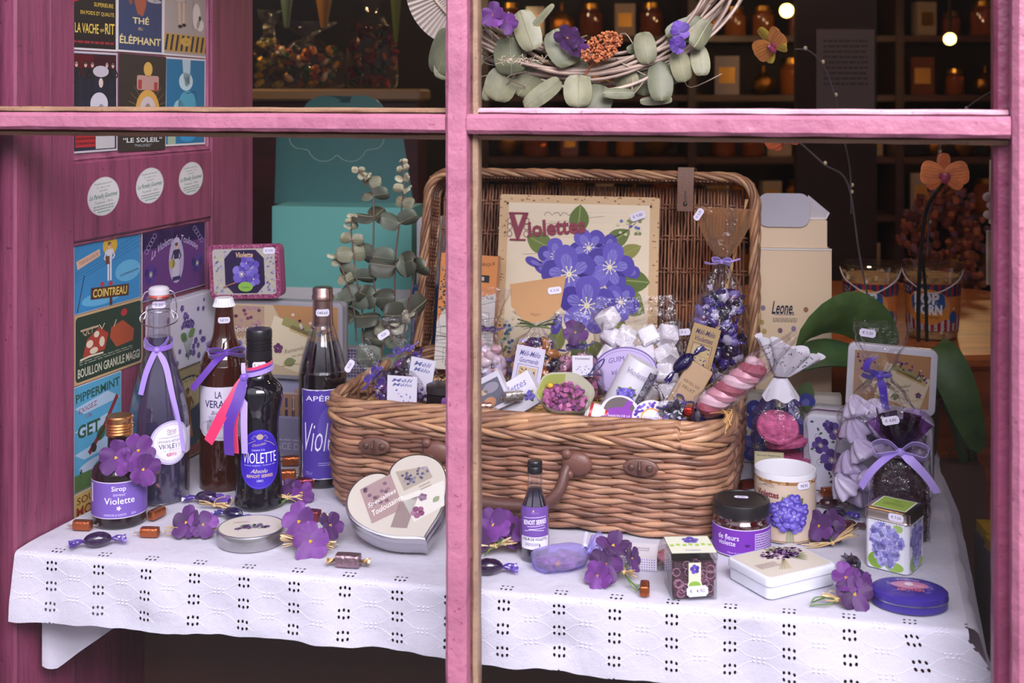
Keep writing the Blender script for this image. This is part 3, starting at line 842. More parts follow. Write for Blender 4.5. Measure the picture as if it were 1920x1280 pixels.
# -- swing-top lemonade bottle
Yc = 1.763; b = thing('lemonade_bottle', 'tall clear swing-top lemonade bottle with lilac ribbon tied round its neck', 'bottle', (xx(298, Yc), Yc, 0), face(xx(298, Yc), Yc))
pr = prof(Yc, [(931, 50), (927, 55), (918, 56), (800, 56), (770, 54), (735, 47), (700, 38), (665, 29), (640, 23.5), (618, 20.5), (598, 20), (572, 20), (566, 23), (556, 22), (553, 17)])
sp = smoothp(pr); m = MB('clear', 'F4F2F8'); m.lathe(sp, 56); m.build('glass_body', b, ang=60)
lq = [(max(.001, r - .003), max(.002, z + .001)) for r, z in sp if z < zz(630, Yc)]; m = MB('darkglass', '46405E'); m.lathe(lq, 48); m.build('lemonade', b, ang=60, label='pale violet-grey lemonade')
m = MB('gloss', 'DAD4DE'); R = 19 * Yc / F; m.lathe([(R * .9, zz(553, Yc)), (R, zz(551, Yc)), (R, zz(541, Yc)), (R * .8, zz(537, Yc)), (R * .4, zz(535, Yc))], 32); st_ = m.build('stopper', b, label='white porcelain stopper')
m = MB('plastic', 'D2533A'); m.lathe([(R * .98, zz(557, Yc)), (R * 1.04, zz(555.5, Yc)), (R * .98, zz(552.6, Yc))], 32); m.build('rubber_ring', st_, label='red rubber ring')
m = MB('metal', 'C8C4CC'); zt, zb = zz(545, Yc), zz(604, Yc); R2 = 20.5 * Yc / F
for s_ in (-1, 1):
    m.tube(bez([(s_ * R * .95, 0, zt), (s_ * (R + .006), 0, zt - .004), (s_ * (R + .010), -.004, zt - .022), (s_ * (R + .007), -.003, zt - .040), (s_ * (R + .002), 0, zz(582, Yc))], 6), .0010, 6)
    m.tube(bez([(s_ * (R + .002), 0, zz(582, Yc)), (s_ * (R + .011), -.006, zz(590, Yc)), (s_ * (R + .009), -.012, zz(602, Yc)), (s_ * .008, -R2 - .006, zb - .003), (0, -R2 - .007, zb - .004)], 6), .0010, 6)
m.tube([(R2 * 1.02 * math.cos(a * PI / 14), R2 * 1.02 * math.sin(a * PI / 14), zz(582, Yc)) for a in range(28)], .0009, 6, closed=True); m.build('wire_bail', b)
lr = 56 * Yc / F + .0002; cv = CV(); cv.rect(.034, -.003, .038, .036, 'D6D0E2', .002).up(); cv.ell(0, 0, .0315, .0315, 'B4A8CE', 40).up().ell(0, 0, .0285, .0285, 'D8D4E6', 40).up().ell(0, 0, .0245, .0245, 'E4E0EE', 40).ring(0, 0, .0265, .0265, .0004, '8C7EB0', 40)
cv.text('Pascal', 0, .018, .004, '8A3A52', shear=.2); cv.text('GUY', 0, .0135, .0045, '6A2A48'); cv.text('Limonade première & bio', 0, .008, .003, '3A3060', w=.036, shear=.3); cv.text('LIMONADE ARTISANALE', 0, .0025, .0034, '2E2658', w=.040); cv.text('VIOLETTE', 0, -.0045, .0068, '2E2658', w=.037, bold=.01)
cv.scribble(0, -.0105, .024, .003, 2, '8A80A8'); cv.ell(-.004, -.0165, .004, .003, 'C488A0'); cv.ell(.003, -.0168, .0045, .003, 'D8A0B4')
lab(b, cv, lr, zz(833, 1.72), -PI / 2 + .0165 / lr * 1.1, label='round lilac and white label')
put_sticker(b, '5.20', around(20.2 * Yc / F, zz(568, Yc)), .020, 0, .004)
k0 = Vector((-.003, -.0215, zz(650, Yc))); m = MB('cloth_ribbon', '8A62C8'); rn = rz(pr)
m.strap([(rn(k0.z) * 1.06 * math.cos(a * PI / 12), rn(k0.z) * 1.06 * math.sin(a * PI / 12), k0.z + .006 + .005 * math.sin(a * PI / 12)) for a in range(-6, 19)], (0, 0, 1), .007, .0004)
def on_bottle(dx_px, py, Yc, rn, off=.0022):   # a point on the front of a lathed bottle
    z = zz(py, Yc - .04); x = dx_px * (Yc - .04) / F; r = rn(z) + off; return (x, -math.sqrt(max(1e-6, r * r - x * x)), z)
bow(m, k0, .0, .0, '9A78D8', [([on_bottle(-12, 675, Yc, rn), on_bottle(-24, 705, Yc, rn), on_bottle(-33, 742, Yc, rn)], 'A184DC'), ([on_bottle(12, 690, Yc, rn), on_bottle(24, 745, Yc, rn), on_bottle(36, 800, Yc, rn), on_bottle(44, 852, Yc, rn, .004)], 'B096E4')], wd=.0085)
for sg in (-1, 1): m.use('cloth_ribbon', '7E58C0'); m.strap([k0, k0 + Vector((sg * .012, .004, .007)), k0 + Vector((sg * .017, .011, .015))], (0, -.6, 1), [.003, .008, .006])
m.build('neck_ribbon', b, label='lilac satin ribbon with two long tails')

# -- brown bottle with crown cap
Yc = 1.822; b = thing('brown_bottle', 'brown glass bottle with white crown cap, purple ribbon and round white label', 'bottle', (xx(420, Yc), Yc, 0), face(xx(420, Yc), Yc))
pr = prof(Yc, [(906, 42), (902, 44.5), (890, 45), (700, 45), (680, 43), (662, 38), (645, 29), (630, 22), (612, 19), (590, 17.5), (577, 17), (573, 18.5), (569, 17)]); sp = smoothp(pr)
m = MB('brownglass', '4A1C10'); m.lathe(sp, 56); m.build('glass_body', b, ang=60)
m = MB('satin', 'E8E6EC'); R = 18 * Yc / F; rg = []
for z, r in ((zz(573, Yc), 1.13), (zz(571.5, Yc), 1.10), (zz(566, Yc), 1.0), (zz(560, Yc), .97), (zz(557.5, Yc), .88)):
    rg.append([(R * r * (1 + (.045 if z < zz(566, Yc) + .001 else .0) * math.cos(21 * 2 * PI * j / 126)) * math.cos(2 * PI * j / 126), R * r * (1 + (.045 if z < zz(566, Yc) + .001 else 0) * math.cos(21 * 2 * PI * j / 126)) * math.sin(2 * PI * j / 126), z) for j in range(126)])
m.loft(rg); m.build('crown_cap', b, label='white crimped crown cap')
cv = CV(); cv.rect(0, 0, .088, .066, 'CFC8DA', .003); cv.ell(0, -.030, .040, .016, 'CFC8DA', 30).up(); cv.ring(0, -.028, .037, .014, .0004, '4A3A6A', 30); cv.text('LA', -.006, .022, .010, '2A1F5A', w=.010, bold=.01); cv.text('VERATTE', -.002, .008, .011, '2A1F5A', w=.052, bold=.01); cv.text('Bière', -.008, -.005, .006, '3A3060', shear=.4); cv.scribble(-.004, -.014, .034, .009, 4, '7A709A', 3); cv.scribble(-.002, -.026, .044, .006, 3, '8A80A8', 5)
cv.up(2).ell(.027, .024, .014, .014, 'D8D2E2').ring(.027, .024, .0135, .0135, .0008, '2A1F5A'); cv.up().text('DAPI', .027, .0265, .004, '2A1F5A', arc=-20); cv.ell(.027, .020, .005, .004, '4A3A6A')
lab(b, cv, 45 * Yc / F + .0002, zz(768, 1.786), -PI / 2 - .06, label='white label with dark violet lettering')
put_sticker(b, '5€70', around(17.7 * Yc / F, zz(597, Yc)), .018, 0, .004)
rn = rz(pr); kz = zz(655, Yc); r0 = rn(kz + .004) * 1.08; m = MB('cloth_ribbon', '6A34B0')
m.strap([(r0 * math.cos(a * PI / 12), r0 * math.sin(a * PI / 12), kz + .003 + .003 * math.sin(a * PI / 12)) for a in range(25)], (0, 0, 1), .011, .0004)
kc = Vector((.004, -r0 - .001, kz)); bow(m, kc, .026, .012, '7238BC', [([kc + Vector((-.016, -.005, -.010)), kc + Vector((-.032, -.007, -.028)), kc + Vector((-.050, -.003, -.050))], '5E2CA0', .010)], wd=.013)
m.build('neck_ribbon', b, label='deep purple satin bow')

# -- liqueur bottle with the blue oval label
Yc = 1.732; b = thing('liqueur_bottle', 'dark liqueur bottle with black cap, blue oval Violette label and pink, purple, lilac ribbons', 'bottle', (xx(486, Yc), Yc, 0), face(xx(486, Yc), Yc))
pr = prof(Yc, [(945, 42), (941, 45.5), (932, 45.5), (890, 41), (840, 37.5), (800, 36), (778, 37), (758, 41), (742, 43.5), (728, 43), (716, 36), (708, 28), (702, 24), (694, 21.5), (668, 21)])
m = MB('darkglass', '17131E'); m.lathe(smoothp(pr), 60); m.build('glass_body', b, ang=60)
m = MB('plastic', '16131A'); R = 24 * Yc / F; c_ = [(R, zz(672, Yc)), (R, zz(655, Yc))]
for k in range(4): c_ += [(R * .93, zz(654 - k * 6, Yc)), (R, zz(651 - k * 6, Yc)), (R, zz(649 - k * 6, Yc))]
c_ += [(R, zz(620, Yc)), (R * .93, zz(616, Yc)), (R * .5, zz(615.5, Yc))]; m.lathe(c_, 40); m.build('screw_cap', b, label='black ridged screw cap')
m = MB('metal', 'B8A898'); R3 = 22.4 * Yc / F; m.lathe([(R3, zz(709, Yc)), (R3, zz(692, Yc))], 40, cap0=False, cap1=False); m.build('foil_collar', b, label='silver foil collar')
rn = rz(pr); zc = zz(862, 1.7); cv = CV(); cv.ell(0, 0, .0315, .0415, '3218A8', 44).up(); cv.ring(0, 0, .0300, .0400, .0004, '6A58D0', 44)
for k in (-1, 1): cv.line([(k * .002, .030), (k * .008, .033), (k * .012, .029), (k * .006, .026), (k * .016, .022), (k * .024, .016)], .0008, 'A89484')
cv.ell(0, .031, .005, .004, 'A89484'); cv.text('Chocolats', -.001, .0205, .0035, 'C8A878', shear=.4, a=.15); cv.text('Liqueur à la', -.002, .0125, .0036, 'D8D4F0'); cv.text('VIOLETTE', 0, .0015, .0145, 'F0ECFC', w=.051, bold=-.004); cv.text('Création originale · Toulouse 1841', 0, -.0088, .0022, 'C8C4EC', w=.046); cv.text('Absolu', -.001, -.0165, .0055, 'D8C8A0', shear=.45); cv.text('BENOIT SERRES', 0, -.0235, .0042, 'D8B488', w=.036, bold=.012); cv.text('1841', 0, -.0300, .0034, 'C8C4EC')
lab(b, cv, lambda z: rn(z) + .0003, zc, -PI / 2 + .03, label='deep blue oval label lettered VIOLETTE')
put_sticker(b, '€ 14,50', around(21.6 * Yc / F, zz(680, Yc)), .019, 0, .004)
kz = zz(700, Yc); r0 = 23.5 * Yc / F; m = MB('cloth_ribbon')
for col, dz, r_ in (('E83A70', .004, 1.06), ('5A2A98', .0, 1.1), ('A890E0', -.003, 1.14)):
    m.use('cloth_ribbon', col); m.strap([(r0 * r_ * math.cos(a * PI / 12), r0 * r_ * math.sin(a * PI / 12), kz + .008 + dz + .005 * math.cos(a * PI / 12)) for a in range(25)], (0, 0, 1), .006, .0004)
kc = Vector((-.021, -.0165, kz - .0)); up = Vector((0, 0, 1))
bow(m, kc, 0, 0, '7A50C8', [([kc + Vector((-.012, -.008, -.022)), kc + Vector((-.030, -.012, -.050)), kc + Vector((-.049, -.010, -.087))], 'E0205E', .016), ([kc + Vector((-.008, -.012, -.030)), kc + Vector((-.014, -.016, -.062)), kc + Vector((-.012, -.016, -.103))], 'D8285E', .012), ([kc + Vector((-.008, -.014, -.028)), kc + Vector((-.020, -.019, -.060)), kc + Vector((-.020, -.020, -.104))], '4E1E96', .016), ([kc + Vector((.000, -.010, -.030)), kc + Vector((.000, -.016, -.065)), kc + Vector((.001, -.017, -.104))], 'B49CE8', .010), ([kc + Vector((-.001, -.002, .010)), kc + Vector((-.001, -.001, .020))], 'C4B4F0', .006)], knot=.0055)
m.build('neck_ribbon', b, label='pink, purple and lilac ribbons knotted at the neck')

# -- aperitif bottle
Yc = 1.838; b = thing('aperitif_bottle', 'tall dark aperitif bottle with bronze capsule and violet label, beside the hamper', 'bottle', (xx(605, Yc), Yc, 0), face(xx(605, Yc), Yc))
pr = prof(Yc, [(902, 42), (898, 44.5), (890, 45), (715, 45), (690, 43.5), (668, 39), (648, 33.5), (630, 27.5), (614, 22.5), (600, 19), (560, 17.5)]); sp = smoothp(pr)
m = MB('clear', 'F4F2F6'); m.lathe(sp, 56); m.build('glass_body', b, ang=60)
m = MB('darkglass', '170C14'); m.lathe([(max(.001, r - .002), z + .001) for r, z in sp if z < zz(634, Yc)], 48); m.build('aperitif', b, ang=60, label='near-black violet drink')
m = MB('metal', 'B89890'); R = 19 * Yc / F; m.lathe([(R * 1.02, zz(609, Yc)), (R * .97, zz(580, Yc)), (R * .96, zz(562, Yc)), (R * 1.05, zz(560, Yc)), (R * 1.05, zz(553, Yc)), (R * .98, zz(551, Yc)), (R * 1.0, zz(541, Yc)), (R * .9, zz(538, Yc)), (R * .4, zz(537.6, Yc))], 40); m.build('capsule', b, label='brushed rose-bronze capsule')
cv = CV(); cv.rect(0, 0, .080, .134, 'D8D0E4', .0); rr = random.Random(2)
pts = []
for k in range(60): t = k / 60 * 4; s_ = int(t); f = t - s_; X, Z = [(-.5 + f, -.5), (.5, -.5 + f), (.5 - f, .5), (-.5, .5 - f)][s_]; pts.append((X * .0775 + rr.uniform(-.0006, .0006), Z * .1315 + rr.uniform(-.0006, .0006)))
cv.up().poly(pts, '4A359A'); cv.up().ell(.012, .008, .024, .036, '5E4CB0', 30); cv.up(); cv.text('APÉRITIF', .002, .055, .0095, 'E8E2F4', w=.066); cv.text('Violette', .004, -.004, .042, 'EEE8FA', w=.074, shear=.35, bold=-.012)
for k in range(3): cv.flower(.018 + k * .007, .032 - k * .006, .009, ['3A1E78', '5A3A9C'], k)
cv.text('75cl', -.026, -.058, .005, 'A898D8', shear=.3); cv.scribble(.004, -.044, .03, .006, 2, 'A898D8')
lab(b, cv, 45 * Yc / F + .0002, zz(818, 1.793), -PI / 2 + .12, label='violet label with a torn white edge')
put_sticker(b, '14€60', around(18.5 * Yc / F, zz(583, Yc)), .021, 0, .004)

# -- miniature
Yc = 1.533; b = thing('miniature_bottle', 'miniature violet liqueur bottle with black cap, in front of the hamper', 'bottle', (xx(1003, Yc), Yc, 0), face(xx(1003, Yc), Yc))
pr = prof(Yc, [(1045, 24), (1042, 26.5), (1036, 27), (962, 27), (948, 25.5), (936, 21), (924, 16.5), (910, 14), (884, 12.5)]); sp = smoothp(pr)
m = MB('clear', 'F4F2F8'); m.lathe(sp, 44); m.build('glass_body', b, ang=60)
m = MB('darkglass', '241A33'); m.lathe([(max(.001, r - .0012), z + .001) for r, z in sp if z < zz(914, Yc)], 40); m.build('liqueur', b, ang=60)
m = MB('plastic', '15131A'); R = 14 * Yc / F; m.lathe([(R, zz(885, Yc)), (R, zz(874, Yc)), (R * .95, zz(873, Yc)), (R, zz(871, Yc)), (R, zz(865, Yc)), (R * .9, zz(862.5, Yc)), (R * .4, zz(862, Yc))], 32); m.build('screw_cap', b, label='black screw cap')
cv = CV(); cv.rect(0, -.0185, .040, .0155, 'D6D2E0').rect(0, .008, .040, .0375, '6A4698'); cv.up(); cv.ell(-.002, .022, .001, .0014, 'D8B070'); cv.text('MAISON 1841', 0, .0195, .0012, 'C8A8D8'); cv.text('BENOIT SERRES', 0, .008, .006, 'EAE2F4', w=.031, bold=.02, a=.06); cv.line([(-.015, .013), (0, .014), (.015, .0145)], .0005, 'EAE2F4'); cv.line([(-.010, .002), (.012, .004), (.014, .0005), (-.008, -.001)], .0005, 'EAE2F4'); cv.line([(-.014, -.004), (-.004, -.0015), (.012, -.003)], .0005, 'EAE2F4')
cv.text('FLEUR DE VIOLETTE', 0, -.0135, .0034, '2E2440', w=.033, bold=.015); cv.scribble(-.004, -.020, .018, .004, 3, '6A6080'); cv.text('$', .006, -.021, .004, '2E2440', bold=.02)
lab(b, cv, 27 * Yc / F + .0002, zz(991, 1.515), label='purple and white label')

# -- jam jar
Yc = 1.567; X = xx(1390, Yc); r = .0372; b = thing('jam_jar', 'squat jar of violet jelly with black lid and bright purple label', 'jar', (X, Yc, 0), face(X, Yc))
sp = smoothp([(r * .9, 0), (r * .99, .0025), (r, .006), (r, .036), (r * .985, .040), (r * .93, .0435), (r * .93, .048)]); m = MB('clear', 'F6F2F4'); m.lathe(sp, 56); m.build('glass_body', b, ang=60)
m = MB('darkglass', '4A1018'); m.lathe([(q - .0012, z + .001) for q, z in sp], 48); m.build('jelly', b, ang=60, label='dark red jelly')
m = MB('satin', '1B191C'); m.lathe([(r * .97, .0475), (r * .995, .0478), (r * .995, .061), (r * .97, .0635), (r * .90, .0645), (r * .82, .0645), (r * .80, .0635), (.0001, .0635)], 60); m.build('lid', b, label='black twist lid')
cv = CV(); cv.rect(0, 0, .130, .0345, 'D8CCE8').up().rect(-.001, 0, .127, .0325, '6E2CA4').up().rect(.029, -.002, .032, .0285, 'B8A0D0'); cv.up(); cv.scribble(.029, -.002, .030, .027, 9, '5A2A8C', 7); cv.text('de fleurs', -.022, .0065, .0068, 'F0E8FA', w=.029); cv.text('violette', -.024, -.001, .0062, 'F0E8FA', w=.024); cv.petal(.003, -.004, .004, .003, .8, '3A1468').petal(.003, -.004, .004, .003, 2.2, '3A1468').petal(.003, -.004, .003, .003, 1.5, '3A1468'); cv.text('Maison de la Violette', -.010, -.0125, .002, 'D0B8E8')
lab(b, cv, r + .0002, .0182, -PI / 2 + .12, label='bright purple label')
put_sticker(b, '6.90', flat((0, .004, .0636), (1, 0, 0), (0, 1, 0)), .018)

# -- mug
Yc = 1.615; r = .0405; hh = .0895; b = thing('mug', 'white mug printed with a violet bouquet and the word Violettes', 'mug', (xx(1472, Yc), Yc, 0), face(xx(1472, Yc), Yc))
m = MB('gloss', 'D8D6DE'); m.lathe([(r * .9, 0), (r * .97, .001), (r, .004), (r, hh - .003), (r * .99, hh), (r * .95, hh), (r * .92, hh - .003), (r * .91, .008), (r * .8, .005), (.0001, .005)], 60); m.build('cup', b, ang=50)
m = MB('gloss', 'D8D6DE'); m.tube(bez([(.008, r - .001, .072), (.011, r + .020, .074), (.013, r + .029, .050), (.011, r + .022, .026), (.008, r - .001, .022)], 6), .0052, 10); m.build('handle', b)
def bouquet(cv, cx, cy, R, seed=1, n=9, lf='5A6030'):
    r_ = random.Random(seed); b0 = cv.ly
    for k in range(10): cv.leaf(cx, cy, R * r_.uniform(.95, 1.15), R * .5, k * .63 + r_.uniform(-.2, .2) + .2, r_.choice([lf, '6E7340', '4A5228', '7E8450']), '8A9058')
    for k in range(6): cv.line([(cx - R * .12 + k * R * .05, cy - R * .7), (cx - R * .22 + k * R * .09, cy - R * 1.75)], R * .035, r_.choice(['5A7048', '6E8458']))
    cv.ly = b0 + 2
    for k in range(n):
        a = k * 2.4; q = R * .80 * math.sqrt((k + .4) / n); cv.ly = b0 + 2 + (n - k) * 5
        cv.flower(cx + q * math.cos(a), cy + q * math.sin(a), R * .40, [r_.choice(['5A48B0', '4A38A0', '6C5AC4']), '5244A8', '7466C8'], r_.random() * 3, 5, 'E0D8B0', hi='8C80D4')
    cv.ly = b0 + 2 + n * 5 + 6
    return cv
cv = CV(); cv.rect(0, 0, .235, .080, 'C8B4A2').up(); cv.rect(0, .0375, .235, .004, '9A7048').rect(0, -.0385, .235, .002, 'A08060'); cv.up()
rr = random.Random(5)
for k in range(40): cv.rect(rr.uniform(-.115, .115), .0375 + rr.uniform(-.002, .002), rr.uniform(.002, .008), .002, rr.choice(['C8A888', '7E5634', 'B89068']))
cv.text('Violettes', -.025, .0215, .0085, '7A2A40', w=.034, bold=.03); cv.line([(-.040, .030), (-.030, .0325), (-.014, .031)], .0005, '7A5A50'); cv.line([(-.030, .0335), (-.022, .0345), (-.014, .0335)], .0007, '5A4A50'); bouquet(cv, .006, -.001, .0240, 3, 13)
lab(b, cv, r + .0001, .042, -PI / 2 + .0, name='printed_band', mat='gloss', label='printed cream band with violets')
put_sticker(b, '9€90', around(r + .0045 * 0 + .0008, .077, -PI / 2 + .62), .019, 0, .005)
# ================================================================= TINS, BOXES, SWEETS AND CLOTH FLOWERS ON THE TABLE
def slab(mb, ol, y0, y1, bv=.002, front_bv=True):      # an outline in x, z pulled back along y; the front face looks at -y
    def R(i, y): return [(x, y, z) for x, z in (inset(ol, i))]
    return mb.loft([R(bv, y0), R(bv * .3, y0 + bv * .3), R(0, y0 + bv), R(0, y1 - bv), R(bv * .3, y1 - bv * .3), R(bv, y1)])
def violets_pic(cv, cx, cy, s, seed=1, cols=('6A58B8', '5444A4', '7C6CC8'), n=6, lf=('5C7038', '78884A')):
    r_ = random.Random(seed); b0 = cv.ly
    for k in range(n + 2): cv.leaf(cx, cy, s * r_.uniform(.7, 1.05), s * .42, r_.uniform(0, 6.28), r_.choice(lf))
    for k in range(n):
        a = 2.4 * k; q = s * .62 * math.sqrt(k / n); cv.ly = b0 + 1 + k * 5
        cv.flower(cx + q * math.cos(a), cy + q * math.sin(a), s * .34, [cols[(k + j) % len(cols)] for j in range(3)], r_.random() * 6, 5, 'E8DCA8')
    cv.ly = b0 + 3 + n * 5; return cv
def letters_pic(cv, W_, H_, seed=0, tint='B8A488'):
    """old letters, books and violets, as printed on the souvenir tins"""
    cv.rect(0, 0, W_, H_, tint).up(); r_ = random.Random(seed)
    cv.poly([(-W_ * .1, H_ * .5), (W_ * .5, H_ * .5), (W_ * .5, -H_ * .1), (W_ * .12, -H_ * .15)], 'A87C54').up()
    cv.rect(W_ * .15, -H_ * .12, W_ * .62, H_ * .66, 'CDBFA4', 0, -.3).up(); cv.rect(-W_ * .33, H_ * .1, W_ * .3, H_ * .75, 'A68A74').up()
    cv.rect(W_ * .2, H_ * .16, W_ * .44, H_ * .13, '8E8A58', 0, -.35); cv.rect(W_ * .26, H_ * .07, W_ * .42, H_ * .09, 'B89E70', 0, -.35).up()
    for k in range(26):
        a = r_.uniform(-.2, .22); cv.ell(W_ * (.25 + a), H_ * (.22 - a * .6 + r_.uniform(-.09, .09)), W_ * .016, H_ * .022, r_.choice(['5A3A5E', '7A5A7A', '3E2A44', 'C8B8B0']), 7)
    for k in range(22): cv.ell(W_ * r_.uniform(-.46, -.22), H_ * r_.uniform(.1, .45), W_ * .018, H_ * .026, r_.choice(['6A3A5A', '8A4A62', 'A07888', '5A2E48']), 7)
    for k in range(7): cv.line([(-W_ * .34, -H_ * .16), (-W_ * .34 + W_ * .02 * (k - 3) * 1.6, H_ * .02)], W_ * .008, 'D8CCA8')
    cv.up(); cv.text('Remember', W_ * .12, -H_ * .12, H_ * .06, '7A6A58', shear=.5, a=-.1 + .35); cv.text('me sweetly', W_ * .15, -H_ * .2, H_ * .05, '7A6A58', shear=.5, a=.25)
    cv.flower(-W_ * .05, -H_ * .12, W_ * .045, ['6A4068', '5A3058']); cv.flower(W_ * .36, -H_ * .25, W_ * .04, ['6A4068', '5A3058']); cv.leaf(0, -H_ * .34, W_ * .12, H_ * .13, .3, '7C8058')
    cv.line([(W_ * -.02, -H_ * .38), (W_ * .12, -H_ * .33), (W_ * .3, -H_ * .37), (W_ * .42, -H_ * .3)], W_ * .006, '9A8A58'); return cv
def standing_tin(name, label, cat, loc, rz_, W_, Hh, D_, r, body, cv, rim=None, lean=0, roll=0, group=None, off=0):
    t = thing(name, label, cat, loc, (lean, roll, rz_), group)
    t.rotation_euler = (Matrix.Rotation(rz_, 3, 'Z') @ Matrix.Rotation(roll, 3, 'Y') @ Matrix.Rotation(-lean, 3, 'X')).to_euler()
    ol = rrect(W_, Hh, r, 6, 0, Hh / 2)
    m = MB('tinpaint', body); slab(m, inset(ol, .0008), D_ * .42, D_, .0015); m.build('tin_body', t)
    m = MB('tinpaint', rim or body); slab(m, ol, 0, D_ * .42 - .0003, .0022)
    m.build('tin_lid', t)
    if cv:
        m = MB('tinpaint'); cv.put(m, flat((0, -.0001, Hh / 2)), 'tinpaint'); m.build('printed_picture', t, smooth=False)
    return t
# -- flat round tin
c, r = stand(471, 1037, 63); c, r = Vector((xx(471, 1.590), 1.590, 0)), .0445
t = thing('round_tin', 'round silver tin with a spray of violets and green leaves on its cream lid', 'tin', c)
m = MB('metal', 'B8B6B8'); m.lathe([(r * .96, 0), (r * .985, .001), (r * .985, .0125)], 64); m.build('tin_body', t)
m = MB('metal', 'C4C2C4'); m.lathe([(r, .0120), (r, .0175), (r * .985, .0192), (r * .94, .0192)], 64); m.build('tin_lid', t)
cv = CV(); cv.ell(0, 0, r * .93, r * .93, 'C6BEB2', 48).up(2); rr = random.Random(4)
for k in range(12): a = rr.uniform(-.3, .5); cv.leaf(rr.uniform(-.018, .018), rr.uniform(-.006, .010), .010, .0045, rr.uniform(0, 6), rr.choice(['6E8458', '8AA06A', '9CB078']))
cv.up()
for k in range(9): cv.flower(rr.uniform(-.020, .020), rr.uniform(-.010, .008), .0045, ['4A3A52', '6A4A6E', '8A7A90'], k)
cv.ly += 6; cv.text('Violettes', -.012, .017, .004, 'B87A7A', shear=.4); m = MB(); cv.put(m, flat((0, 0, .0193), (.97, .25, 0), (-.25, .97, 0)), 'tinpaint'); m.build('printed_lid_picture', t, smooth=False)

# -- heart-shaped tin leaning back on the hamper
def heart(w, h, n=44):
    o = []
    for i in range(n):
        t_ = 2 * PI * i / n + PI; x = 16 * math.sin(t_) ** 3; y = 13 * math.cos(t_) - 5 * math.cos(2 * t_) - 2 * math.cos(3 * t_) - math.cos(4 * t_)
        X, Y = x / 32 * w, (y + 2.5) / 29.5 * h; a_ = math.atan2(Y, X); k_ = .44; o.append((X * (1 - k_) + k_ * .5 * w * math.cos(a_), Y * (1 - k_) + k_ * .5 * h * math.sin(a_)))
    q = [o[0]]
    for p in o[1:]:
        if math.dist(p, q[-1]) > .0028 and math.dist(p, q[0]) > .0028: q.append(p)
    return q
hp = T(741, 1046, 0.0)
t = thing('heart_tin', 'heart-shaped silver tin leaning against the hamper, printed with violets and old letters', 'tin', (hp.x, hp.y + .003, 0))
Rm = Matrix.Rotation(math.radians(-7), 3, 'Z') @ Matrix.Rotation(math.radians(-40), 3, 'X') @ Matrix.Rotation(math.radians(-26), 3, 'Y')
# drawn in x, z with its point turned down to the right; -y faces out
ol = heart(.144, .140, 72); M3 = Matrix.Rotation(math.radians(36), 2); ol = [tuple(M3 @ Vector(p)) for p in ol]; zmin = min(p[1] for p in ol); ol = [(x, z - zmin) for x, z in ol]
if sum(ol[i][0] * ol[(i + 1) % len(ol)][1] - ol[(i + 1) % len(ol)][0] * ol[i][1] for i in range(len(ol))) < 0: ol = ol[::-1]
t.rotation_euler = (Matrix.Rotation(math.radians(-9), 3, 'Z') @ Matrix.Rotation(math.radians(-55), 3, 'X')).to_euler(); t.location.z = .0275; t.location.y -= .012
m = MB('metal', 'BCBABE'); slab(m, inset(ol, .0012), .013, .032, .0015); m.build('tin_body', t)
m = MB('metal', 'CAC8CC'); slab(m, ol, .0, .0128, .0025); m.build('tin_lid', t)
cv = CV(); cv.poly(inset(ol, .0035), 'BDB5AC').up(); hc = Vector((0, .068)); c_, s_ = math.cos(.55), math.sin(.55)
def hq(x, y): x *= 1.15; y *= 1.15; return (hc.x + x * c_ - y * s_, hc.y + x * s_ + y * c_)
cv.poly([hq(-.045, .030), hq(-.006, .034), hq(-.008, -.018), hq(-.047, -.020)], '9C8484'); cv.poly([hq(.0, .034), hq(.036, .024), hq(.036, .006), hq(.000, .004)], '9E9488'); cv.poly([hq(-.006, -.002), hq(.046, -.004), hq(.034, -.036), hq(-.004, -.040)], 'CDC8C2'); cv.poly([hq(-.010, -.008), hq(.012, -.010), hq(-.014, -.044), hq(-.030, -.034)], '8A7A78').up(2)
for k in range(30): cv.ell(*hq(rr.uniform(.004, .034), rr.uniform(.010, .026)), .0022, .0022, rr.choice(['6A6278', '8A8498', '56506A']), 6)
for k in range(26): cv.ell(*hq(rr.uniform(-.042, -.012), rr.uniform(.0, .028)), .003, .003, rr.choice(['8A6A78', '9A8088', '705868']), 6)
cv.up(); cv.text('Specialites', *hq(-.026, .006), .0085, 'EEEAE6', w=.042, a=.55 + .15, shear=.4); cv.text('Toulousaines', *hq(-.023, -.005), .0085, 'EEEAE6', w=.044, a=.55 + .15, shear=.4)
cv.flower(*hq(.004, -.030), .009, ['8A5A78', '7A4868', '9A7088'], 1); cv.flower(*hq(.016, -.014), .006, ['7A6078', '8A7088'], 2); cv.leaf(*hq(.024, -.026), .012, .008, 1.0, '8A9478')
cv.scribble(*hq(.024, -.001), .016, .010, 2, '9A9080', 3, .6)
m = MB(); cv.put(m, flat((0, -.0001, 0)), 'tinpaint', off=.00008); m.build('printed_lid_picture', t, smooth=False)

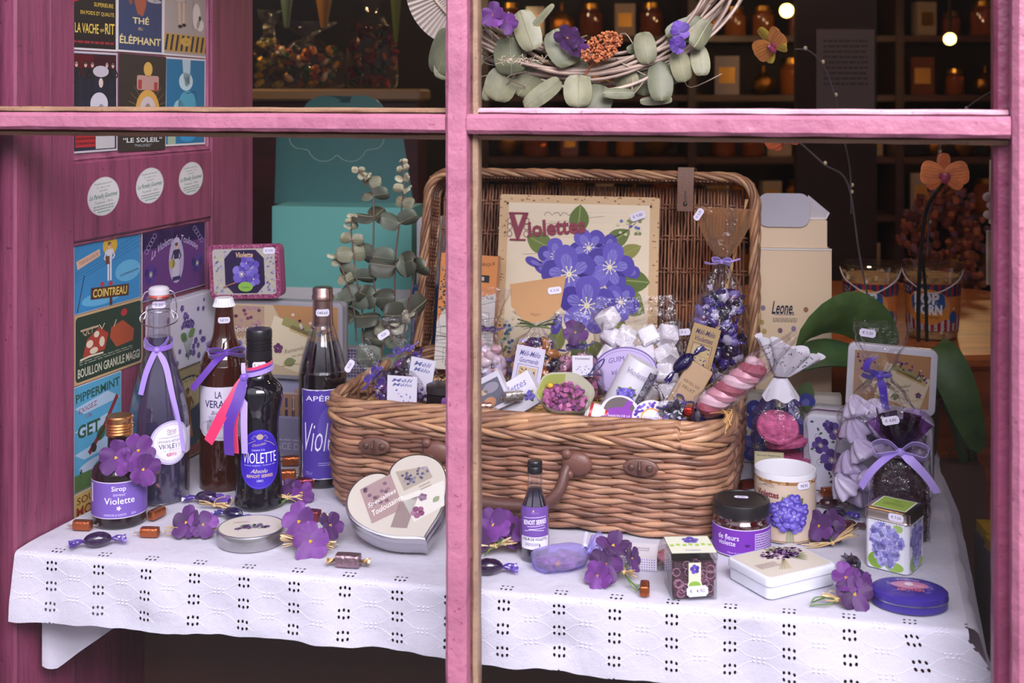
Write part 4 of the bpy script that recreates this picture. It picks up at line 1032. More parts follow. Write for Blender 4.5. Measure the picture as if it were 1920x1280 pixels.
# -- flat rectangular tin
def flat_tin(name, label, loc, rz_, W_, D_, Hh, r, body, cv, group=None):
    t = thing(name, label, 'tin', loc, rz_, group)
    m = MB('tinpaint', body); m.prism(rrect(W_ - .003, D_ - .003, r, 6), [(0, .001), (.001, 0), (Hh * .7, 0)]); m.build('tin_body', t)
    m = MB('tinpaint', body); m.prism(rrect(W_, D_, r, 6), [(Hh * .62, 0), (Hh - .0025, 0), (Hh - .0008, .0008), (Hh, .003)]); m.build('tin_lid', t)
    m = MB(); cv.put(m, flat((0, 0, Hh), (1, 0, 0), (0, 1, 0)), 'tinpaint'); m.build('printed_lid_picture', t, smooth=False); return t
cv = CV(); cv.rect(0, 0, .096, .072, 'C9C0B4', .006).up(2); rr = random.Random(8)
for k in range(12): cv.leaf(.012, .010, .030, .007, -1.0 + k * .26, '8A8A60')
for k in range(6): cv.line([(.008, .006), (-.022 + k * .003, -.022 - k * .001)], .0012, rr.choice(['A8986A', '8A8458', 'BCA880']))
cv.up()
for k in range(150):
    a = rr.uniform(0, 2 * PI); q = math.sqrt(rr.random()); cv.ell(.014 + .030 * q * math.cos(a), .016 + .016 * q * math.sin(a) , .0024, .0018, rr.choice(['7A4E86', '94649C', '5E3A6E', '8A5C94', 'AC86B2']), 7)
cv.scribble(-.026, -.006, .030, .014, 5, '8A6A70', 5)
flat_tin('rectangular_tin', 'flat white rectangular tin with a violet bouquet printed on its cream lid', (.3265, 1.4605, 0), math.radians(28), .106, .082, .025, .009, 'CFD0DC', cv)

# -- clear cube of violet sweets
t = thing('sweet_cube', 'clear plastic cube of dark violet sweets with a green and cream paper band', 'box', (.2115, 1.432, 0), math.radians(3))
s_ = .053
m = MB('clear', 'FCFCFD'); ol = rrect(s_, s_, .001, 2); m.prism(ol, [(0, 0), (s_ * .86, 0)]); m.prism(rrect(s_ + .002, s_ + .002, .001, 2), [(s_ * .86, 0), (s_ + .001, 0)]); m.build('clear_box', t, smooth=False)
m = MB('sugar', '4A2838'); m.prism(rrect(s_ - .006, s_ - .006, .001, 2), [(.002, 0), (s_ * .8, 0)]); rr = random.Random(2)
for k in range(46):
    fx = rr.uniform(-.022, .022); z = rr.uniform(.005, .041); m.use('sugar', rr.choice(['4A2436', '5E3046', '38182A']))
    for q in range(5):
        a = q * 1.2566 + k; m.ell((fx + .0035 * math.cos(a), -.0235, z + .0035 * math.sin(a)), (.0026, .001, .0026), 7, 4)
    m.use('sugar', 'B88AA0')
    if k % 2: m.tube([(fx + .0045 * math.cos(a * PI / 8), -.0243, z + .0045 * math.sin(a * PI / 8)) for a in range(16)], .0004, 4, closed=True)
m.build('sweets', t)
cv = CV(); cv.rect(0, -.0245, .0145, .028, 'C8C8B0').up(); cv.ell(0, -.036, .0085, .0058, 'C8C8B0').up(); cv.ell(0, -.0365, .0070, .0044, '7CA438'); cv.flower(0, -.018, .0055, ['4A3090', '5E44A8'], .5)
m = MB(); cv.put(m, flat((0, -s_ / 2 - .0013, s_ + .001))); cv = CV(); cv.rect(0, 0, s_, s_, 'D0D2C0').up(); cv.flower(.003, .014, .010, ['6A58A8', '5444A0'], .2); cv.ly += 2
for k in range(7): cv.rect(-.022 + k * .0075, -.002 + .002 * (k % 2), .0045, .006, '9CBC50')
cv.text('Violette', 0, -.018, .004, '7A68B0', shear=.3); cv.put(m, flat((0, 0, s_ + .0012), (1, 0, 0), (0, 1, 0))); m.build('paper_band', t, smooth=False)
put_sticker(t, '€  4,90', flat((.003, -s_ / 2 - .0012, .0105)), .025, .06)

# -- hydrangea-like square tin
t = thing('square_tin', 'square tea tin printed with lilac blossoms, green label on its silver lid', 'tin', (xx(1677, 1.512), 1.512, 0), math.radians(-38))
s_ = .0555; hh = .075
m = MB('tinpaint', 'D2D2DE'); m.prism(rrect(s_, s_, .007, 5), [(0, .001), (.001, 0), (hh - .012, 0)]); m.build('tin_body', t)
m = MB('metal', 'B4A8A4'); m.prism(rrect(s_ + .002, s_ + .002, .0075, 5), [(hh - .0145, 0), (hh - .013, -.0008), (hh - .0115, 0), (hh - .002, 0), (hh, .0025)]); m.build('tin_lid', t)
rr = random.Random(12); m = MB()
for fi, (u_, o_) in enumerate((((1, 0, 0), (0, -s_ / 2 - .0002, .031)), ((0, 1, 0), (s_ / 2 + .0002, 0, .031)))):
    cv = CV(); cv.rect(0, 0, s_ - .010, .060, 'D8D8E2').up(); cv.ell(-.012, -.020, .011, .010, '7CA03C').ell(.010, -.024, .012, .006, '8CB04C').ell(.015, .024, .006, .005, '9CB868').up()
    for k in range(150):
        a = rr.uniform(0, 2 * PI); q = math.sqrt(rr.random()); X, Z = .0225 * q * math.cos(a) * (1 - .3 * (math.sin(a) < 0)), .002 + .028 * q * math.sin(a); cv.ly = 3 + k % 5; cc = rr.choice(['9A94D4', '8480C8', 'ACA8E2', '7A70BA', 'A498D4', 'B8B4E6'])
        for p_ in range(4): cv.ell(X + .002 * math.cos(p_ * 1.57 + k), Z + .002 * math.sin(p_ * 1.57 + k), .0021, .0019, cc, 7)
    cv.ly = 9
    for k in range(14): cv.ell(-.021 + k * .0033, .029, .0012, .0014, 'E4E4EC', 6)
    cv.put(m, flat(o_, u_), 'tinpaint')
cv = CV(); cv.rect(0, 0, .044, .044, 'D0D4C8').up().rect(0, 0, .040, .040, '8CA840').up(); cv.text('Thé', 0, .010, .005, '4A5A2A', shear=.3); cv.scribble(0, -.002, .026, .010, 3, '5A6A30'); cv.put(m, flat((0, 0, hh + .0001), (1, 0, 0), (0, 1, 0))); m.build('printed_panels', t, smooth=False, label='lilac blossom panels and green lid label')
put_sticker(t, '€ 7,50', flat((.013, -s_ / 2 - .0013, hh - .0062)), .019)

# -- oval pastille tin
t = thing('oval_tin', 'oval dark purple pastille tin with a pink picture, at the front edge of the cloth', 'tin', (xx(1706, 1.392), 1.394, 0), math.radians(-12))
m = MB('tinpaint', '3A2C86'); m.prism(ellip(0, 0, .0425, .0335, 48), [(0, .0015), (.0015, 0), (.0105, 0)]); m.build('tin_body', t)
m = MB('metal', 'B8B4CC'); m.prism(ellip(0, 0, .0436, .0346, 48), [(.0095, 0), (.0108, 0)]); m.build('rolled_edge', t)
m = MB('tinpaint', '3A2C86'); m.prism(ellip(0, 0, .0432, .0342, 48), [(.0109, 0), (.0165, .0004), (.0185, .003), (.0198, .008), (.0203, .016)]); m.build('tin_lid', t)
cv = CV(); rr = random.Random(3)
for k in range(60):
    a = rr.uniform(0, 6.28); q = rr.uniform(.62, .95); cv.ell(.030 * q * math.cos(a), .022 * q * math.sin(a), .0022, .0014, rr.choice(['5A4AA8', '2C206C', '6C5CB8']), 6)
cv.up(); cv.ell(.001, .002, .021, .011, 'B4749A', 30).up(); cv.ell(0, .004, .005, .005, 'CEC6D2').ell(-.009, .001, .006, .004, 'B88098').ell(.010, .000, .007, .003, 'C890A4').up()
cv.text('Toulouse', 0, .0185, .0048, 'C8B4D8', w=.026, bold=.02, arc=14); cv.text('AECITAIN', 0, -.012, .0062, 'C86A78', w=.030, bold=.03); cv.scribble(-.021, .004, .008, .006, 3, 'B0A4D8'); cv.scribble(.022, -.003, .008, .004, 2, 'B0A4D8')
m = MB(); fl = flat((0, 0, 0), (1, 0, 0), (0, 1, 0)); cv.put(m, lambda a, b, h: Vector((a, b, .0213 - 2.6 * (a * a) * .55 - b * b * 1.6 + h * .5)), 'tinpaint', step=.004, ystep=.004); m.build('printed_lid_picture', t, smooth=False)

# -- box of pink soaps behind the cube
t = thing('soap_box', 'low clear box with pink rounds and lilac gingham card, behind the plastic cube', 'box', (.188, 1.512, 0), math.radians(-10))
m = MB('paper', 'CFC8D0'); m.box((-.030, 0, .0075), (.050, .050, .015)); m.build('card_sleeve', t, smooth=False)
m = MB('clear', 'FAFAFB'); m.box((.022, 0, .012), (.052, .050, .024), .004); m.build('clear_tray', t)
m = MB('sugar', 'B06A78'); m.ell((.012, -.003, .011), (.019, .018, .009), 18, 10); m.build('pink_soap', t); m = MB('sugar', 'B06A78'); m.ell((.036, .004, .010), (.010, .018, .009), 16, 8); m.build('pink_soap', t)
cv = CV(); cv.text('GRAINS', -.028, .008, .005, '5A5468', shear=.1); cv.scribble(-.028, .001, .024, .005, 2, '8A8498'); m = MB(); cv.put(m, flat((0, 0, .0151), (1, 0, 0), (0, 1, 0))); m.build('card_lettering', t, smooth=False); m = MB(); cv = CV()
for i in range(16):
    for j in range(5): cv.rect(-.053 + i * .003, .0015 + j * .003, .0015, .0015, '7A68A8')
cv.put(m, flat((0, -.0251, 0))); m.build('gingham_edge', t, smooth=False)

# ---- cloth violets
def violet_head(parent, loc, dr, r, tone=0, seed=0, spin=0, name='flower_head'):
    rr = random.Random(seed); q = Vector(dr).normalized().to_track_quat('Z', 'Y').to_matrix() @ Matrix.Rotation(spin, 3, 'Z')
    cols = [['622078', '561C6C', '6C2C84'], ['461458', '521C66', '3C104C'], ['5A3498', '4C2888', '6A42A4']][tone]
    m = MB('petal')
    for k in range(5):
        a = k * 2 * PI / 5 + PI / 2 + rr.uniform(-.12, .12); L = r * (1.05 if k in (0, 2, 3) else .92) * rr.uniform(.94, 1.05); W_ = r * .98; cup = rr.uniform(.05, .30); tw = rr.uniform(-.25, .25); ph = rr.uniform(0, 6)
        m.use('petal', rr.choice(cols))
        def fn(u, v):
            s_ = (1 - math.cos(PI * u)) / 2; w_ = math.sin(PI * (.04 + .93 * u)) ** .7 * (.72 + .34 * s_)
            y = (v - .5) * W_ * max(.06, w_); x = L * s_
            z = .0008 * k % .002 + r * (cup * s_ * s_ * .9 + tw * (v - .5) * s_ - .25 * (v - .5) ** 2 * s_ + .035 * math.sin(9 * v + ph) * s_)
            return (x * math.cos(a) - y * math.sin(a), x * math.sin(a) + y * math.cos(a), z + .0003 * k)
        m.grid(fn, 9, 6)
    h = m.build(name, parent, ang=70, loc=Vector(loc), rot=q.to_euler())
    s = MB('gloss', 'D8A028')
    for k in range(3): s.ell((.0011 * math.cos(k * 2.1), .0011 * math.sin(k * 2.1), r * .06), (r * .075, r * .055, r * .09), 8, 5)
    s.build('stamen', h, label='yellow stamen'); return h
def raffia(mb, c, d, n=16, L=.030, w=.0009, cols=('CDB184', 'BC9C6C', 'DCC398', 'A88858'), rr=None, fan=.35):
    rr = rr or random.Random(1); c = Vector(c); d = Vector(d).normalized()
    for sg in (-1, 1):
        for k in range(n):
            e_ = (d * sg + Vector((rr.uniform(-fan, fan), rr.uniform(-fan, fan), rr.uniform(-fan * .4, fan)))).normalized(); mb.use('matte', rr.choice(cols)); l = L * rr.uniform(.5, 1.05)
            p = [c, c + e_ * l * .5 + Vector((0, 0, rr.uniform(0, .002))), c + e_ * l]
            for z in p: z.z = max(z.z, .001)
            mb.strap(bez(p, 3), (rr.uniform(-1, 1), rr.uniform(-1, 1), .5), w * rr.uniform(.8, 1.7), .0002)
    return mb
def raffia_loops(mb, c, R, n, rr, col=('CDB184', 'DCC398', 'BC9C6C')):
    for k in range(n):
        a = rr.uniform(0, PI); t_ = rr.uniform(-.5, .8); q = Matrix.Rotation(a, 3, 'Z') @ Matrix.Rotation(t_, 3, 'X'); mb.use('matte', rr.choice(col)); rx, ry = R * rr.uniform(.6, 1.1), R * rr.uniform(.3, .6)
        mb.tube([Vector(c) + q @ Vector((rx * (1 - math.cos(j * PI / 8)), ry * math.sin(j * PI / 8), 0)) + Vector((0, 0, .002)) for j in range(16)], .0007, 4, closed=True)
def posy(px, py, heads, label, rdir=(1, 0, .1), rL=.030, rc=(0, 0, .006), stems=None, seed=0, z=0, loops=0, tone=0, base=None, n=14):
    c = base if base is not None else T(px, py, z); t = thing('violet_posy', label, 'artificial flower', c, 0, 'cloth violets tied with raffia'); rr = random.Random(seed)
    for i, (dx, dz, dy, dr, r, tn) in enumerate(heads): violet_head(t, (dx, dy, dz), dr, r, tn, seed * 10 + i, rr.uniform(0, 1.2))
    m = MB('matte'); raffia(m, rc, rdir, n, rL, .0011, rr=rr)
    if loops: raffia_loops(m, rc, .013, loops, rr)
    m.ell(rc, (.003, .0025, .0028), 8, 6); m.build('raffia_tie', t, label='straw-coloured raffia tie')
    m = MB('leafm')
    for a in (stems or []):
        m.use('leafm', rr.choice(['5A7A42', '6E8C50', '4A6A38']))
        m.tube(bez([Vector(rc)] + [Vector(q) for q in a], 5), .0009, 5)
    for i, (dx, dz, dy, dr, r, tn) in enumerate(heads):
        m.use('leafm', '56703E'); d_ = Vector(dr).normalized(); m.tube([Vector((dx, dy, dz)) - d_ * .0006, Vector((dx, dy, dz)).lerp(Vector(rc), .5) - d_ * .004 + Vector((0, 0, .001)), Vector(rc)], .0009, 5)
    m.build('stems', t, label='green wire stems'); return t
V = Vector
# head: (dx, dz, dy, direction, radius, tone)
posy(365, 1003, [(-.010, .017, -.002, (-.35, -1, .75), .0225, 1), (.012, .015, -.004, (.35, -1, .7), .0195, 0)], 'cloth violets with raffia lying behind two copper-wrapped caramels, left of the round tin', (-.9, -.25, .0), .036, (-.004, .004, .004), seed=1, tone=0)
posy(410, 955, [(.0, .010, .012, (.1, -.2, 1), .013, 2)], 'violet sprig with raffia loop lying beside purple sweets at the liqueur bottle', (-1, .0, .1), .024, (-.006, 0, .006), seed=2, loops=3, n=8)
posy(540, 945, [(.018, .014, .006, (.8, -.8, .5), .019, 0), (-.001, .020, .012, (-.2, -.8, .8), .014, 1)], 'violet posy with big raffia loops, beside the foot of the blue-labelled liqueur bottle', (-1, -.1, .1), .024, (.0, -.004, .010), [[(-.012, -.010, .004), (-.022, -.012, .003)], [(-.01, -.014, .003), (-.024, -.016, .003)]], seed=3, loops=9)
posy(572, 1035, [(-.010, .034, .014, (-.15, -1, .55), .024, 0), (.008, .016, -.006, (.15, -1, .45), .025, 0), (.030, .030, .012, (.9, -.6, .6), .019, 1)], 'largest violet posy with fanned raffia ends, between the round tin and the heart tin', (-1, -.05, .08), .038, (.004, .004, .010), seed=4, n=26)
posy(930, 1040, [(-.004, .034, .010, (-.3, -.8, .8), .024, 0), (.014, .030, .016, (.5, -.7, .8), .023, 0), (-.020, .018, .006, (-.8, -.8, .4), .019, 1), (.022, .018, .012, (.9, -.5, .4), .018, 1)], 'violet posy with loops of raffia standing beside the miniature bottle', (1, -.3, .35), .024, (.0, -.008, .014), [[(-.008, -.010, .010), (-.014, -.010, .003)], [(.004, -.012, .018), (.010, -.010, .024)]], seed=5, loops=4, n=12)
posy(1145, 1090, [(.004, .038, .012, (.1, -.5, 1), .021, 1), (-.006, .022, -.004, (-.25, -1, .4), .021, 1), (-.016, .011, -.010, (-.5, -1, .5), .018, 0), (.026, .026, .004, (.9, -.6, .4), .016, 1)], 'dark violet posy between the mesh sachet and the plastic cube', (.5, -.9, .1), .020, (.016, -.008, .014), [[(.020, -.020, .010), (.030, -.026, .003)], [(.024, -.018, .006), (.036, -.022, .003), (.030, -.028, .002)], [(.022, -.026, .006), (.028, -.034, .002)]], seed=6, loops=3)
posy(1545, 1020, [(-.006, .024, .000, (-.7, -1, .4), .020, 1), (.010, .016, .006, (.1, -1, .3), .018, 1), (.018, .024, .016, (.6, -.6, .6), .018, 1)], 'dark violet posy with a raffia broom, at the foot of the mug', (.9, -.3, .42), .040, (.008, -.012, .006), seed=7, n=16)
posy(1592, 1130, [(-.002, .026, .006, (-.2, -.7, .9), .019, 0), (.004, .013, -.008, (-.05, -1, .55), .021, 1), (.016, .018, .004, (.7, -.8, .5), .019, 0)], 'violet posy with green wire loops beside the oval purple tin', (-1, -.1, .15), .018, (-.016, -.006, .006), [[(-.030, -.010, .010), (-.044, -.008, .004)], [(-.028, -.014, .004), (-.042, -.010, .002), (-.048, -.012, .002)], [(-.026, -.004, .008), (-.040, -.004, .008), (-.046, -.008, .003)]], seed=8, loops=3)

# violets tied on the syrup bottle's neck
sb = [o for o in bpy.data.objects if o.name == 'syrup_bottle'][0]
vn = thing('violet_posy', 'three purple cloth violets hung round the neck of the small syrup bottle', 'artificial flower', sb.location.copy(), sb.rotation_euler.copy(), 'cloth violets tied with raffia')
for i, (x, z, y, dr, r) in enumerate(((-.004, .096, -.030, (-.3, -1, .25), .024), (.024, .103, -.030, (.25, -1, .3), .023), (.030, .080, -.040, (.3, -1, .1), .023))): violet_head(vn, (x, y, z), dr, r, 0, 90 + i, i * .5)
m = MB('leafm', '4A6A38'); m.tube([(.0175 * math.cos(a * PI / 10), .0175 * math.sin(a * PI / 10), .098) for a in range(20)], .0009, 5, closed=True)
for x, z, y in ((-.004, .096, -.028), (.024, .103, -.028), (.030, .080, -.038)): m.tube([(x, y, z), (x * .6, -.024, .098), (0, -.0176, .098)], .0009, 5)
m.build('wire_stem', vn)
# ---- wrapped sweets
def twist(m, c, d, L, w, mat, col, seed=0, up=V((0, 0, 1))):
    rr = random.Random(seed); d = V(d).normalized(); side = d.cross(up).normalized(); u2 = side.cross(d); m.use(mat, col)
    def fn(u, v):
        s_ = (u) ** .8; wd = w * (.16 + .9 * s_); a = (v - .5) * 2
        return V(c) + d * L * u + side * a * wd / 2 + u2 * (w * .16 * math.sin(a * 7 + seed) * s_ + w * .08 * math.sin(a * 13 + u * 5))
    m.grid(fn, 6, 16)
def dark_sweet(name, label, loc, rz_, s=1.0, col='2C1440', wcol='4A2A8C', tilt=0):
    t = thing(name, label, 'sweet', loc, (tilt, 0, rz_), 'purple twist-wrapped sweets'); m = MB('wrapper', col); m.ell((0, 0, .0082 * s), (.0155 * s, .0092 * s, .0082 * s), 20, 12, jit=.10, rnd=rz_); 
    for k in range(5): m.tube([V((x * .003 * s, (.0092 * math.sin(.6 * k - 1.2)) * s * math.sqrt(max(0, 1 - (x * .003 / .0155) ** 2)), (.0082 + .0084 * math.cos(.6 * k - 1.2) * math.sqrt(max(0, 1 - (x * .003 / .0155) ** 2))) * s)) for x in range(-5, 6)], .0004 * s, 4)
    m.build('sweet_body', t)
    for sg in (-1, 1):
        m = MB(); twist(m, (sg * .0145 * s, 0, .0075 * s), (sg, .12 * sg, -.1), .017 * s, .017 * s, 'wrapper', wcol, sg + 2); m.build('wrapper_end', t)
    return t
def caramel(label, loc, rz_, s=1.0, tilt=0, col='B8643C', group='copper-wrapped caramels', ends='cello', endcol='FAF4EE', name='wrapped_caramel'):
    t = thing(name, label, 'sweet', loc, (tilt, 0, rz_), group); m = MB('foil', col); rr = random.Random(int(rz_ * 100)); rg = []
    for x, k in ((-.0125, .75), (-.0118, .98), (-.006, 1), (0, 1.02), (.006, .99), (.0118, .98), (.0125, .75)):
        rg.append([(x * s, y * k * s, (.0068 + z * k) * s) for y, z in rrect(.0125, .0128, .0032, 3)])
    m.loft(rg); m.build('sweet_body', t)
    for sg in (-1, 1):
        m = MB(); twist(m, (sg * .012 * s, 0, .0065 * s), (sg, .2 * sg, -.12), .010 * s, .011 * s, ends, endcol, sg + 5); m.build('wrapper_end', t)
    return t
caramel('copper caramel lying at the left corner of the cloth, beside the syrup bottle', T(155, 993), .0 - .1)
caramel('copper caramel standing on edge just right of the syrup bottle', T(294, 972) + V((0, 0, .001)), 1.15, 1.0)
caramel('copper caramel in front, between the syrup bottle and the cloth violets', T(281, 1006), -.05, .98)
caramel('copper caramel farthest back, between the liqueur and aperitif bottles, upper of two', T(547, 872) + V((0, 0, .0)), .12, 1.15)
caramel('copper caramel between the liqueur and aperitif bottles, lower of two', T(537, 898), .1, 1.1)
caramel('copper caramel standing upright in front of the pink soaps', T(1209, 1112), 1.45, .9)
caramel('red and silver wrapped sweet lying between liqueur bottle and aperitif bottle', T(572, 914), .3, 1.1, col='7A3440', group='red and silver wrapped sweets', name='wrapped_sweet')
caramel('red and silver wrapped sweet behind the largest violet posy', T(582, 975), -.25, 1.15, col='9A4858', group='red and silver wrapped sweets', name='wrapped_sweet', ends='foil', endcol='A88A60')
caramel('red and silver wrapped sweet with gold ends lying alone in front of the heart tin', T(653, 1062), -.15, 1.25, col='A88A94', group='red and silver wrapped sweets', name='wrapped_sweet', ends='foil', endcol='A08058')
for o in [o for o in bpy.data.objects if o.get('label', '').startswith('red and silver')]:
    m = MB('foil', '8C2A3C'); k = o.location; m.box((0, .001, .0145), (.020, .007, .0012)); m.build('red_stripe', o, label='dark red stripe')
caramel('small copper caramel behind the mug, beside the flowered tin', T(1556, 930), .1, 1.0); caramel('russet caramel between the jam jar and the mug, against the hamper', T(1399, 916), .5, 1.0, col='7A2E22')
dark_sweet('purple_sweet', 'dark purple sweet with twisted ends at the front left of the cloth', T(183, 1024), .30, 1.12)
dark_sweet('purple_sweet', 'dark purple sweet lying at the foot of the brown bottle', T(388, 944), -.15, 1.1)
dark_sweet('purple_sweet', 'dark purple sweet in front of the liqueur bottle, beside the violet sprig', T(437, 974), -.45, 1.0, '1E1440', '3A2C84')
dark_sweet('purple_sweet', 'dark purple sweet in front of the posy beside the miniature bottle', T(915, 1076), .05, 1.15, '2A1236', '4A2690')
dark_sweet('purple_sweet', 'dark purple sweet between the mug and the meringue bag', T(1565, 975), .10, 1.05, '1E1230', '3C2A8C')
dark_sweet('purple_sweet', 'dark purple sweet standing between the square tin and the rectangular tin', T(1600, 1068), 1.5, 1.0, '1C1428', '34285C')
dark_sweet('purple_sweet', 'brownish sweet with clear ends beside the raffia broom', T(1588, 995), .2, .9, '4A2028', '5A3A48')
dark_sweet('purple_sweet', 'small dark red sweet behind the purple one, near the mug', T(1555, 952), .0, .9, '3E1A24', '5A3040')

# -- organza sachet
t = thing('mesh_sachet', 'lilac mesh sachet of candied violet petals tied with a ribbon bow', 'sachet', T(1052, 1062) + V((0, .004, 0)), math.radians(25))
m = MB('sugar'); rr = random.Random(9)
for k in range(80):
    a = rr.uniform(0, 6.28); q = math.sqrt(rr.random()); x, y = .030 * q * math.cos(a), .020 * q * math.sin(a); z = .005 + .011 * (1 - q * q) * rr.random() ** .4
    m.use('sugar', rr.choice(['9A4A78', 'B06A90', 'C27C9C', '6A2C54', '8A4870'])); m.ell((x, y, z), (.0052 * rr.uniform(.7, 1.2), .0045, .0038), 8, 5, rot=Matrix.Rotation(rr.uniform(0, 6), 3, 'Z') @ Matrix.Rotation(rr.uniform(-1, 1), 3, 'X'), jit=.5, rnd=k)
m.use('sugar', 'D8A030'); m.ell((-.013, -.017, .010), (.004, .003, .004), 8, 5); o = m.build('candied_petals', t); o['kind'] = 'stuff'
m = MB('organza', 'C8BCF0')
def sach(u, v):
    a = u * 2 * PI; y = 1 - v; W_ = .040 * (1 - .0) * math.cos(a); s_ = v
    r = [(0, .0), (.12, .030), (.5, .040), (.8, .032), (.93, .012), (1, .004)]
    for (p, q), (p2, q2) in zip(r, r[1:]):
        if s_ <= p2: rr_ = q + (q2 - q) * (s_ - p) / (p2 - p); break
    return (-.040 + s_ * .078, .78 * rr_ * math.cos(a), max(.0012, .010 + .012 * math.sin(a) * min(1, rr_ / .02) + .001 * math.sin(a * 9)))
m.grid(sach, 30, 16)
def frill(u, v):
    a = u * 2 * PI; r = .003 + .017 * v; return (.038 + .018 * v, r * math.cos(a) * (1 + .25 * math.sin(a * 7)), .010 + .006 * v + r * .8 * math.sin(a) * (1 + .25 * math.sin(a * 5)))
m.grid(frill, 40, 5); m.build('mesh_bag', t, label='see-through lilac mesh')
m = MB('cloth_ribbon', '8E84D8'); bow(m, (.038, -.002, .013), .014, .012, '8E84D8', [([V((.042, -.010, .008)), V((.052, -.016, .012))], '7C72CC', .004), ([V((.036, .004, .020)), V((.040, .006, .034))], 'B4B0E8', .004)], wd=.005, knot=.003); m.build('ribbon_bow', t)
# ================================================================= CARDS ON THE SHUTTER, TINS AND BOXES AT THE BACK
SR = PI / 2 - SA
def shp(u, z, off): return SO + Matrix.Rotation(SR, 3, 'Z') @ V((u, -off, z))
def card(name, label, px0, px1, z0, z1, fn, cat='postcard', off=-.0090, rot=0, border='CFC8CC', bw=.003, group='postcards pinned on the shutter', th=.0008, upx=None):
    u0, u1 = (SU(px0), SU(px1)) if upx is None else upx; W_, Hh = u1 - u0, z1 - z0
    c = shp((u0 + u1) / 2, (z0 + z1) / 2, off + th)
    m = MB('paper', border); m.box((0, th / 2, 0), (W_, th, Hh)); cv = CV(); cv.rect(0, 0, W_, Hh, border).up(); fn(cv, W_ - 2 * bw, Hh - 2 * bw); cv.put(m, flat(), off=.00008)
    o = m.build(name, None, smooth=False, loc=c); o.rotation_euler = (Matrix.Rotation(SR, 3, 'Z') @ Matrix.Rotation(rot, 3, 'Y')).to_euler()
    return tag(o, label, cat, group)
def person(cv, x, y, s, skin, top, low, hair='2A1A14', skirt=False):       # a plain little printed figure
    cv.ell(x, y + s * .40, s * .055, s * .07, skin).ell(x, y + s * .445, s * .065, s * .045, hair)
    cv.poly([(x - s * .12, y + s * .32), (x + s * .12, y + s * .32), (x + s * .09, y + s * .02), (x - s * .09, y + s * .02)], top)
    if skirt: cv.poly([(x - s * .08, y + s * .04), (x + s * .08, y + s * .04), (x + s * .18, y - s * .42), (x - s * .18, y - s * .42)], low)
    else:
        cv.rect(x - s * .05, y - s * .2, s * .06, s * .45, low).rect(x + s * .05, y - s * .2, s * .06, s * .45, low)
    cv.line([(x - s * .11, y + s * .3), (x - s * .2, y + s * .12), (x - s * .1, y + s * .04)], s * .05, top); cv.line([(x + s * .11, y + s * .3), (x + s * .2, y + s * .14), (x + s * .12, y + s * .08)], s * .05, top); return cv
def c_vache(cv, w, h):
    cv.rect(0, 0, w, h, '160E10').up(); cv.poly([(-w / 2, h / 2), (-w * .12, h / 2), (-w * .12, h * .14), (-w * .3, -h * .02), (-w / 2, -h * .06)], 'B01C20'); cv.ell(w * .16, h * .3, w * .13, h * .1, 'B8202A').up()
    cv.text('SUPERIEURE', w * .22, -h * .05, h * .042, 'D8B848', w=w * .44); cv.text('EN POIDS ET QUALITE', w * .08, -h * .145, h * .045, 'D8B848', w=w * .76); cv.text('LA VACHE', -w * .16, -h * .30, h * .10, 'E0C050', w=w * .52, bold=.01); cv.text('qui', w * .18, -h * .31, h * .05, 'E0C050'); cv.text('RIT', w * .36, -h * .29, h * .11, 'E0C050', w=w * .22, bold=.01); cv.scribble(0, -h * .44, w * .9, h * .06, 1, '8A2030')
def c_ele(cv, w, h):
    cv.rect(0, 0, w, h, '2E3A5E').up(); cv.poly([(-w * .2, h / 2), (w * .2, h / 2), (w * .12, h * .0), (w * .05, -h * .12), (-w * .08, -h * .1), (-w * .16, h * .05)], '9A5038'); cv.line([(-w * .2, h * .36), (-w * .34, h * .2), (-w * .22, -.0)], w * .07, '8A4834'); cv.line([(w * .2, h * .3), (w * .34, h * .16)], w * .07, 'A05A40'); cv.ell(w * .32, h * .06, w * .17, h * .022, 'A8A0A8').ell(w * .32, h * .09, w * .08, h * .04, 'C8C4C8')
    cv.up(); cv.text('THÉ', 0, -h * .165, h * .085, 'D8C890', w=w * .38, bold=.02); cv.text('DE L’', 0, -h * .26, h * .03, 'D8C890'); cv.text('ÉLÉPHANT', 0, -h * .38, h * .10, 'D8C890', w=w * .95, bold=.02)
def c_girl(cv, w, h):
    cv.rect(0, 0, w, h, 'A09490').up(); cv.poly([(-w * .26, h * .5), (0, h * .5), (-w * .04, h * .1), (-w * .26, h * .1)], 'B4A8A0').line([(-w * .17, h * .1), (-w * .15, -h * .16)], w * .05, 'C4A890').line([(-w * .06, h * .1), (-w * .06, -h * .14)], w * .05, 'C4A890').ell(-w * .14, -h * .18, w * .05, h * .02, '1E1412').ell(-w * .05, -h * .16, w * .05, h * .02, '1E1412')
    cv.frame(-w * .14, h * .31, w * .26, h * .42, .0006, '3A2620'); cv.ell(w * .2, h * .20, w * .07, h * .04, 'D0C8C4').ell(w * .25, -h * .04, w * .1, h * .15, 'D0C8C4').ell(w * .34, -h * .14, w * .09, h * .07, 'D0C8C4').up().ell(w * .22, h * .22, w * .03, h * .025, '1E1412').ell(w * .33, -h * .06, w * .03, h * .03, '3A2A26').line([(w * .16, h * .14), (w * .16, -h * .2)], .0006, '2A1C18')
    cv.rect(0, -h * .37, w, h * .2, 'B08A40').up()
    for k in range(9): x = -w * .5 + k * w * .12; cv.poly([(x, -h * .46), (x + w * .05, -h * .46), (x + w * .1, -h * .28), (x + w * .05, -h * .28)], '1E2438')
    cv.up().ell(0, -h * .35, w * .13, h * .05, 'C09A48').text('Cirage', 0, -h * .35, h * .03, '2A2A20')
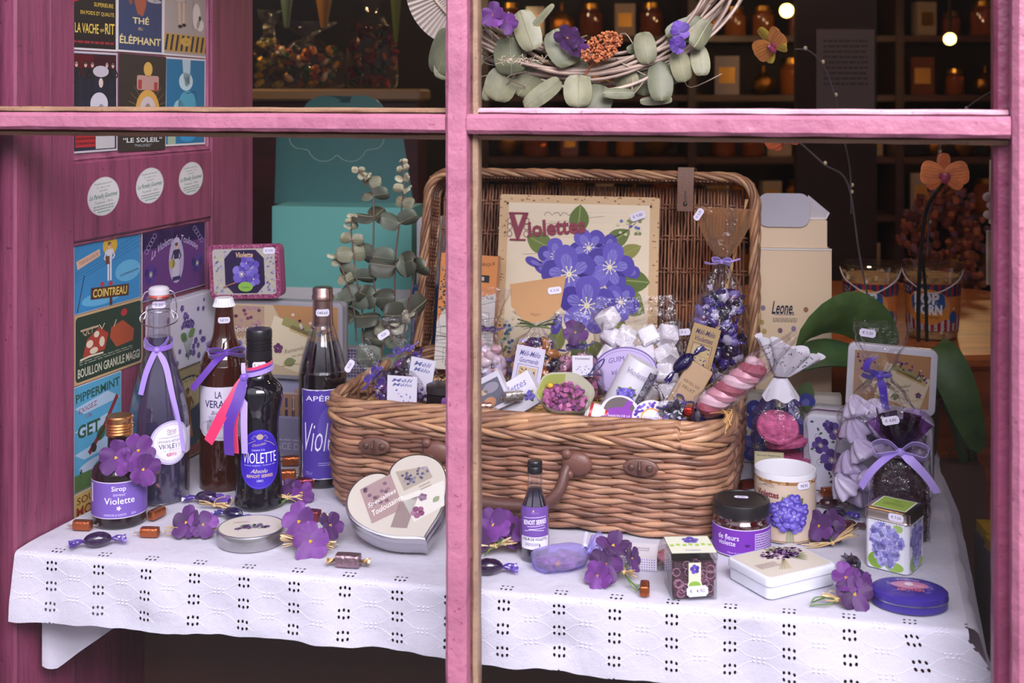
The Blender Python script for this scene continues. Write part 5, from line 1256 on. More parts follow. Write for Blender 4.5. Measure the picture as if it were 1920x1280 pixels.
def c_cachou(cv, w, h):
    cv.rect(0, 0, w, h, '1A1C30').rect(0, h * .38, w, h * .22, 'A01C28').up()
    for x in (-.4, -.2, -.05, .28, .42): person(cv, x * w, h * .22, h * .42, 'C8A8A0', '14141C', '14141C', '100C10')
    cv.up(3); cv.ell(w * .14, h * .32, w * .18, h * .06, 'B8B0BC').ell(w * .14, h * .2, w * .05, h * .05, 'CFB8B0').ell(w * .1, -h * .02, w * .2, h * .12, 'C4C0CC').ell(w * .15, -h * .16, w * .1, h * .14, 'B4B0C0'); cv.up(); cv.text('CACHOU', -w * .2, -h * .22, h * .09, 'D0C4B8', w=w * .5); cv.rect(-w * .2, -h * .4, w * .46, h * .13, 'A01C28').up().scribble(-w * .2, -h * .4, w * .42, h * .1, 2, '5A1018'); cv.rect(w * .24, -h * .42, w * .44, h * .14, 'B4B0B4')
def c_soleil(cv, w, h):
    cv.rect(0, 0, w, h, '2E2622').up()
    for k in range(24): a = k * .2618; cv.line([(w * .1 + w * .2 * math.cos(a), -h * .08 + w * .2 * math.sin(a)), (w * .1 + w * .44 * math.cos(a), -h * .08 + w * .44 * math.sin(a))], .0006, '8A7048')
    cv.up(); cv.rect(w * .1, h * .22, w * .5, h * .16, 'B08880', .004).ell(w * .1, h * .37, w * .1, h * .08, 'C8A050').ell(w * .1, -h * .08, w * .27, w * .27, 'C89848').up().ell(w * .1, -h * .08, w * .18, w * .18, 'C0B4B8').ell(w * .1, -h * .08, w * .07, w * .09, 'C89040'); cv.rect(-w * .08, h * .2, w * .08, h * .1, '9A3A34').rect(w * .28, h * .18, w * .08, h * .1, '9A3A34'); cv.up(); cv.text('CONSERVES', w * .05, -h * .345, h * .035, 'C8CCD0', w=w * .5); cv.text('“LE SOLEIL”', 0, -h * .405, h * .052, 'D0D4D8', w=w * .88, bold=.015); cv.text('“MALINES”', 0, -h * .465, h * .03, '9AA4A8', w=w * .4)
def c_blue(cv, w, h):
    cv.rect(0, 0, w, h, '1A6A94').up(); cv.poly([(-w * .1, h * .5), (w * .12, h * .5), (w * .1, h * .2), (-w * .06, h * .26)], 'A8BCC8'); cv.ell(.0, h * .24, w * .18, h * .11, 'B4CCD4').ell(w * .02, h * .24, w * .06, h * .06, '8AA8A8').ell(w * .04, -h * .05, w * .24, h * .18, '4A9AB4').ell(-w * .18, -h * .1, w * .14, h * .12, '8ABCC8').up().ell(-w * .18, -h * .12, w * .05, h * .04, '1A2430'); cv.line([(0, h * .1), (w * .26, h * .12), (w * .26, -h * .14), (w * .1, -h * .2)], .0012, '10303E'); cv.ell(w * .05, -h * .42, w * .2, h * .06, '2A8AC0'); cv.rect(-w * .36, -h * .40, w * .2, h * .2, '98AC98')
def c_coin(cv, w, h):
    cv.rect(0, 0, w, h, '2C7EB4').up(); cv.ell(w * .3, -h * .05, w * .2, h * .16, '5AA4CC').ell(-w * .1, -h * .36, w * .3, h * .1, '5AA4CC').up()
    for k in range(4): cv.line([(-w * .5, -h * .05 + k * h * .04), (w * .5, h * .30 + k * h * .06)], .0004, '1E3E5A')
    cv.line([(-w * .46, -h * .48), (-w * .36, h * .02)], .0018, '2A1A14'); cv.ell(w * .02, h * .38, w * .11, h * .15, 'C8A030').up(); person(cv, w * .01, h * .13, h * .62, 'D0A890', 'C8C8D4', 'D4D4DC', '2A1C18'); cv.up(); cv.rect(-w * .02, h * .17, w * .06, h * .12, '6A3A28'); cv.ell(-w * .10, -h * .16, w * .03, h * .03, 'B82028').ell(w * .03, -h * .18, w * .03, h * .03, 'B82028')
    cv.up(); cv.poly([(-w * .48, h * .24), (-w * .14, h * .36), (-w * .13, h * .26), (-w * .46, h * .12)], 'C8A890').up().text('TOUR DE LA ROUTE', -w * .3, h * .245, h * .05, '8A2A34', w=w * .28, a=.22)
    cv.rect(w * .02, -h * .30, w * .58, h * .17, '4A2818', 0, -.08).up(); cv.text('COINTREAU', w * .02, -h * .30, h * .12, 'DCC060', w=w * .52, a=-.08, bold=.02); cv.rect(w * .03, -h * .44, w * .04, h * .12, '4A2818'); cv.text('la première goutte', w * .32, -h * .08, h * .05, '3A2A5A', w=w * .3, shear=.4, a=.1)
def c_violet(cv, w, h):
    cv.rect(0, 0, w, h, '5A2A6E').rect(0, h * .36, w, h * .28, '2E1C5C').up(); cv.ell(w * .02, -h * .02, w * .12, h * .34, 'A89CB8').up(); person(cv, w * .02, -h * .06, h * .62, 'C8A088', '2A2048', '2C2458', '5A3A20', True); cv.up().poly([(-w * .04, -h * .0), (w * .06, -h * .0), (w * .07, -h * .26), (-w * .05, -h * .26)], 'B8B0C4'); cv.ell(-w * .05, -h * .06, w * .05, h * .07, 'A89850')
    cv.text('La Violette de Toulouse', 0, h * .30, h * .11, 'BEB0D8', w=w * .74, shear=.3, arc=4.5)
    for x in (-.38, .36): cv.flower(x * w, -h * .14, h * .15, ['3C2474', '4A2E80', '2C1C60'], .3, eye='B08A50')
    for s_ in (-1, 1):
        for k in range(5): cv.ring(s_ * w * (.32 + .03 * k), h * (.40 - .05 * k), h * .05, h * .04, .0008, '9C8CC0', 14)
def c_maggi(cv, w, h):
    cv.rect(0, 0, w, h, '14301F', .006).up(); cv.rect(-w * .3, h * .28, w * .26, h * .03, 'B8A080').text('QLT', -w * .32, h * .24, h * .12, 'B8A080'); cv.ell(w * .22, h * .38, w * .05, h * .06, 'A8242E')
    cv.poly([(-w * .4, -h * .14), (-w * .34, h * .12), (-w * .16, h * .26), (-w * .02, h * .12), (-w * .08, -h * .12)], '9A3424').poly([(w * .02, h * .2), (w * .2, h * .26), (w * .38, h * .06), (w * .36, -h * .12), (w * .1, -h * .14), (0, h * .04)], 'A04420').up()
    for x, z, a, b in ((-.3, .04, .05, .06), (-.2, .16, .04, .05), (-.24, -.08, .06, .05), (-.12, .02, .04, .08)): cv.ell(x * w, z * h, a * w, b * h, 'CFC0A8')
    cv.line([(-.44 * w, -.17 * h), (-.3 * w, -.15 * h), (-.1 * w, -.16 * h)], h * .03, 'CFC0A8'); cv.line([(-.16 * w, h * .3), (-.12 * w, h * .22), (-.08 * w, h * .3)], h * .018, 'CFC0A8').line([(.1 * w, h * .3), (.06 * w, h * .2)], h * .018, 'CFC0A8')
    cv.scribble(-w * .05, -h * .22, w * .8, h * .07, 2, '8A9080'); cv.text('BOUILLON GRANULE MAGGI', 0, -h * .37, h * .14, 'C8C4B0', w=w * .94, bold=.012)
def c_get(cv, w, h):
    cv.rect(0, 0, w, h, '4A94B8').up()
    for k in range(4): cv.poly([(-w * .5, h * (.30 - k * .22)), (w * .2, h * (.36 - k * .22)), (w * .5, h * (.25 - k * .22)), (-w * .3, h * (.22 - k * .22))], '9CB4CC')
    cv.up(); cv.text('PIPPERMINT', 0, h * .40, h * .085, '1E4A38', w=w * .94, bold=.02, a=.04); cv.text('EXIGEZ', -w * .22, h * .27, h * .05, '8A2430', w=w * .38, a=.1); cv.text('UN', -w * .2, h * .19, h * .04, '8A2430'); cv.text('GET', -w * .2, h * .06, h * .13, '1E4A34', w=w * .48, bold=.03)
    cv.line([(-w * .2, -h * .18), (w * .1, h * .0), (w * .42, h * .28)], w * .07, '7A2028'); cv.ell(w * .06, -h * .03, w * .11, h * .06, '2A5A38', 20, .7).ell(-w * .1, -h * .14, w * .06, h * .05, '182A20', 16, .7); cv.rect(0, -h * .42, w, h * .16, '4A6A34'); cv.ell(.0, -h * .3, w * .4, h * .06, 'A8B8CC'); cv.line([(-w * .4, -h * .46), (-w * .36, -h * .3)], w * .04, '1A2418')
def c_source(cv, w, h): cv.rect(0, 0, w, h, 'C8A858').up(); cv.text('SOURCE', -w * .1, h * .34, h * .16, '7A2A24', w=w * .7, bold=.01); cv.text('MOULIN', -w * .06, h * .10, h * .22, '9A2A24', w=w * .8, bold=.02)
card('postcard', 'black and red postcard lettered La vache qui rit, top left on the shutter', 140, 228, .652, .800, c_vache); card('postcard', 'dark blue postcard lettered Thé de l’Éléphant', 229, 314, .652, .800, c_ele, rot=.01); card('postcard', 'pale postcard of a girl and a spotted dog over a striped band', 315, 397, .650, .798, c_girl, rot=.015)
card('postcard', 'postcard of a lady in white among men in top hats, lettered Cachou', 141, 229, .505, .650, c_cachou, border='B8B0BC'); card('postcard', 'brown postcard lettered Conserves Le Soleil', 231, 318, .502, .649, c_soleil, border='2E2622', off=-.0078, rot=.02); card('postcard', 'bright blue postcard of a white-ruffed figure', 318, 393, .505, .648, c_blue, rot=.01)
card('postcard', 'blue postcard of a white-clad figure on a sign lettered Cointreau', 148, 272, .2765, .3785, c_coin, bw=.0008); card('postcard', 'purple postcard lettered La Violette de Toulouse', 273, 391, .268, .3780, c_violet, bw=.0008, off=-.0072)
card('postcard', 'green postcard of two cattle lettered Bouillon granulé', 148, 276, .176, .2755, c_maggi, border='B89870', bw=.0035); card('postcard', 'blue postcard lettered Pippermint, exigez un Get', 148, 236, .024, .1745, c_get, bw=.0008); card('postcard', 'yellow postcard lettered Source Moulin, lowest by the cloth', 148, 236, -.045, .0225, c_source, bw=.001)
# round shop stickers
for i, (px, z) in enumerate(((194, .501), (281, .5005), (358, .5006))):
    z = (.4405, .4475, .4505)[i]; u = SU(px); R = (.0280, .0275, .0270)[i]; KX = 1.36
    m = MB('paper', 'D2D0D0'); cv = CV(); cv.ell(0, 0, R, R, 'C8C6C6', 44).up().ring(0, 0, R * .98, R * .98, .0004, '9AA8A0', 40); cv.text('Produits du terroir', 0, R * .68, R * .10, '4A6A60', shear=.3); cv.text('Thé - Epices - Cave', 0, R * .48, R * .10, '4A6A60', shear=.3); cv.text('Souvenirs', 0, R * .32, R * .09, '4A6A60', shear=.3); cv.text('Le Paradis Gourmet', 0, R * .04, R * .24, '1E6A58', w=R * 1.75, shear=.35, bold=.01)
    cv.line([(-R * .1, -R * .14), (R * .1, -R * .14)], .0005, '8A3A4A'); cv.text('Toulouse - Paris', 0, -R * .28, R * .12, '4A6A60', shear=.3); cv.scribble(0, -R * .56, R * 1.3, R * .28, 2, '7A8A84', i); cv.scribble(0, -R * .78, R * .8, R * .12, 1, '3A8A70', i)
    cv.put(m, lambda a, b, h: V((a * KX, -h, b)), off=.00008); o = m.build('round_sticker', None, smooth=False, loc=shp(u, z, .0003)); o.rotation_euler = (Matrix.Rotation(SR, 3, 'Z') @ Matrix.Rotation(-.06, 3, 'Y')).to_euler()
    tag(o, ('left', 'middle', 'right')[i] + ' one of the three round white shop stickers on the shutter rail', 'sticker', 'round stickers on the shutter')
# tins stood along the shutter
def tin_on_shutter(name, label, px0, px1, z0, z1, D_, body, fn, r=.008):
    u0, u1 = SU(px0), SU(px1); W_, Hh = u1 - u0, z1 - z0; cv = CV(); fn(cv, W_, Hh); c = shp((u0 + u1) / 2, z0, D_ - .009 + .0015)
    return standing_tin(name, label, 'tin', c, SR, W_, Hh, D_, r, body, cv)
def t_chocolat(cv, w, h):
    cv.rect(0, 0, w - .006, h - .006, '9A8A68', .006).up(); cv.ell(0, .0, w * .36, h * .40, '3A4A60', 40).up(); cv.ell(.0, h * .2, w * .28, h * .18, 'B8A880', 30); cv.text('CHOCOLAT IDÉAL', 0, h * .38, h * .08, '2E2A24', w=w * .8, arc=6, bold=.02); person(cv, 0, -h * .02, h * .6, 'C89870', 'A86A28', 'B87A30', '3A2010', True); cv.up(); cv.rect(0, -h * .42, w * .8, h * .1, '8A3A30')
    for s_ in (-1, 1):
        for k in range(4): cv.leaf(s_ * w * .4, h * (.3 - .18 * k), .014, .007, 1.57 + s_ * .7, '2E3A50')
tin_on_shutter('chocolate_tin', 'old-style chocolate tin with an orange-robed lady, behind the lemonade bottle', 276, 392, .0005, .150, .022, '7A6A50', t_chocolat)
def t_white(cv, w, h):
    cv.rect(0, 0, w - .004, h - .004, 'C2BECE', .006).up(2); rr = random.Random(6)
    for k in range(22): cv.flower(rr.uniform(-.42, .42) * w, rr.uniform(-.4, .42) * h, rr.uniform(.003, .006), ['5A4488', '6A5498', '483474'], k, eye='B8A870')
    cv.up(8)
    for k in range(7): a = 1.0 + k * .2; cv.line([(-.02 * w, -h * .4), (-.02 * w + math.cos(a) * .03, -h * .1 + math.sin(a) * .012)], .0008, '5A7A50')
    cv.leaf(-.02 * w, -h * .06, .022, .014, .4, '6A8A54').leaf(-.04 * w, -h * .1, .022, .014, 2.6, '5A7A48'); cv.up()
    for k in range(6): cv.flower(-.02 * w + rr.uniform(-.012, .012), h * .16 + rr.uniform(-.012, .010), .0065, ['5A4488', '6A5498', '483474'], k)
tin_on_shutter('violet_sprig_tin', 'white tin strewn with little violets, on top of the chocolate tin', 279, 391, .1506, .262, .024, 'B8B6C4', t_white)
# free-standing tins behind the bottles
Y_ = 1.945
def t_capitole(cv, w, h):
    cv.rect(0, 0, w - .005, h - .005, '9A98B4', .006).up(); cv.rect(0, .16 * h, w - .006, h * .28, 'A07A68').rect(0, -h * .24, w - .006, h * .46, '8A86A4').up()
    for k in range(15): x = (-.45 + k * .0643) * w; cv.rect(x, h * .19, w * .024, h * .12, '4A4460').rect(x, h * .06, w * .026, h * .08, '3A3450')
    for k in range(8): cv.rect((-.44 + k * .126) * w, h * .15, w * .012, h * .24, 'C8B0A0')
    cv.rect(0, h * .31, w * .98, h * .02, 'C4B0A8'); cv.rect(w * .05, h * .34, w * .2, h * .06, 'B08A78'); cv.up(); cv.text('PLACE DU CAPITOLE', w * .06, -h * .36, h * .085, 'C4BCD8', w=w * .72); cv.ell(w * .16, -h * .24, w * .03, h * .04, '3A2A5A'); cv.scribble(w * .05, -h * .28, w * .5, h * .05, 1, 'B4ACCC')
cv = CV(); t_capitole(cv, .185, .128); standing_tin('capitole_tin', 'tin printed with the Place du Capitole, between the liqueur and aperitif bottles', 'tin', (xx(562, Y_), Y_ + .004, .0006), math.radians(-13), .185, .128, .026, .009, 'A8A6B4', cv)
cv = CV(); letters_pic(cv, .186, .112, 3); cv.up(20).text('Spécialités', -.058, .016, .012, 'D8CCC4', w=.060, a=.12, shear=.4); cv.text('toulousaines', -.056, .000, .012, 'D8CCC4', w=.062, a=.12, shear=.4)
standing_tin('letters_tin', 'large tin with old letters and violets lettered Spécialités toulousaines, on the Capitole tin', 'tin', (xx(532, Y_), Y_ + .0, .1290), math.radians(-13), .200, .126, .030, .009, '8E8A92', cv)
cv = CV(); cv.rect(0, 0, .124, .088, '8E4468', .008).up(); rr = random.Random(7)
for k in range(160): cv.ell(rr.choice([-1, 1]) * rr.uniform(.054, .061), rr.uniform(-.04, .04), .0018, .0014, rr.choice(['6A2A48', 'B0708A']), 5) if k % 2 else cv.ell(rr.uniform(-.058, .058), rr.choice([-1, 1]) * rr.uniform(.0375, .043), .0018, .0014, rr.choice(['6A2A48', 'B0708A']), 5)
cv.up().rect(0, 0, .110, .074, 'AEA8A0', .005).up()
for k in range(170): cv.ell(rr.uniform(-.052, .052), rr.uniform(-.034, .034), rr.uniform(.0015, .004), rr.uniform(.001, .002), rr.choice(['7A70A4', '9A92B8', 'C0B880', 'A8A4B0']), 6, rr.random())
cv.up(); q = [(-.5, -.3), (-.3, -.5), (.3, -.5), (.5, -.3), (.5, .3), (.3, .5), (-.3, .5), (-.5, .3)]; cv.poly([(x * .070 + .001, z * .070) for x, z in q], '2E2044').up(); cv.text('Violette', .002, .027, .0085, 'D8B890', w=.030, shear=.2, bold=.02)
for x, z, r_ in ((-.004, -.004, .017), (.014, .008, .014), (.017, -.012, .012), (.006, .014, .011)): cv.flower(x, z, r_, ['6E60B8', '5C4CA8', '8274C8'], .4 + x * 90); cv.up(7)
cv.ell(.003, -.024, .013, .008, '84B050').up().text('Candies', .003, -.0245, .003, '3A5A28'); cv.line([(-.036, -.024), (-.014, -.017)], .002, '9A6A6A')
p = V((xx(459, Y_), Y_ + .0045, .2555)); t = standing_tin('violette_tin', 'pink-bordered tin lettered Violette, standing on top of the letters tin', 'tin', p, math.radians(-14), .126, .086, .022, .010, '8E4468', cv, roll=math.radians(-3.0))
t.location.z += .0034
put_sticker(t, '€ 3,90', flat((.046, -.0002, .076)), .021)
# teal case with its lid standing open
t = thing('teal_case', 'large teal cardboard case with scalloped lid standing open behind the bottles', 'box', (xx(630, 2.33), 2.33, 0), math.radians(-8))
def Z3(py): return zz(py, 2.33)
def X3(px): return (px - 630) * 2.33 / F
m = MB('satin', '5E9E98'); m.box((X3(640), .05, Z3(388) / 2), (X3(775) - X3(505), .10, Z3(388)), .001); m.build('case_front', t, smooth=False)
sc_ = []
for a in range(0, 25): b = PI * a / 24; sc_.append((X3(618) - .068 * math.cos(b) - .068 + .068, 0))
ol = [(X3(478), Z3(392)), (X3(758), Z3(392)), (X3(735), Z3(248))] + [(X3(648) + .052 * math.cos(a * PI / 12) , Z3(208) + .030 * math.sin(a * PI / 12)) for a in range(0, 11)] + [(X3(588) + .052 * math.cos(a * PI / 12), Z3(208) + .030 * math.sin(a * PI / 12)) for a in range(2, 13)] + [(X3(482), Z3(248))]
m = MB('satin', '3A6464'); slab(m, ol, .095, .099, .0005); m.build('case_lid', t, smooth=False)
m = MB('satin', 'A8B8B0'); pts = []
for cx, cz, rx, a0, a1 in ((530, 262, .022, 180, 275), (578, 275, .034, 200, 320), (632, 275, .034, 220, 340), (678, 262, .022, 265, 360)):
    for k in range(9): a = math.radians(a0 + (a1 - a0) * k / 8); pts.append((X3(cx) + rx * math.cos(a), .0945, Z3(cz) + rx * math.sin(a)))
m.tube(pts, .0005, 4); m.build('cut_line', t)
m = MB('satin', 'B4B0B4'); m.box((X3(640), -.0012, Z3(551)), (X3(775) - X3(505), .002, Z3(540) - Z3(562))); m.build('grey_band', t, smooth=False)
# white rounded box and blue box behind the hamper
o = MB('satin', 'C4C2CA'); slab(o, rrect(.075, .36, .012, 5, 0, .18), 0, .03, .003); o = o.build('white_box', None, loc=(xx(818, 2.24), 2.24, 0), rot=(0, 0, -.1)); tag(o, 'plain pale grey box with rounded corners, behind the left end of the hamper lid', 'box')
o = MB('satin', '2A4E94'); slab(o, [(-.03, 0), (.04, 0), (.04, .24), (-.022, .24)], 0, .03, .002); o.use('satin', 'B8B880')
for k in range(4): o.box((-.008, -.0005, .19 + k * .013), (.018, .001, .003))
o = o.build('blue_box', None, smooth=False, loc=(xx(795, 2.19), 2.19, 0), rot=(0, 0, -.1)); tag(o, 'blue box with pale stripes, at the left foot of the hamper lid', 'box')
# orange brick-town biscuit box leaning in the hamper
cv = CV(); w_, h_ = .098, .190; cv.rect(0, 0, w_, h_, 'CC8248').up(); rr = random.Random(11)
cv.poly([(-.5 * w_, -.10 * h_), (-.36 * w_, .05 * h_), (.5 * w_, .18 * h_), (.5 * w_, -.5 * h_), (-.5 * w_, -.5 * h_)], 'C8C2BC').up()
for k in range(240):
    x, z = rr.uniform(-.48, .02), rr.uniform(.0, .38); cv.ell(x * w_, z * h_, .0016, .0018, rr.choice(['3A2E28', '5A4A40', '2A201C', 'A09488']), 5, rr.random())
for k in range(16): x = rr.uniform(-.48, .3); z = rr.uniform(-.4, 0); cv.frame(x * w_, z * h_, rr.uniform(.01, .03), rr.uniform(.01, .025), .0005, '3A322E')
for k in range(10): z = rr.uniform(-.45, .0); cv.line([(-.5 * w_, z * h_), (.5 * w_, (z + rr.uniform(-.1, .16)) * h_)], .0007, '3A322E')
for k in range(120): cv.ell(rr.uniform(-.3, .3) * w_, rr.uniform(-.5, -.32) * h_, .0014, .0014, rr.choice(['2A2420', '4A403A']), 5)
cv.rect(.26 * w_, .30 * h_, .022, .012, '1E1A18').up(); cv.text('LA BRIQUE', .28 * w_, .42 * h_, .006, '2A1C14', w=.034, arc=-12); cv.text('D’ALBI', .36 * w_, .14 * h_, .005, '2A1C14'); cv.rect(.26 * w_, .30 * h_, .004, .006, 'C8B8A8')
t = thing('biscuit_box', 'orange box printed with a black and white town view, leaning at the hamper lid', 'box', BWp(.112, .30, .134) , (0, 0, math.radians(-14)))
t.rotation_euler = (Matrix.Rotation(math.radians(-14), 3, 'Z') @ Matrix.Rotation(math.radians(-7), 3, 'X') @ Matrix.Rotation(math.radians(2), 3, 'Y')).to_euler()
m = MB('satin', 'B06C3A'); slab(m, [(-w_ / 2, 0), (w_ / 2, 0), (w_ / 2, h_), (-w_ / 2, h_)], 0, .02, .0006); m.build('carton', t, smooth=False); m = MB(); cv.put(m, flat((0, -.0001, h_ / 2))); m.build('town_print', t, smooth=False)
# ---- the tin sign with violets in the lid
t = thing('tin_sign', 'cream tin sign with a big bunch of violets lettered Violettes, standing in the hamper lid', 'sign', BWp(.250 + .04, BD - .028, .150))
t.rotation_euler = (Matrix.Rotation(BA, 3, 'Z') @ Matrix.Rotation(math.radians(-9), 3, 'X')).to_euler()
w_, h_ = .272, .272; m = MB('tinpaint', 'B49474'); slab(m, rrect(w_, h_, .004, 4, 0, h_ / 2), 0, .002, .0004); m.build('tin_sheet', t, smooth=False)
cv = CV(); cv.rect(0, 0, w_, h_, 'CCAC84', .004).up(); rr = random.Random(21)
for k in range(150):
    s_ = rr.choice([0, 1, 2, 3]); a = rr.uniform(-.5, .5); e_ = .5 - rr.uniform(0, .045); x, z = ((a, e_), (a, -e_), (e_, a), (-e_, a))[s_]; cv.ell(x * w_, z * h_, rr.uniform(.0008, .003), rr.uniform(.0006, .0018), rr.choice(['7A4A30', 'C8B090', '96683C', '8A5A38']), 6)
cv.up().rect(0, 0, w_ * .885, h_ * .90, 'E0D0B6').up()
for k in range(70): cv.line([(rr.uniform(-.11, .05), z := rr.uniform(-.11, .115)), (rr.uniform(-.02, .11), z + rr.uniform(-.001, .001))], .0003, 'CCBA9C')
cv.up()
for sg in (-1, 1): cv.line([(x_ * .001 * sg - .030, .1055 + z_ * .001) for x_, z_ in ((0, -4), (4, 2), (10, 1), (14, -3), (20, 2), (26, 1), (28, -3), (25, -4))], .0009, '5A4448')
cv.line([(-.055, .088), (-.02, .090), (.02, .100), (.045, .103)], .0008, '8A7468'); cv.line([(-.092, .036), (-.05, .040), (-.02, .046), (.006, .052)], .0008, '8A7468'); cv.line([(-.050, .091), (-.018, .094), (.020, .104)], .0004, '8A7468')
cv.up(70); cv.text('V', -.1020, .082, .044, '8A3A4C', w=.034, bold=.05); cv.frame(-.1020, .1045, .034, .003, .0015, '8A3A4C').frame(-.1020, .0600, .028, .003, .0015, '8A3A4C')
for sg in (-1, 1):
    for dz in (-.010, .002, .012): cv.ring(-.1020 + sg * .0145, .080 + dz, .0045, .0055, .0009, '8A4450', 14)
cv.text('iolettes', -.0360, .0830, .0275, '8A3A4C', w=.098, bold=.035, a=.10)
cv.ly -= 70; b0 = cv.ly + 1; cv.ly = b0
for x, z, l, ww, a, c_ in ((-.04, .045, .052, .036, 2.7, '6A7A3C'), (.000, .070, .052, .034, 1.5, '5E7034'), (.045, .052, .052, .03, .6, '66743A'), (.066, .036, .046, .024, .45, '8A8A48'), (.075, .0, .048, .036, -.05, '5E7034'), (.075, -.03, .046, .034, -.5, '6E7A3C'), (.052, -.055, .056, .034, -.9, '7E8440'), (.010, -.09, .050, .03, -1.6, '5E7034'), (-.02, -.08, .05, .03, -2.0, '7A8048'), (.03, -.10, .04, .03, -1.1, '66743A'), (.085, -.02, .03, .02, -.5, '7A8448')): cv.leaf(x, z, l, ww, a, c_, '8E9858')
for x, z, l, ww, a in ((-.055, .016, .034, .016, 2.75), (-.045, .004, .030, .020, 2.5), (-.030, .032, .022, .020, 1.6), (.050, .048, .026, .024, 1.2), (.082, .010, .024, .022, .2), (-.024, -.06, .034, .018, -1.9)): cv.ly = b0 + 3; cv.petal(x, z, l, ww, a, '5446A0', '7C70C4')
for i, (x, z, r_, a) in enumerate(((-.036, .034, .030, .4), (.020, .050, .033, .9), (.030, .018, .026, .2), (.056, .020, .040, .1), (.006, -.020, .024, 2.0), (-.012, .006, .046, .55), (.076, -.036, .030, 1.0), (.020, -.044, .047, .3))):
    cv.ly = b0 + 5 + i * 6; cv.flower(x, z, r_, ['5648A8', '6658B8', '4A3C98', '7468C4'], a, 5, 'E4DCA0', hi='8078CC')
cv.ly = b0 + 5 + 52
for k in range(26): cv.ell(-.116 + rr.uniform(-.006, .014), -.075 - .002 * k + rr.uniform(-.01, .01), .0032, .0028, rr.choice(['4A6A8A', '3A5478', 'D0C8A0', 'A8B4C0', '6A7A48']), 7)
for k in range(16): cv.ell(.088 + rr.uniform(-.02, .02), .085 + rr.uniform(-.012, .012), .003, .0025, rr.choice(['5A60A8', '7A8A50', '6A70B0', 'C8C8A0']), 7)
cv.line([(.062, .070), (.080, .078), (.098, .094)], .0008, '2A3040')
for sx_ in (-1, 1): cv.ell(sx_ * .122, .121, .002, .002, '3A241C')
m = MB(); cv.put(m, flat((0, -.0001, h_ / 2)), 'tinpaint', off=.00003); m.build('printed_face', t, smooth=False)
put_sticker(t, '€ 9,80', flat((.101, -.0042, h_ - .031)), .026, .35)

# printed box of big blue violets behind the right end of the hamper, and a gingham bag at its left
cv = CV(); cv.rect(0, 0, .148, .108, 'B8B0A8').up(); b_ = cv.ly
for i, (x, z, r_) in enumerate(((-.045, .020, .030), (.012, .030, .030), (.052, .010, .028), (-.010, -.012, .032), (-.055, -.030, .026), (.040, -.036, .028))):
    cv.ly = b_ + i * 7; cv.leaf(x, z, .05, .03, i * 1.3, '4A6038'); cv.up(); cv.flower(x, z, r_, ['3A3C8C', '4A4CA0', '30327C'], i, 5, 'D8CFA0', hi='6A6CBC')
t = thing('violet_print_box', 'low box printed with big dark blue violets, behind the biscuit bag', 'box', (xx(1486, 1.915), 1.915, .0005), math.radians(-10)); m = MB('satin', 'A8A098'); m.box((0, .012, .056), (.152, .024, .112), .001); m.build('box_body', t, smooth=False); m = MB(); cv.put(m, flat((0, -.0002, .056)), off=.00006); m.build('printed_face', t, smooth=False)
t = thing('gingham_bag', 'small purple and white checked bag standing behind the hamper’s left corner', 'bag', (xx(668, 2.03), 2.03, .0005), math.radians(-8)); m = MB('satin', 'C0B8CC'); m.box((0, .015, .080), (.060, .03, .160), .002); m.build('bag_body', t, smooth=False); cv = CV()
for i in range(12):
    for j in range(30): cv.rect(-.0275 + i * .005, -.0775 + j * .0053, .0036, .0036, '5E4A86')
m = MB(); cv.put(m, flat((0, -.0002, .080))); m.build('checks', t, smooth=False)
# ================================================================= CELLOPHANE BAGS, RIGHT-HAND GROUP, ORCHIDS
def cello(parent, rings, seed=0, tint='FCFBFD', mat='cello', folds=7, name='cellophane_bag', cr=.0022, n=44, label=None, cx=None, X=None, cap=True):
    """rings: (z, half width, half depth, x shift); creased towards the tie"""
    m = MB(mat, tint); m.X = X; R = []; wmax = max(r[1] for r in rings); fine = []
    for (a, b) in zip(rings, rings[1:]):
        k = 5
        for i in range(k):
            t = i / k; t2 = t * t * (3 - 2 * t); fine.append([a[0] + (b[0] - a[0]) * t] + [a[j] + (b[j] - a[j]) * t2 for j in (1, 2)] + [(a[3] if len(a) > 3 else 0) * (1 - t2) + (b[3] if len(b) > 3 else 0) * t2])
    l = rings[-1]; fine.append([l[0], l[1], l[2], l[3] if len(l) > 3 else 0])
    zn = min(range(len(rings)), key=lambda i: rings[i][1] if 0 < i else 9); zneck = rings[zn][0]
    for i, (z, hw, hd, sx_) in enumerate(fine):
        ring = []
        for j in range(n):
            a = 2 * PI * j / n; c, s_ = math.cos(a), math.sin(a); e_ = .75
            x = hw * math.copysign(abs(c) ** e_, c); y = hd * math.copysign(abs(s_) ** e_, s_)
            near = math.exp(-abs(z - zneck) / .030); f = 1 + (.05 + .34 * near) * math.sin(folds * a + seed + z * 30) * .5
            f += .10 * noise.noise(V((a * 2.2, z * 60, seed))) + .05 * noise.noise(V((a * 5, z * 130, seed)))
            ring.append(V((x * f + sx_, y * f, z + cr * noise.noise(V((a * 3, z * 80, seed + 5))))))
        R.append(ring)
    m.loft(R, True, cap, False); return m.build(name, parent, ang=55, label=label)
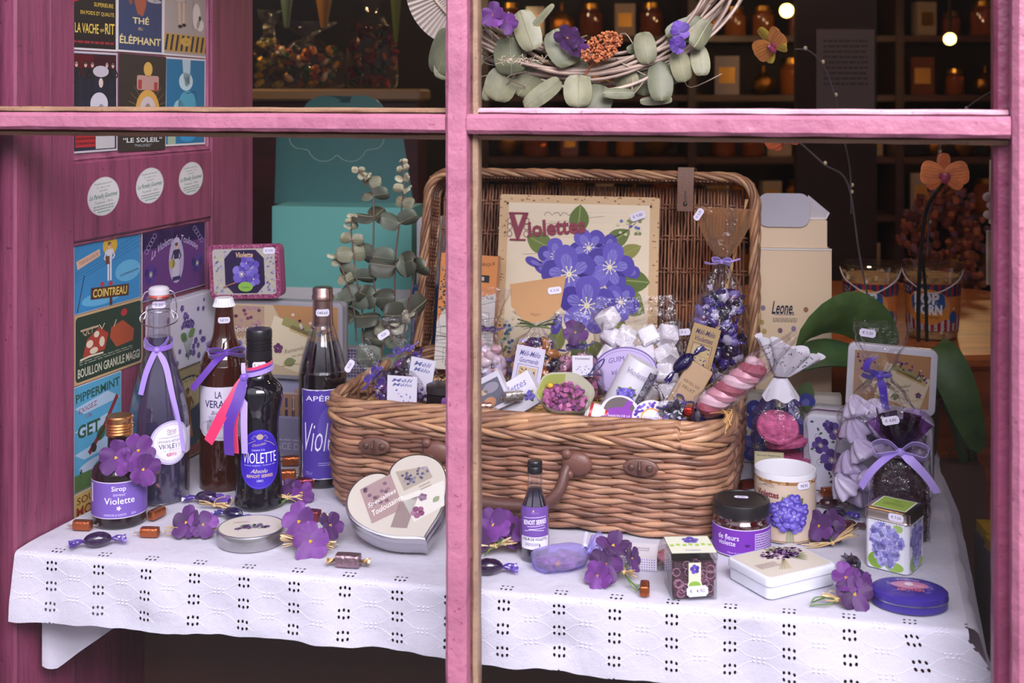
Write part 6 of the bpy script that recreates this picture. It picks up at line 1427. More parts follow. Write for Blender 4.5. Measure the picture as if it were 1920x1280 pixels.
def tag_card(parent, loc, w, h, title, col='C9C2D4', rot=(0, 0, 0), body='print', tcol='4A4478', seed=0, two=None):
    m = MB('paper', col); m.box((0, .0004, 0), (w, .0008, h)); cv = CV(); cv.ly = 2; cv.text(title, 0, h * .36, h * .11, tcol, w=w * .72, shear=.3, bold=.01)
    if two: cv.text(two, 0, h * .22, h * .10, tcol, w=w * .66, shear=.3, bold=.01)
    if body == 'grid':
        cv.frame(0, -h * .12, w * .72, h * .50, .0006, tcol); rr = random.Random(seed); cols = ['C09A68', 'A88A5A', '8A7490', 'B8A048']
        for i in range(2):
            for j in range(2):
                cv.ly = 3; X, Z = (i - .5) * w * .32, -h * .12 + (j - .5) * h * .22; cv.rect(X, Z, w * .30, h * .20, 'BFA884'); cv.up()
                for k in range(9): cv.ell(X + rr.uniform(-.11, .11) * w, Z + rr.uniform(-.07, .07) * h, w * .035, w * .03, rr.choice([cols[i * 2 + j], '5A4A5A']), 6)
        cv.ly = 3; cv.scribble(0, -h * .43, w * .6, h * .05, 1, 'A06A50')
    elif body == 'dots':
        rr = random.Random(seed)
        for k in range(14): cv.ell(rr.uniform(-.35, .35) * w, rr.uniform(-.35, .05) * h, w * .03, w * .03, rr.choice(['8A7AB0', 'A89AC4', '6A5A90']), 7)
    cv.put(m, flat()); return m.build('paper_tag', parent, smooth=False, loc=loc, rot=rot)
# -- bag of pink biscuits with a lace collar
Yc = 1.80; t = thing('biscuit_bag', 'clear bag of bright pink sugar biscuits tied under a white lace doily collar', 'bag', (xx(1463, Yc), Yc, 0), face(.4, 1.8))
for k, (z, dx, dy, a, b, r) in enumerate(((.020, .004, .004, .15, .05, .034), (.044, .010, .004, -.12, .10, .033), (.068, .008, .010, .10, -.12, .033), (.092, -.004, -.003, -.62, .10, .0315))):
    m = MB('sugar', ('C04C7E', 'CC5688', 'D46294', 'E070A0')[k]); m.X = Matrix.Translation((dx, dy, z)) @ Matrix.Rotation(-a if k < 3 else .62, 4, 'X') @ Matrix.Rotation(b, 4, 'Y'); m.lathe([(r * .6, -.008), (r * .9, -.006), (r, 0), (r * .96, .004), (r * .86, .006), (r * .80, .0045), (.0001, .0045)], 36); m.build('pink_biscuit', t)
cello(t, [(0, .028, .022), (.006, .040, .034), (.06, .043, .038), (.105, .040, .034), (.140, .022, .018), (.160, .010, .008), (.168, .009, .008), (.182, .020, .012, .004), (.205, .032, .012, .010)], 3)
m = MB('lacefab', 'E4E0EC'); m.use('linen'); m.mats = ['matte']; m.c = hx('D8D4E0')
def doily(u, v):
    a = u * 2 * PI; q = .010 + .033 * v; s_ = 1 + .10 * math.cos(12 * a) * v; return (q * s_ * math.cos(a) * 1.1 + .004 + v * .010, q * .5 * math.sin(a) * s_ + .004 * math.sin(5 * a) * v, .168 + .045 * v * (1 - .3 * math.cos(a)) + .004 * math.sin(7 * a) * v)
def doily2(u, v):
    a = u * 2 * PI; q = .010 + .018 * v; return (q * math.cos(a), q * .8 * math.sin(a), .166 - .030 * v + .003 * math.sin(6 * a) * v)
m.grid(doily, 72, 8); m.grid(doily2, 60, 5); ne = len(m.v)
m.use('matte', '4A465A'); rr = random.Random(2)
for k in range(90):
    u, v = rr.random(), rr.uniform(.35, .95); p = V(doily(u, v)); q = V(doily(u + .004, v)) - p; w_ = V(doily(u, v + .02)) - p; n_ = q.cross(w_)
    if n_.length < 1e-9: continue
    n_.normalize(); q.normalize(); w_ = n_.cross(q)
    for sg in (1, -1): m.add([p + n_ * .0003 * sg + q * .0011 * math.cos(b * PI / 3) + w_ * .0011 * math.sin(b * PI / 3) for b in range(6)], [tuple(range(6))])
m.build('lace_doily', t, label='white perforated lace doily')
m = MB('paper', 'C8BC9C'); cv = CV(); cv.rect(0, 0, .042, .034, 'C4B896').up().frame(0, 0, .040, .032, .0004, '7A6A48'); cv.text('Biscuits Régionaux', .0, .0115, .0035, '4A4034', w=.034); cv.rect(0, -.001, .026, .009, '6A5A34').up().text('MAISON', 0, -.001, .006, 'D0C090'); cv.ly = 2; cv.scribble(0, -.0115, .03, .004, 1, '7A6A48'); cv.put(m, flat((-.016, -.0385, .048)), step=.01); m.build('paper_label', t, smooth=False)

# -- big white tin with violets, and the letters tin on top of it
p = T(1748, 946); q = V((-math.cos(math.radians(22)), math.sin(math.radians(22)), 0)); W_, Hh = .182, .113
cv = CV(); cv.rect(0, 0, W_ - .010, Hh - .010, 'BFBECE', .009).up(2); rr = random.Random(5)
for k in range(70):
    s_ = rr.choice([0, 1]); a = rr.uniform(-.42, .42); X, Z = ((rr.uniform(.26, .42) * rr.choice([-1, 1]) * W_, a * Hh) if s_ else (a * W_, rr.uniform(.26, .42) * Hh)); cv.leaf(X, Z, .006, .0035, rr.uniform(0, 6), rr.choice(['3E4A58', '4A5A4A', '3A3A5A'])); 
    if k % 3 == 0: cv.ring(X, Z, .004, .005, .0005, '5A6A5A', 12)
cv.up(2)
for x, z, r_ in ((-.36, .10, .0125), (-.27, -.08, .0165), (-.24, .30, .013), (.30, .20, .012), (.36, -.12, .015), (.05, .3, .010), (-.3, .37, .008)): cv.flower(x * W_, z * Hh, r_, ['4A3678', '5A4688', '3C2A68'], x * 40, eye='B09A70')
t = standing_tin('violets_tin', 'big white lunch tin printed with violets, purple edge band, behind the meringue bag', 'tin', p + q * W_ / 2 + V((0, 0, .0006)), math.radians(-22), W_, Hh, .072, .016, 'BFBECC', cv)
m = MB('tinpaint', '5E2E66'); o_ = rrect(W_ + .0008, Hh + .0008, .016, 6, 0, Hh / 2); m.loft([[(x, y, z) for x, z in o_] for y in (.0245, .031)]); m.build('purple_band', t, smooth=False)
cv = CV()
for k in range(6): cv.leaf(.0, -.01 + .004 * k, .008, .004, k * 1.1, '3C2A58')
cv.flower(0, .006, .011, ['5A2A5A', '4A2250'], .4); cv.flower(.002, -.014, .008, ['5A2A5A', '4A2250'], 1.4); m = MB(); cv.put(m, flat((W_ / 2 + .0002, .054, .062), (0, 1, 0)), 'tinpaint'); m.build('side_print', t, smooth=False)
ang = math.radians(-14); base = V((xx(1668, 1.79), 1.79, .1150)); cv = CV(); letters_pic(cv, .108, .078, 9, 'B08A60')
t2 = standing_tin('letters_tin', 'white-framed tin with old letters and violets, standing on top of the big white violets tin', 'tin', base, ang, .128, .098, .018, .010, 'C8C6D0', cv, roll=math.radians(3)); t2.location.z = .1165
# -- bag of lilac meringues
Yc = 1.690; ZS = 1.09
t = thing('meringue_bag', 'tall clear bag of lilac meringues tied with a violet ribbon', 'bag', (xx(1652, Yc), Yc, 0), face(.51, 1.69)); rr = random.Random(31)
spots = [(-.034, .016, .018), (0, -.012, .020), (.034, .0, .020), (-.018, -.014, .044), (.018, -.012, .050), (-.040, .0, .060), (.040, .004, .072), (-.022, -.012, .082), (.010, -.010, .080), (-.034, .004, .108), (.002, .0, .110), (.034, .0, .104), (-.008, -.004, .134), (.046, -.006, .040), (-.046, -.010, .036), (.044, .0, .125), (-.030, .0, .134)]
for k, (x, y, z) in enumerate(spots):
    m = MB('satin', rr.choice(['C4B6D6', 'CCC0DC', 'B8A8CC'])); m.X = Matrix.Translation((x * 1.05, y, z * 1.08)) @ Matrix.Rotation(rr.uniform(-.9, .9), 4, 'X') @ Matrix.Rotation(rr.uniform(-.9, .9), 4, 'Y'); R = []
    for i in range(9):
        s_ = i / 8; r = .0235 * (1 - s_) ** .6 * (1 if i else .7); R.append([(r * (1 + .16 * math.cos(7 * a * PI / 21 * 1.0 + s_ * 4.5)) * math.cos(a * PI / 21), r * (1 + .16 * math.cos(7 * a * PI / 21 + s_ * 4.5)) * math.sin(a * PI / 21), -.010 + .032 * s_) for a in range(42)])
    m.loft(R); m.build('meringue', t, ang=75)
cello(t, [(0, .045, .022), (.008, .060, .030), (.07, .064, .034), (.135, .056, .030), (.170, .034, .020), (.191, .014, .012), (.198, .011, .010), (.216, .022, .012), (.250, .036, .014), (.270, .039, .012)], 5)
m = MB('cloth_ribbon', '4A2CA8'); m.tube([(.0125 * math.cos(a * PI / 10), .0115 * math.sin(a * PI / 10), .180) for a in range(20)], .003, 6, closed=True)
bow(m, (-.002, -.013, .180), 0, 0, '4A2CA8', [([V((-.010, -.016, .186)), V((-.020, -.018, .190)), V((-.016, -.020, .202)), V((-.006, -.020, .208))], '4A2CA8', .010), ([V((.002, -.017, .165)), V((.004, -.018, .150)), V((.006, -.019, .136))], '4426A0', .011), ([V((-.012, -.016, .178)), V((-.026, -.016, .182))], '3A2090', .008)], knot=.005); m.v = [(p[0], p[1], p[2] + .016) for p in m.v]; m.build('ribbon', t, label='dark violet satin ribbon')
put_sticker(t, '€ 5,20', flat((-.018, -.020, .257), (1, .1, 0)), .022, -.12)
# -- bag of dark tea with a lilac bow
Yc = 1.606; t = thing('tea_bag_packet', 'small clear packet of dark violet tea with a lilac satin bow', 'bag', (xx(1688, Yc), Yc, 0), face(.52, 1.6)); rr = random.Random(17)
m = MB('sugar'); 
def packet(u, v):
    a = u * 2 * PI; c, s_ = math.cos(a), math.sin(a); hw, hd = .0335 * (1 if v < .75 else 1 - (v - .75) * 2.2), .018 * (1 if v < .75 else 1 - (v - .75) * 2.0); q = 1 + .03 * noise.noise(V((a * 2, v * 6, 1))); return (hw * math.copysign(abs(c) ** .6, c) * q, hd * math.copysign(abs(s_) ** .6, s_) * q, .003 + .098 * v)
m.use('sugar', '2A161C'); m.grid(packet, 36, 14)
for k in range(420):
    u, v = rr.random(), rr.random(); p = V(packet(u, v)); m.use('sugar', rr.choice(['2E1820', '3C2228', '4A2A20', '5A3A28', '1C1014', '6A4A2C' if k % 4 == 0 else '241418'])); d_ = V((rr.uniform(-1, 1), rr.uniform(-.3, .3), rr.uniform(-1, 1))).normalized() * .004; m.tube([p - d_, p, p + d_ * rr.uniform(.5, 1)], .0007, 3)
tea = m.build('tea_leaves', t); tea['kind'] = 'stuff'
cello(t, [(0, .030, .016), (.004, .0365, .021), (.06, .0375, .022), (.095, .028, .016), (.112, .009, .008), (.122, .008, .007), (.140, .024, .010), (.170, .031, .010)], 9, tint='F4ECF8')
m = MB('cello', 'CCA8D6'); 
for k in range(5): a = -.7 + k * .35; m.strap([V((.003 * k - .006, -.004, .118)), V((.010 * (k - 2), -.008, .140)), V((.016 * (k - 2), -.006, .158 + .008 * (k % 2)))], (1, .4, 0), [.006, .018, .026], .0002)
m.build('lilac_frill', t, label='lilac film frill above the bow')
m = MB('cloth_ribbon', 'A48ADC'); bow(m, (0, -.012, .116), .034, .022, 'A48ADC', [([V((-.018, -.020, .108)), V((-.036, -.022, .090)), V((-.050, -.018, .066))], 'A48ADC', .010), ([V((.016, -.021, .106)), V((.034, -.024, .088)), V((.046, -.024, .070))], 'B49CE8', .012)], wd=.016, knot=.0055); m.build('ribbon_bow', t, label='lilac satin bow')
put_sticker(t, '€ 4,80', flat((-.012, -.014, .157), (1, 0, .25), (-.25, 0, 1)), .022)

# ---- orchids
def blade(m, pts, wv, W_, col, fold=.22, nu=14, nv=10, tw=0):
    c = bez(pts, 5); n = len(c)
    def fn(u, v):
        f = u * (n - 1); i = min(int(f), n - 2); p = c[i].lerp(c[i + 1], f - i); tng = (c[min(i + 1, n - 1)] - c[max(i - 1, 0)]).normalized(); q = V(wv); q = (q - tng * q.dot(tng)).normalized(); nn = tng.cross(q)
        s_ = math.sin(PI * min(1, .12 + .88 * u)) ** .55 if u > .5 else (.45 + .55 * math.sin(PI * u) ** .8); w_ = W_ * s_; y = (v - .5) * 2
        return p + q * y * w_ / 2 + nn * (fold * w_ * .5 * (y * y - .3))
    k = len(m.v); m.use('leafm', col); m.grid(fn, nu, nv)
    m.grid(lambda u, v: fn(u, v) - V((0, 0, .0012)), nu, nv); return m
t = thing('potted_orchid', 'orange-flowered potted orchid with broad dark green leaves and bare flower stems, behind the tins', 'plant', (xx(1690, 2.03), 1.985, 0)); OO = t.location.copy()
def Op(px, py, Y): return P(px, py, Y) - OO
m = MB('plastic', '4A3A34'); m.lathe([(.040, .001), (.050, .085), (.054, .086), (.054, .095), (.048, .095), (.046, .080), (.0001, .078)], 36); m.build('pot', t)
for pts, wv, W_, col in (([Op(1668, 655, 1.99), Op(1630, 608, 1.95), Op(1575, 590, 1.92), Op(1515, 625, 1.90), Op(1475, 692, 1.90)], (.35, -.45, .85), .088, '5C7C44'),
                         ([Op(1660, 700, 1.99), Op(1600, 672, 1.95), Op(1530, 668, 1.93), Op(1455, 700, 1.92)], (.1, -.9, -.35), .080, '40603A'),
                         ([Op(1705, 690, 2.0), Op(1745, 650, 1.96), Op(1785, 700, 1.92), Op(1815, 780, 1.90), Op(1838, 850, 1.90)], (.9, -.3, .4), .060, '466638'),
                         ([Op(1705, 720, 2.02), Op(1755, 700, 2.0), Op(1800, 780, 1.98), Op(1820, 920, 1.98)], (.9, .3, .1), .058, '2C4228')):
    m = MB('leafm'); blade(m, pts, wv, W_, col); m.build('leaf', t, ang=70)
def stem(pts, r, col='4A4248', knots=True):
    m = MB('leafm', col); c = bez(pts, 6); m.tube(c, r, 7)
    if knots:
        for i in range(4, len(c), 7): m.use('leafm', 'B8A88A'); m.ell(c[i] + V((.002, 0, .002)), (.0032, .0025, .0035), 8, 5); m.use('leafm', col)
    return m.build('flower_stem', t)
stem([Op(1722, 640, 2.0), Op(1722, 560, 2.0), Op(1727, 470, 1.98), Op(1738, 390, 1.95), Op(1765, 350, 1.90)], .0034, '1C1A18', False)
stem([Op(1738, 640, 2.0), Op(1735, 540, 2.0), Op(1728, 480, 1.99)], .0028, '1C1A18', False)
stem([Op(1640, 620, 1.99), Op(1612, 480, 1.97), Op(1590, 345, 1.93), Op(1545, 308, 1.90), Op(1500, 268, 1.87), Op(1478, 258, 1.85)], .0016, '5A5058')
stem([Op(1596, 400, 1.97), Op(1594, 320, 1.94), Op(1580, 250, 1.90), Op(1565, 180, 1.87), Op(1545, 125, 1.85), Op(1518, 96, 1.83), Op(1490, 92, 1.82)], .0014, '5A5058')
stem([Op(1738, 480, 1.99), Op(1745, 380, 1.97), Op(1765, 270, 1.95), Op(1810, 205, 1.93), Op(1870, 165, 1.92)], .0014, '5A5058')
def orchid_flower(loc, dr, s, col, hi, lip='A02A5A', seed=0, spin=0, backside=False):
    q = V(dr).normalized().to_track_quat('Z', 'Y').to_matrix() @ Matrix.Rotation(spin, 3, 'Z'); m = MB('petal')
    for k, (a, L, W_) in enumerate(((PI / 2, 1.0, .62), (PI / 2 + 2.2, .95, .58), (PI / 2 - 2.2, .95, .58), (.15, 1.08, 1.15), (PI - .15, 1.08, 1.15))):
        m.use('petal', col if k > 2 else hi)
        def fn(u, v):
            s_ = (1 - math.cos(PI * u)) / 2; w_ = math.sin(PI * (.04 + .92 * u)) ** .75 * (.7 + .45 * s_); x = L * s * s_; y = (v - .5) * W_ * s * w_; z = s * (.10 * s_ * s_ - .16 * (v - .5) ** 2) + .001 * k
            return (x * math.cos(a) - y * math.sin(a), x * math.sin(a) + y * math.cos(a), z)
        m.grid(fn, 10, 8)
        m.use('petal', '8A4A20')
        for v_ in (.3, .42, .58, .7): m.tube([V(fn(u_ / 6 * .8 + .06, v_)) + V((0, 0, .0002)) for u_ in range(7)], .00025, 3)
    f = m.build('orchid_flower', t, ang=75, loc=loc, rot=q.to_euler(), label=None)
    m = MB('petal', lip); m.ell((0, -s * .18, s * .16), (s * .16, s * .24, s * .16), 12, 8); m.ell((-s * .17, -s * .06, s * .12), (s * .10, s * .17, s * .08), 10, 6); m.ell((s * .17, -s * .06, s * .12), (s * .10, s * .17, s * .08), 10, 6); m.use('petal', 'D88AA8'); m.ell((0, 0, s * .22), (s * .08, s * .08, s * .08), 10, 6); m.build('lip', f, label='magenta lip'); return f
orchid_flower(Op(1770, 328, 1.88), (-.15, -1, .1), .034, 'E88444', 'DC7436')
orchid_flower(Op(1448, 84, 1.82), (-.7, -.55, -.35), .032, 'DC8C3C', 'C8B034', seed=1, spin=.5)
orchid_flower(Op(1468, 258, 1.84), (-.3, -.8, -.5), .026, 'E0682E', 'D86030', 'B83A4A', 2, .4)

# ---- tall cream sweet dispenser carton
t = thing('cream_carton', 'tall cream carton with a grey tuck flap, lettered Leone, behind the hamper', 'box', (xx(1488, 2.0), 2.0, 0), math.radians(-6)); Yd = 2.0
def Zd(py): return zz(py, Yd)
m = MB('satin', 'E6CCAE'); m.box((0, .045, Zd(467) / 2), (.124, .09, Zd(467)), .0008); m.build('carton_body', t, smooth=False)
m = MB('satin', 'EAD0B2'); m.box((-.004, .045, (Zd(467) + Zd(414)) / 2 + .001), (.118, .086, Zd(414) - Zd(467) - .001), .0006); m.build('carton_lid', t, smooth=False)
m = MB('satin', 'C0BCC8'); slab(m, rrect(.084, .056, .016, 6, -.016, Zd(394)), -.0012, -.0002, .0003); m.use('satin', 'CCC8D2'); m.add([V((.02, .030, Zd(414))), V((.058, .030, Zd(414))), V((.064, .034, Zd(402))), V((.028, .030, Zd(368)))], [(0, 1, 2, 3)]); m.add([V((.02, .031, Zd(414))), V((.058, .031, Zd(414))), V((.064, .035, Zd(402))), V((.028, .031, Zd(368)))], [(3, 2, 1, 0)]); m.build('tuck_flap', t, smooth=False, label='pale grey tuck flaps')
m = MB('satin', 'E0DCD8'); m.box((0, -.0006, Zd(467)), (.124, .001, .003)); m.build('white_edge', t, smooth=False)
cv = CV(); cv.text('Leone.', -.018, Zd(577), .022, '1E2440', w=.036, shear=.35, bold=.02); cv.scribble(-.014, Zd(590), .034, .003, 1, '7A7484', 2); cv.scribble(-.014, Zd(600), .040, .008, 3, '6A6058', 3)
for x, py, c in ((-.050, 578, '8A7A94'), (.020, 580, 'A06A50'), (-.052, 605, 'B09A50'), (-.048, 622, 'B8A060'), (.0, 616, '8A7A9C'), (-.022, 620, '7A5A6A'), (.020, 622, 'B48868')): cv.ell(x, Zd(py), .004, .0045, c)
m = MB(); cv.put(m, flat((0, -.0003, 0))); m.build('printed_logo', t, smooth=False)
# ---- round wooden side table with popcorn tubs
t = thing('round_side_table', 'round orange-brown wooden drum table behind the right end of the display', 'table', (.755, 2.45, -.9))
m = MB('wood', '9A5224'); m.lathe([(.36, 0), (.38, .5), (.40, 1.02)], 72); m.build('drum', t); m = MB('wood', 'B8662C'); m.lathe([(.405, 1.0203), (.412, 1.028), (.412, 1.038), (.405, 1.046), (.0001, 1.047)], 72); m.build('tabletop', t, label='bright orange-brown wooden top')
ZT = .1475
def tub(px, Y, label):
    t = thing('popcorn_tub', label, 'tub', (xx(px, Y), Y, ZT), face(xx(px, Y), Y), 'popcorn tubs on the drum table'); r0, r1, h = .044, .0508, .128
    rr_ = lambda z: r0 + (r1 - r0) * z / h
    m = MB('clear', 'FAF9F8'); m.lathe([(r0, 0), (r1, h)], 48, cap1=False); m.build('clear_tub', t)
    m = MB('sugar', 'C8A468'); rr = random.Random(px); m.lathe([(r0 - .002, .002), (r1 - .003, h * .88)], 36)
    for k in range(120): a = rr.uniform(0, 6.28); z = rr.uniform(.01, h * .9); m.use('sugar', rr.choice(['D8B878', 'C09850', 'E0CCA0', 'B07E38'])); m.ell(((rr_(z) - .003) * math.cos(a), (rr_(z) - .003) * math.sin(a), z), .0045, 6, 4, jit=.5, rnd=k)
    o = m.build('popcorn', t); o['kind'] = 'stuff'
    m = MB('clear', 'F6F6F8'); m.lathe([(r1 + .001, h - .006), (r1 + .004, h - .004), (r1 + .004, h + .004), (r1, h + .006), (r1 - .004, h + .002), (.0001, h + .002)], 48, cap0=False); m.build('lid', t, label='clear plastic lid')
    m = MB('plastic', 'C8C6CA'); m.tube(bez([(-r1 - .003, 0, h - .004), (-r1 * .8, -.045, h - .022), (0, -.068, h - .040), (r1 * .8, -.045, h - .022), (r1 + .003, 0, h - .004)], 8), .0013, 5); m.build('handle', t)
    cv = CV(); cv.rect(0, 0, .150, .086, 'C07030').up(); cv.rect(0, .030, .150, .022, '20305A').rect(0, -.030, .150, .026, 'B8B4BC').up()
    for k in range(13): cv.rect(-.072 + k * .012, -.030, .006, .026, '9A1E24'); cv.rect(-.072 + k * .012, .030, .005, .022, '9A2A2A')
    cv.up().ell(-.008, .0, .040, .032, 'D08A40', 30).up(); cv.rect(-.008, .008, .060, .030, '2A5A98', .008, .1).up(); cv.text('POP', -.010, .0155, .022, 'E4E8F0', w=.044, bold=.05); cv.text('CORN', -.008, -.0045, .019, 'E4E8F0', w=.050, bold=.05); cv.line([(-.036, -.020), (0, -.016), (.034, -.018)], .010, 'D89030').up().text('Caramel', -.002, -.0175, .007, '4A2010', w=.03, shear=.3); cv.ell(.040, -.018, .009, .011, '24508A'); cv.text('TZV', -.048, .030, .009, 'C8CCD8')
    m = MB('plastic'); cv.put(m, lambda a, b, hh: around(lambda z: rr_(z) + .0006, .060)(a, b, hh), 'plastic', step=.006, ystep=.02); m.build('printed_sleeve', t, ang=25); return t
tub(1632, 2.20, 'popcorn tub nearer the cream carton, left one of the two'); tub(1748, 2.20, 'popcorn tub behind the black orchid stems, right one of the two')
# ================================================================= THE SWEETS IN THE HAMPER
E2 = V((.2588, .9659, 0)); B0E = B0.dot(E2)
def BP(px, py, d): Y = (d + B0E) / ((px - 960) / F * .2588 + .9659); return P(px, py, Y)
def BZ(px, d, z): p = BP(px, 700, d); p.z = z + (.020 if d < .1 else .012); return p
def ori(yaw=0, roll=0, lean=0): return (Matrix.Rotation(math.radians(yaw), 3, 'Z') @ Matrix.Rotation(math.radians(roll), 3, 'Y') @ Matrix.Rotation(math.radians(-lean), 3, 'X')).to_euler()
def small_sweets(parent, w, d, h, cols, n, seed, z0=.006, size=.0095, wrap='wrapper', shape=(1.25, .8, .75)):
    rr = random.Random(seed); m = MB(wrap)
    for k in range(n):
        a = rr.uniform(0, 6.28); q = math.sqrt(rr.random()); x, y = w * q * math.cos(a), d * q * math.sin(a); z = z0 + h * ((k + .5) / n) * 1.0; s_ = 1 - .35 * (z / (h + z0)) ** 3
        rt = Matrix.Rotation(rr.uniform(0, 6), 3, 'Z') @ Matrix.Rotation(rr.uniform(-1.2, 1.2), 3, 'Y'); m.use(wrap, rr.choice(cols)); c = V((x * s_, y * s_, z)); m.ell(c, [size * q_ for q_ in shape], 9, 6, rot=rt, jit=.2, rnd=k)
        if k % 2 and wrap == 'wrapper':
            m.use(wrap, rr.choice(cols)); e_ = rt @ V((1, 0, 0)); twist(m, c + e_ * size * 1.1, e_, size * .9, size * 1.1, wrap, rr.choice(['5A3CA8', '8A72C8', '3A2470', 'C8B8DC']), k)
    o = m.build('sweets', parent); o['kind'] = 'stuff'; return o
PUR = ['2A1636', '3A2050', '4A2C78', '241028', '5A3C94', '6A3A7A']
def gift_bag(label, loc, rot, w, h, top, cols, seed, n=26, tie='4A2C98', tint='FCFBFD', neck=.010, wrap='wrapper', size=.0105, tiewd=.006, tails=True):
    t = thing('sweets_bag', label, 'bag', loc, (0, 0, 0), 'cellophane bags of sweets in the hamper'); t.rotation_euler = rot
    small_sweets(t, w * .42, w * .20, h * .72, cols, int(n * 1.7), seed, size=size, wrap=wrap)
    cello(t, [(0, w * .42, w * .22), (.006, w * .5, w * .30), (h * .45, w * .52, w * .32), (h * .78, w * .36, w * .22), (h * .97, neck, neck), (h * 1.03, neck * .95, neck * .9), (h * 1.03 + top * .4, w * .26, w * .10), (h * 1.03 + top, w * .44, w * .12)], seed, tint)
    if tie:
        m = MB('cloth_ribbon', tie); m.tube([(neck * 1.15 * math.cos(a * PI / 8), neck * 1.15 * math.sin(a * PI / 8), h) for a in range(16)], .0022, 6, closed=True)
        if tails: bow(m, (0, -neck * 1.2, h), .014, .008, tie, [([V((-.014, -neck * 1.6, h - .004)), V((-.026, -neck * 1.7, h - .002))], tie, .004), ([V((.014, -neck * 1.6, h + .002)), V((.028, -neck * 1.7, h + .007))], tie, .004)], wd=tiewd, knot=.0032)
        m.build('ribbon', t)
    return t
# 1 tall bag with brown film top
t = gift_bag('tall bag of purple sweets with amber film top and lilac bow, against the lid', BP(1345, 700, .285) , ori(-14, 2, 4), .088, .190, .078, ['3A2468', '5A44A0', '8A7AC0', '2A1638', 'C8C0DC', '6A3A6A', '4A2C88'], 1, 62, tie='A890DC', tiewd=.010)
t.location.z = .140
m = MB('organza', 'E0B890'); m.loft([[(r * math.cos(a * PI / 20) * (1 + .08 * math.sin(5 * a * PI / 20)), r * .28 * math.sin(a * PI / 20) * (1 + .3 * math.sin(6 * a * PI / 20)), z) for a in range(40)] for z, r in ((.197, .010), (.219, .025), (.248, .039), (.273, .042))], True, False, False); m.build('amber_film', t, label='amber-brown film top')
put_sticker(t, '€ 4,30', flat((-.038, -.014, .261), (.5, 0, .85), (-.85, 0, .5)), .020)
tag_card(t, (-.024, -.036, .056), .042, .076, 'Méli-Mélo', 'B09468', (0, .22, 0), 'grid', '3A3060', 3, 'Violettes')
# 2 marshmallow bag
t = thing('marshmallow_bag', 'clear bag of big white marshmallow cubes with an oval lilac label lettered Guimauve', 'bag', BZ(1200, .20, .112)); t.rotation_euler = ori(-12, -4, 14); rr = random.Random(4)
for k in range(17):
    x, z = (-.042 + .028 * (k % 4) + rr.uniform(-.004, .004), .016 + .028 * (k // 4)); m = MB('satin', rr.choice(['DCD8DE', 'E4E0E6', 'D4CED8'])); m.box((0, 0, 0), (.028, .028, .026), .0035); o = m.build('marshmallow', t, loc=(x, rr.uniform(-.006, .006), z), rot=(rr.uniform(-.6, .6), rr.uniform(-.6, .6), rr.uniform(-.6, .6)))
cello(t, [(0, .056, .022), (.008, .066, .030), (.06, .068, .032), (.115, .062, .026), (.132, .055, .014), (.160, .058, .006)], 7)
cv = CV(); cv.ell(0, 0, .048, .036, '6A4E98', 44).up().ell(0, 0, .046, .034, 'B8A8D4', 44).up().ring(0, 0, .043, .031, .0005, '6A4E98', 40); cv.text('GUIMAUVE', 0, .019, .0075, '5A3E8C', w=.048, arc=6); cv.text('à la', 0, .009, .005, '5A3E8C', shear=.3); cv.text('violette', 0, .0, .009, '5A3E8C', w=.04, shear=.3); cv.flower(.018, -.014, .007, ['5A48A0', '6A58B0']); cv.scribble(-.006, -.018, .03, .006, 2, '7A68A8'); m = MB(); cv.put(m, lambda a, b, h: V((-.016 + a, -.0355 + 1.6 * a * a - h, .048 + b)), step=.006); m.build('oval_label', t, label='lilac oval label')
# 3 bag with brown paper header
t = gift_bag('bag of dark violet sweets with kraft paper header and green raffia', BZ(1000, .19, .122), ori(-10, 2, 8), .084, .098, .020, ['2A1636', '3A1E40', '4A2450', '1E1028', 'A85A2C', '3A2A5A', 'C8803C'], 3, 40, tie=None)
m = MB('paper', 'B88A5C'); o_ = [(-.016, .108), (.016, .106), (.036, .126), (.042, .176), (-.044, .164), (-.040, .132)]; m.loft([[(x, -.009 - i, z + .006 * math.sin(x * 60)) for x, z in o_] for i in (0, .0016)]); m.build('paper_header', t, smooth=False, label='tan kraft paper header'); put_sticker(t, '€ 5,50', flat((.026, -.0112, .156), (1, 0, .18), (-.18, 0, 1)), .021)
m = MB('matte', '4A5A3A'); raffia(m, (0, -.012, .100), (1, 0, .08), 9, .034, .0014, ('4A5A38', '3A4A2C', '6A7448'), random.Random(2)); m.build('green_raffia', t)
tag_card(t, (-.006, -.034, .034), .044, .074, 'Méli-Mélo', 'C4BED2', (0, .12, 0), 'grid', '4A4A8A', 5, 'Gourmands')
# 4 bag with violet flower on the tie
t = gift_bag('bag of pink sugared violets tied with a violet flower and purple twine', BZ(1085, .15, .128), ori(-8, -3, 10), .074, .074, .050, ['9A5A78', 'B07090', '3A2A5A', '8A4A6A', 'C890A8'], 4, 40, wrap='sugar', size=.007, tie='3A2A78')
violet_head(t, (.000, -.016, .096), (.1, -1, .2), .019, 1, 400, .5)
tag_card(t, (.010, -.028, .048), .030, .030, 'Violettes', 'C8C4D0', (0, .03, 0), 'dots', '5A4A78', 6)
m = MB('cloth_ribbon', '2E2468'); bow(m, (.020, -.030, .036), .0, .0, '2E2468', [([V((.030, -.033, .050)), V((.042, -.033, .058)), V((.038, -.033, .048)), V((.026, -.032, .038))], '2E2468', .0022), ([V((.030, -.033, .036)), V((.038, -.033, .034))], '2E2468', .002), ([V((.006, -.032, .034)), V((-.004, -.031, .033))], '2E2468', .002)], knot=.0024); m.build('twine_bow', t)
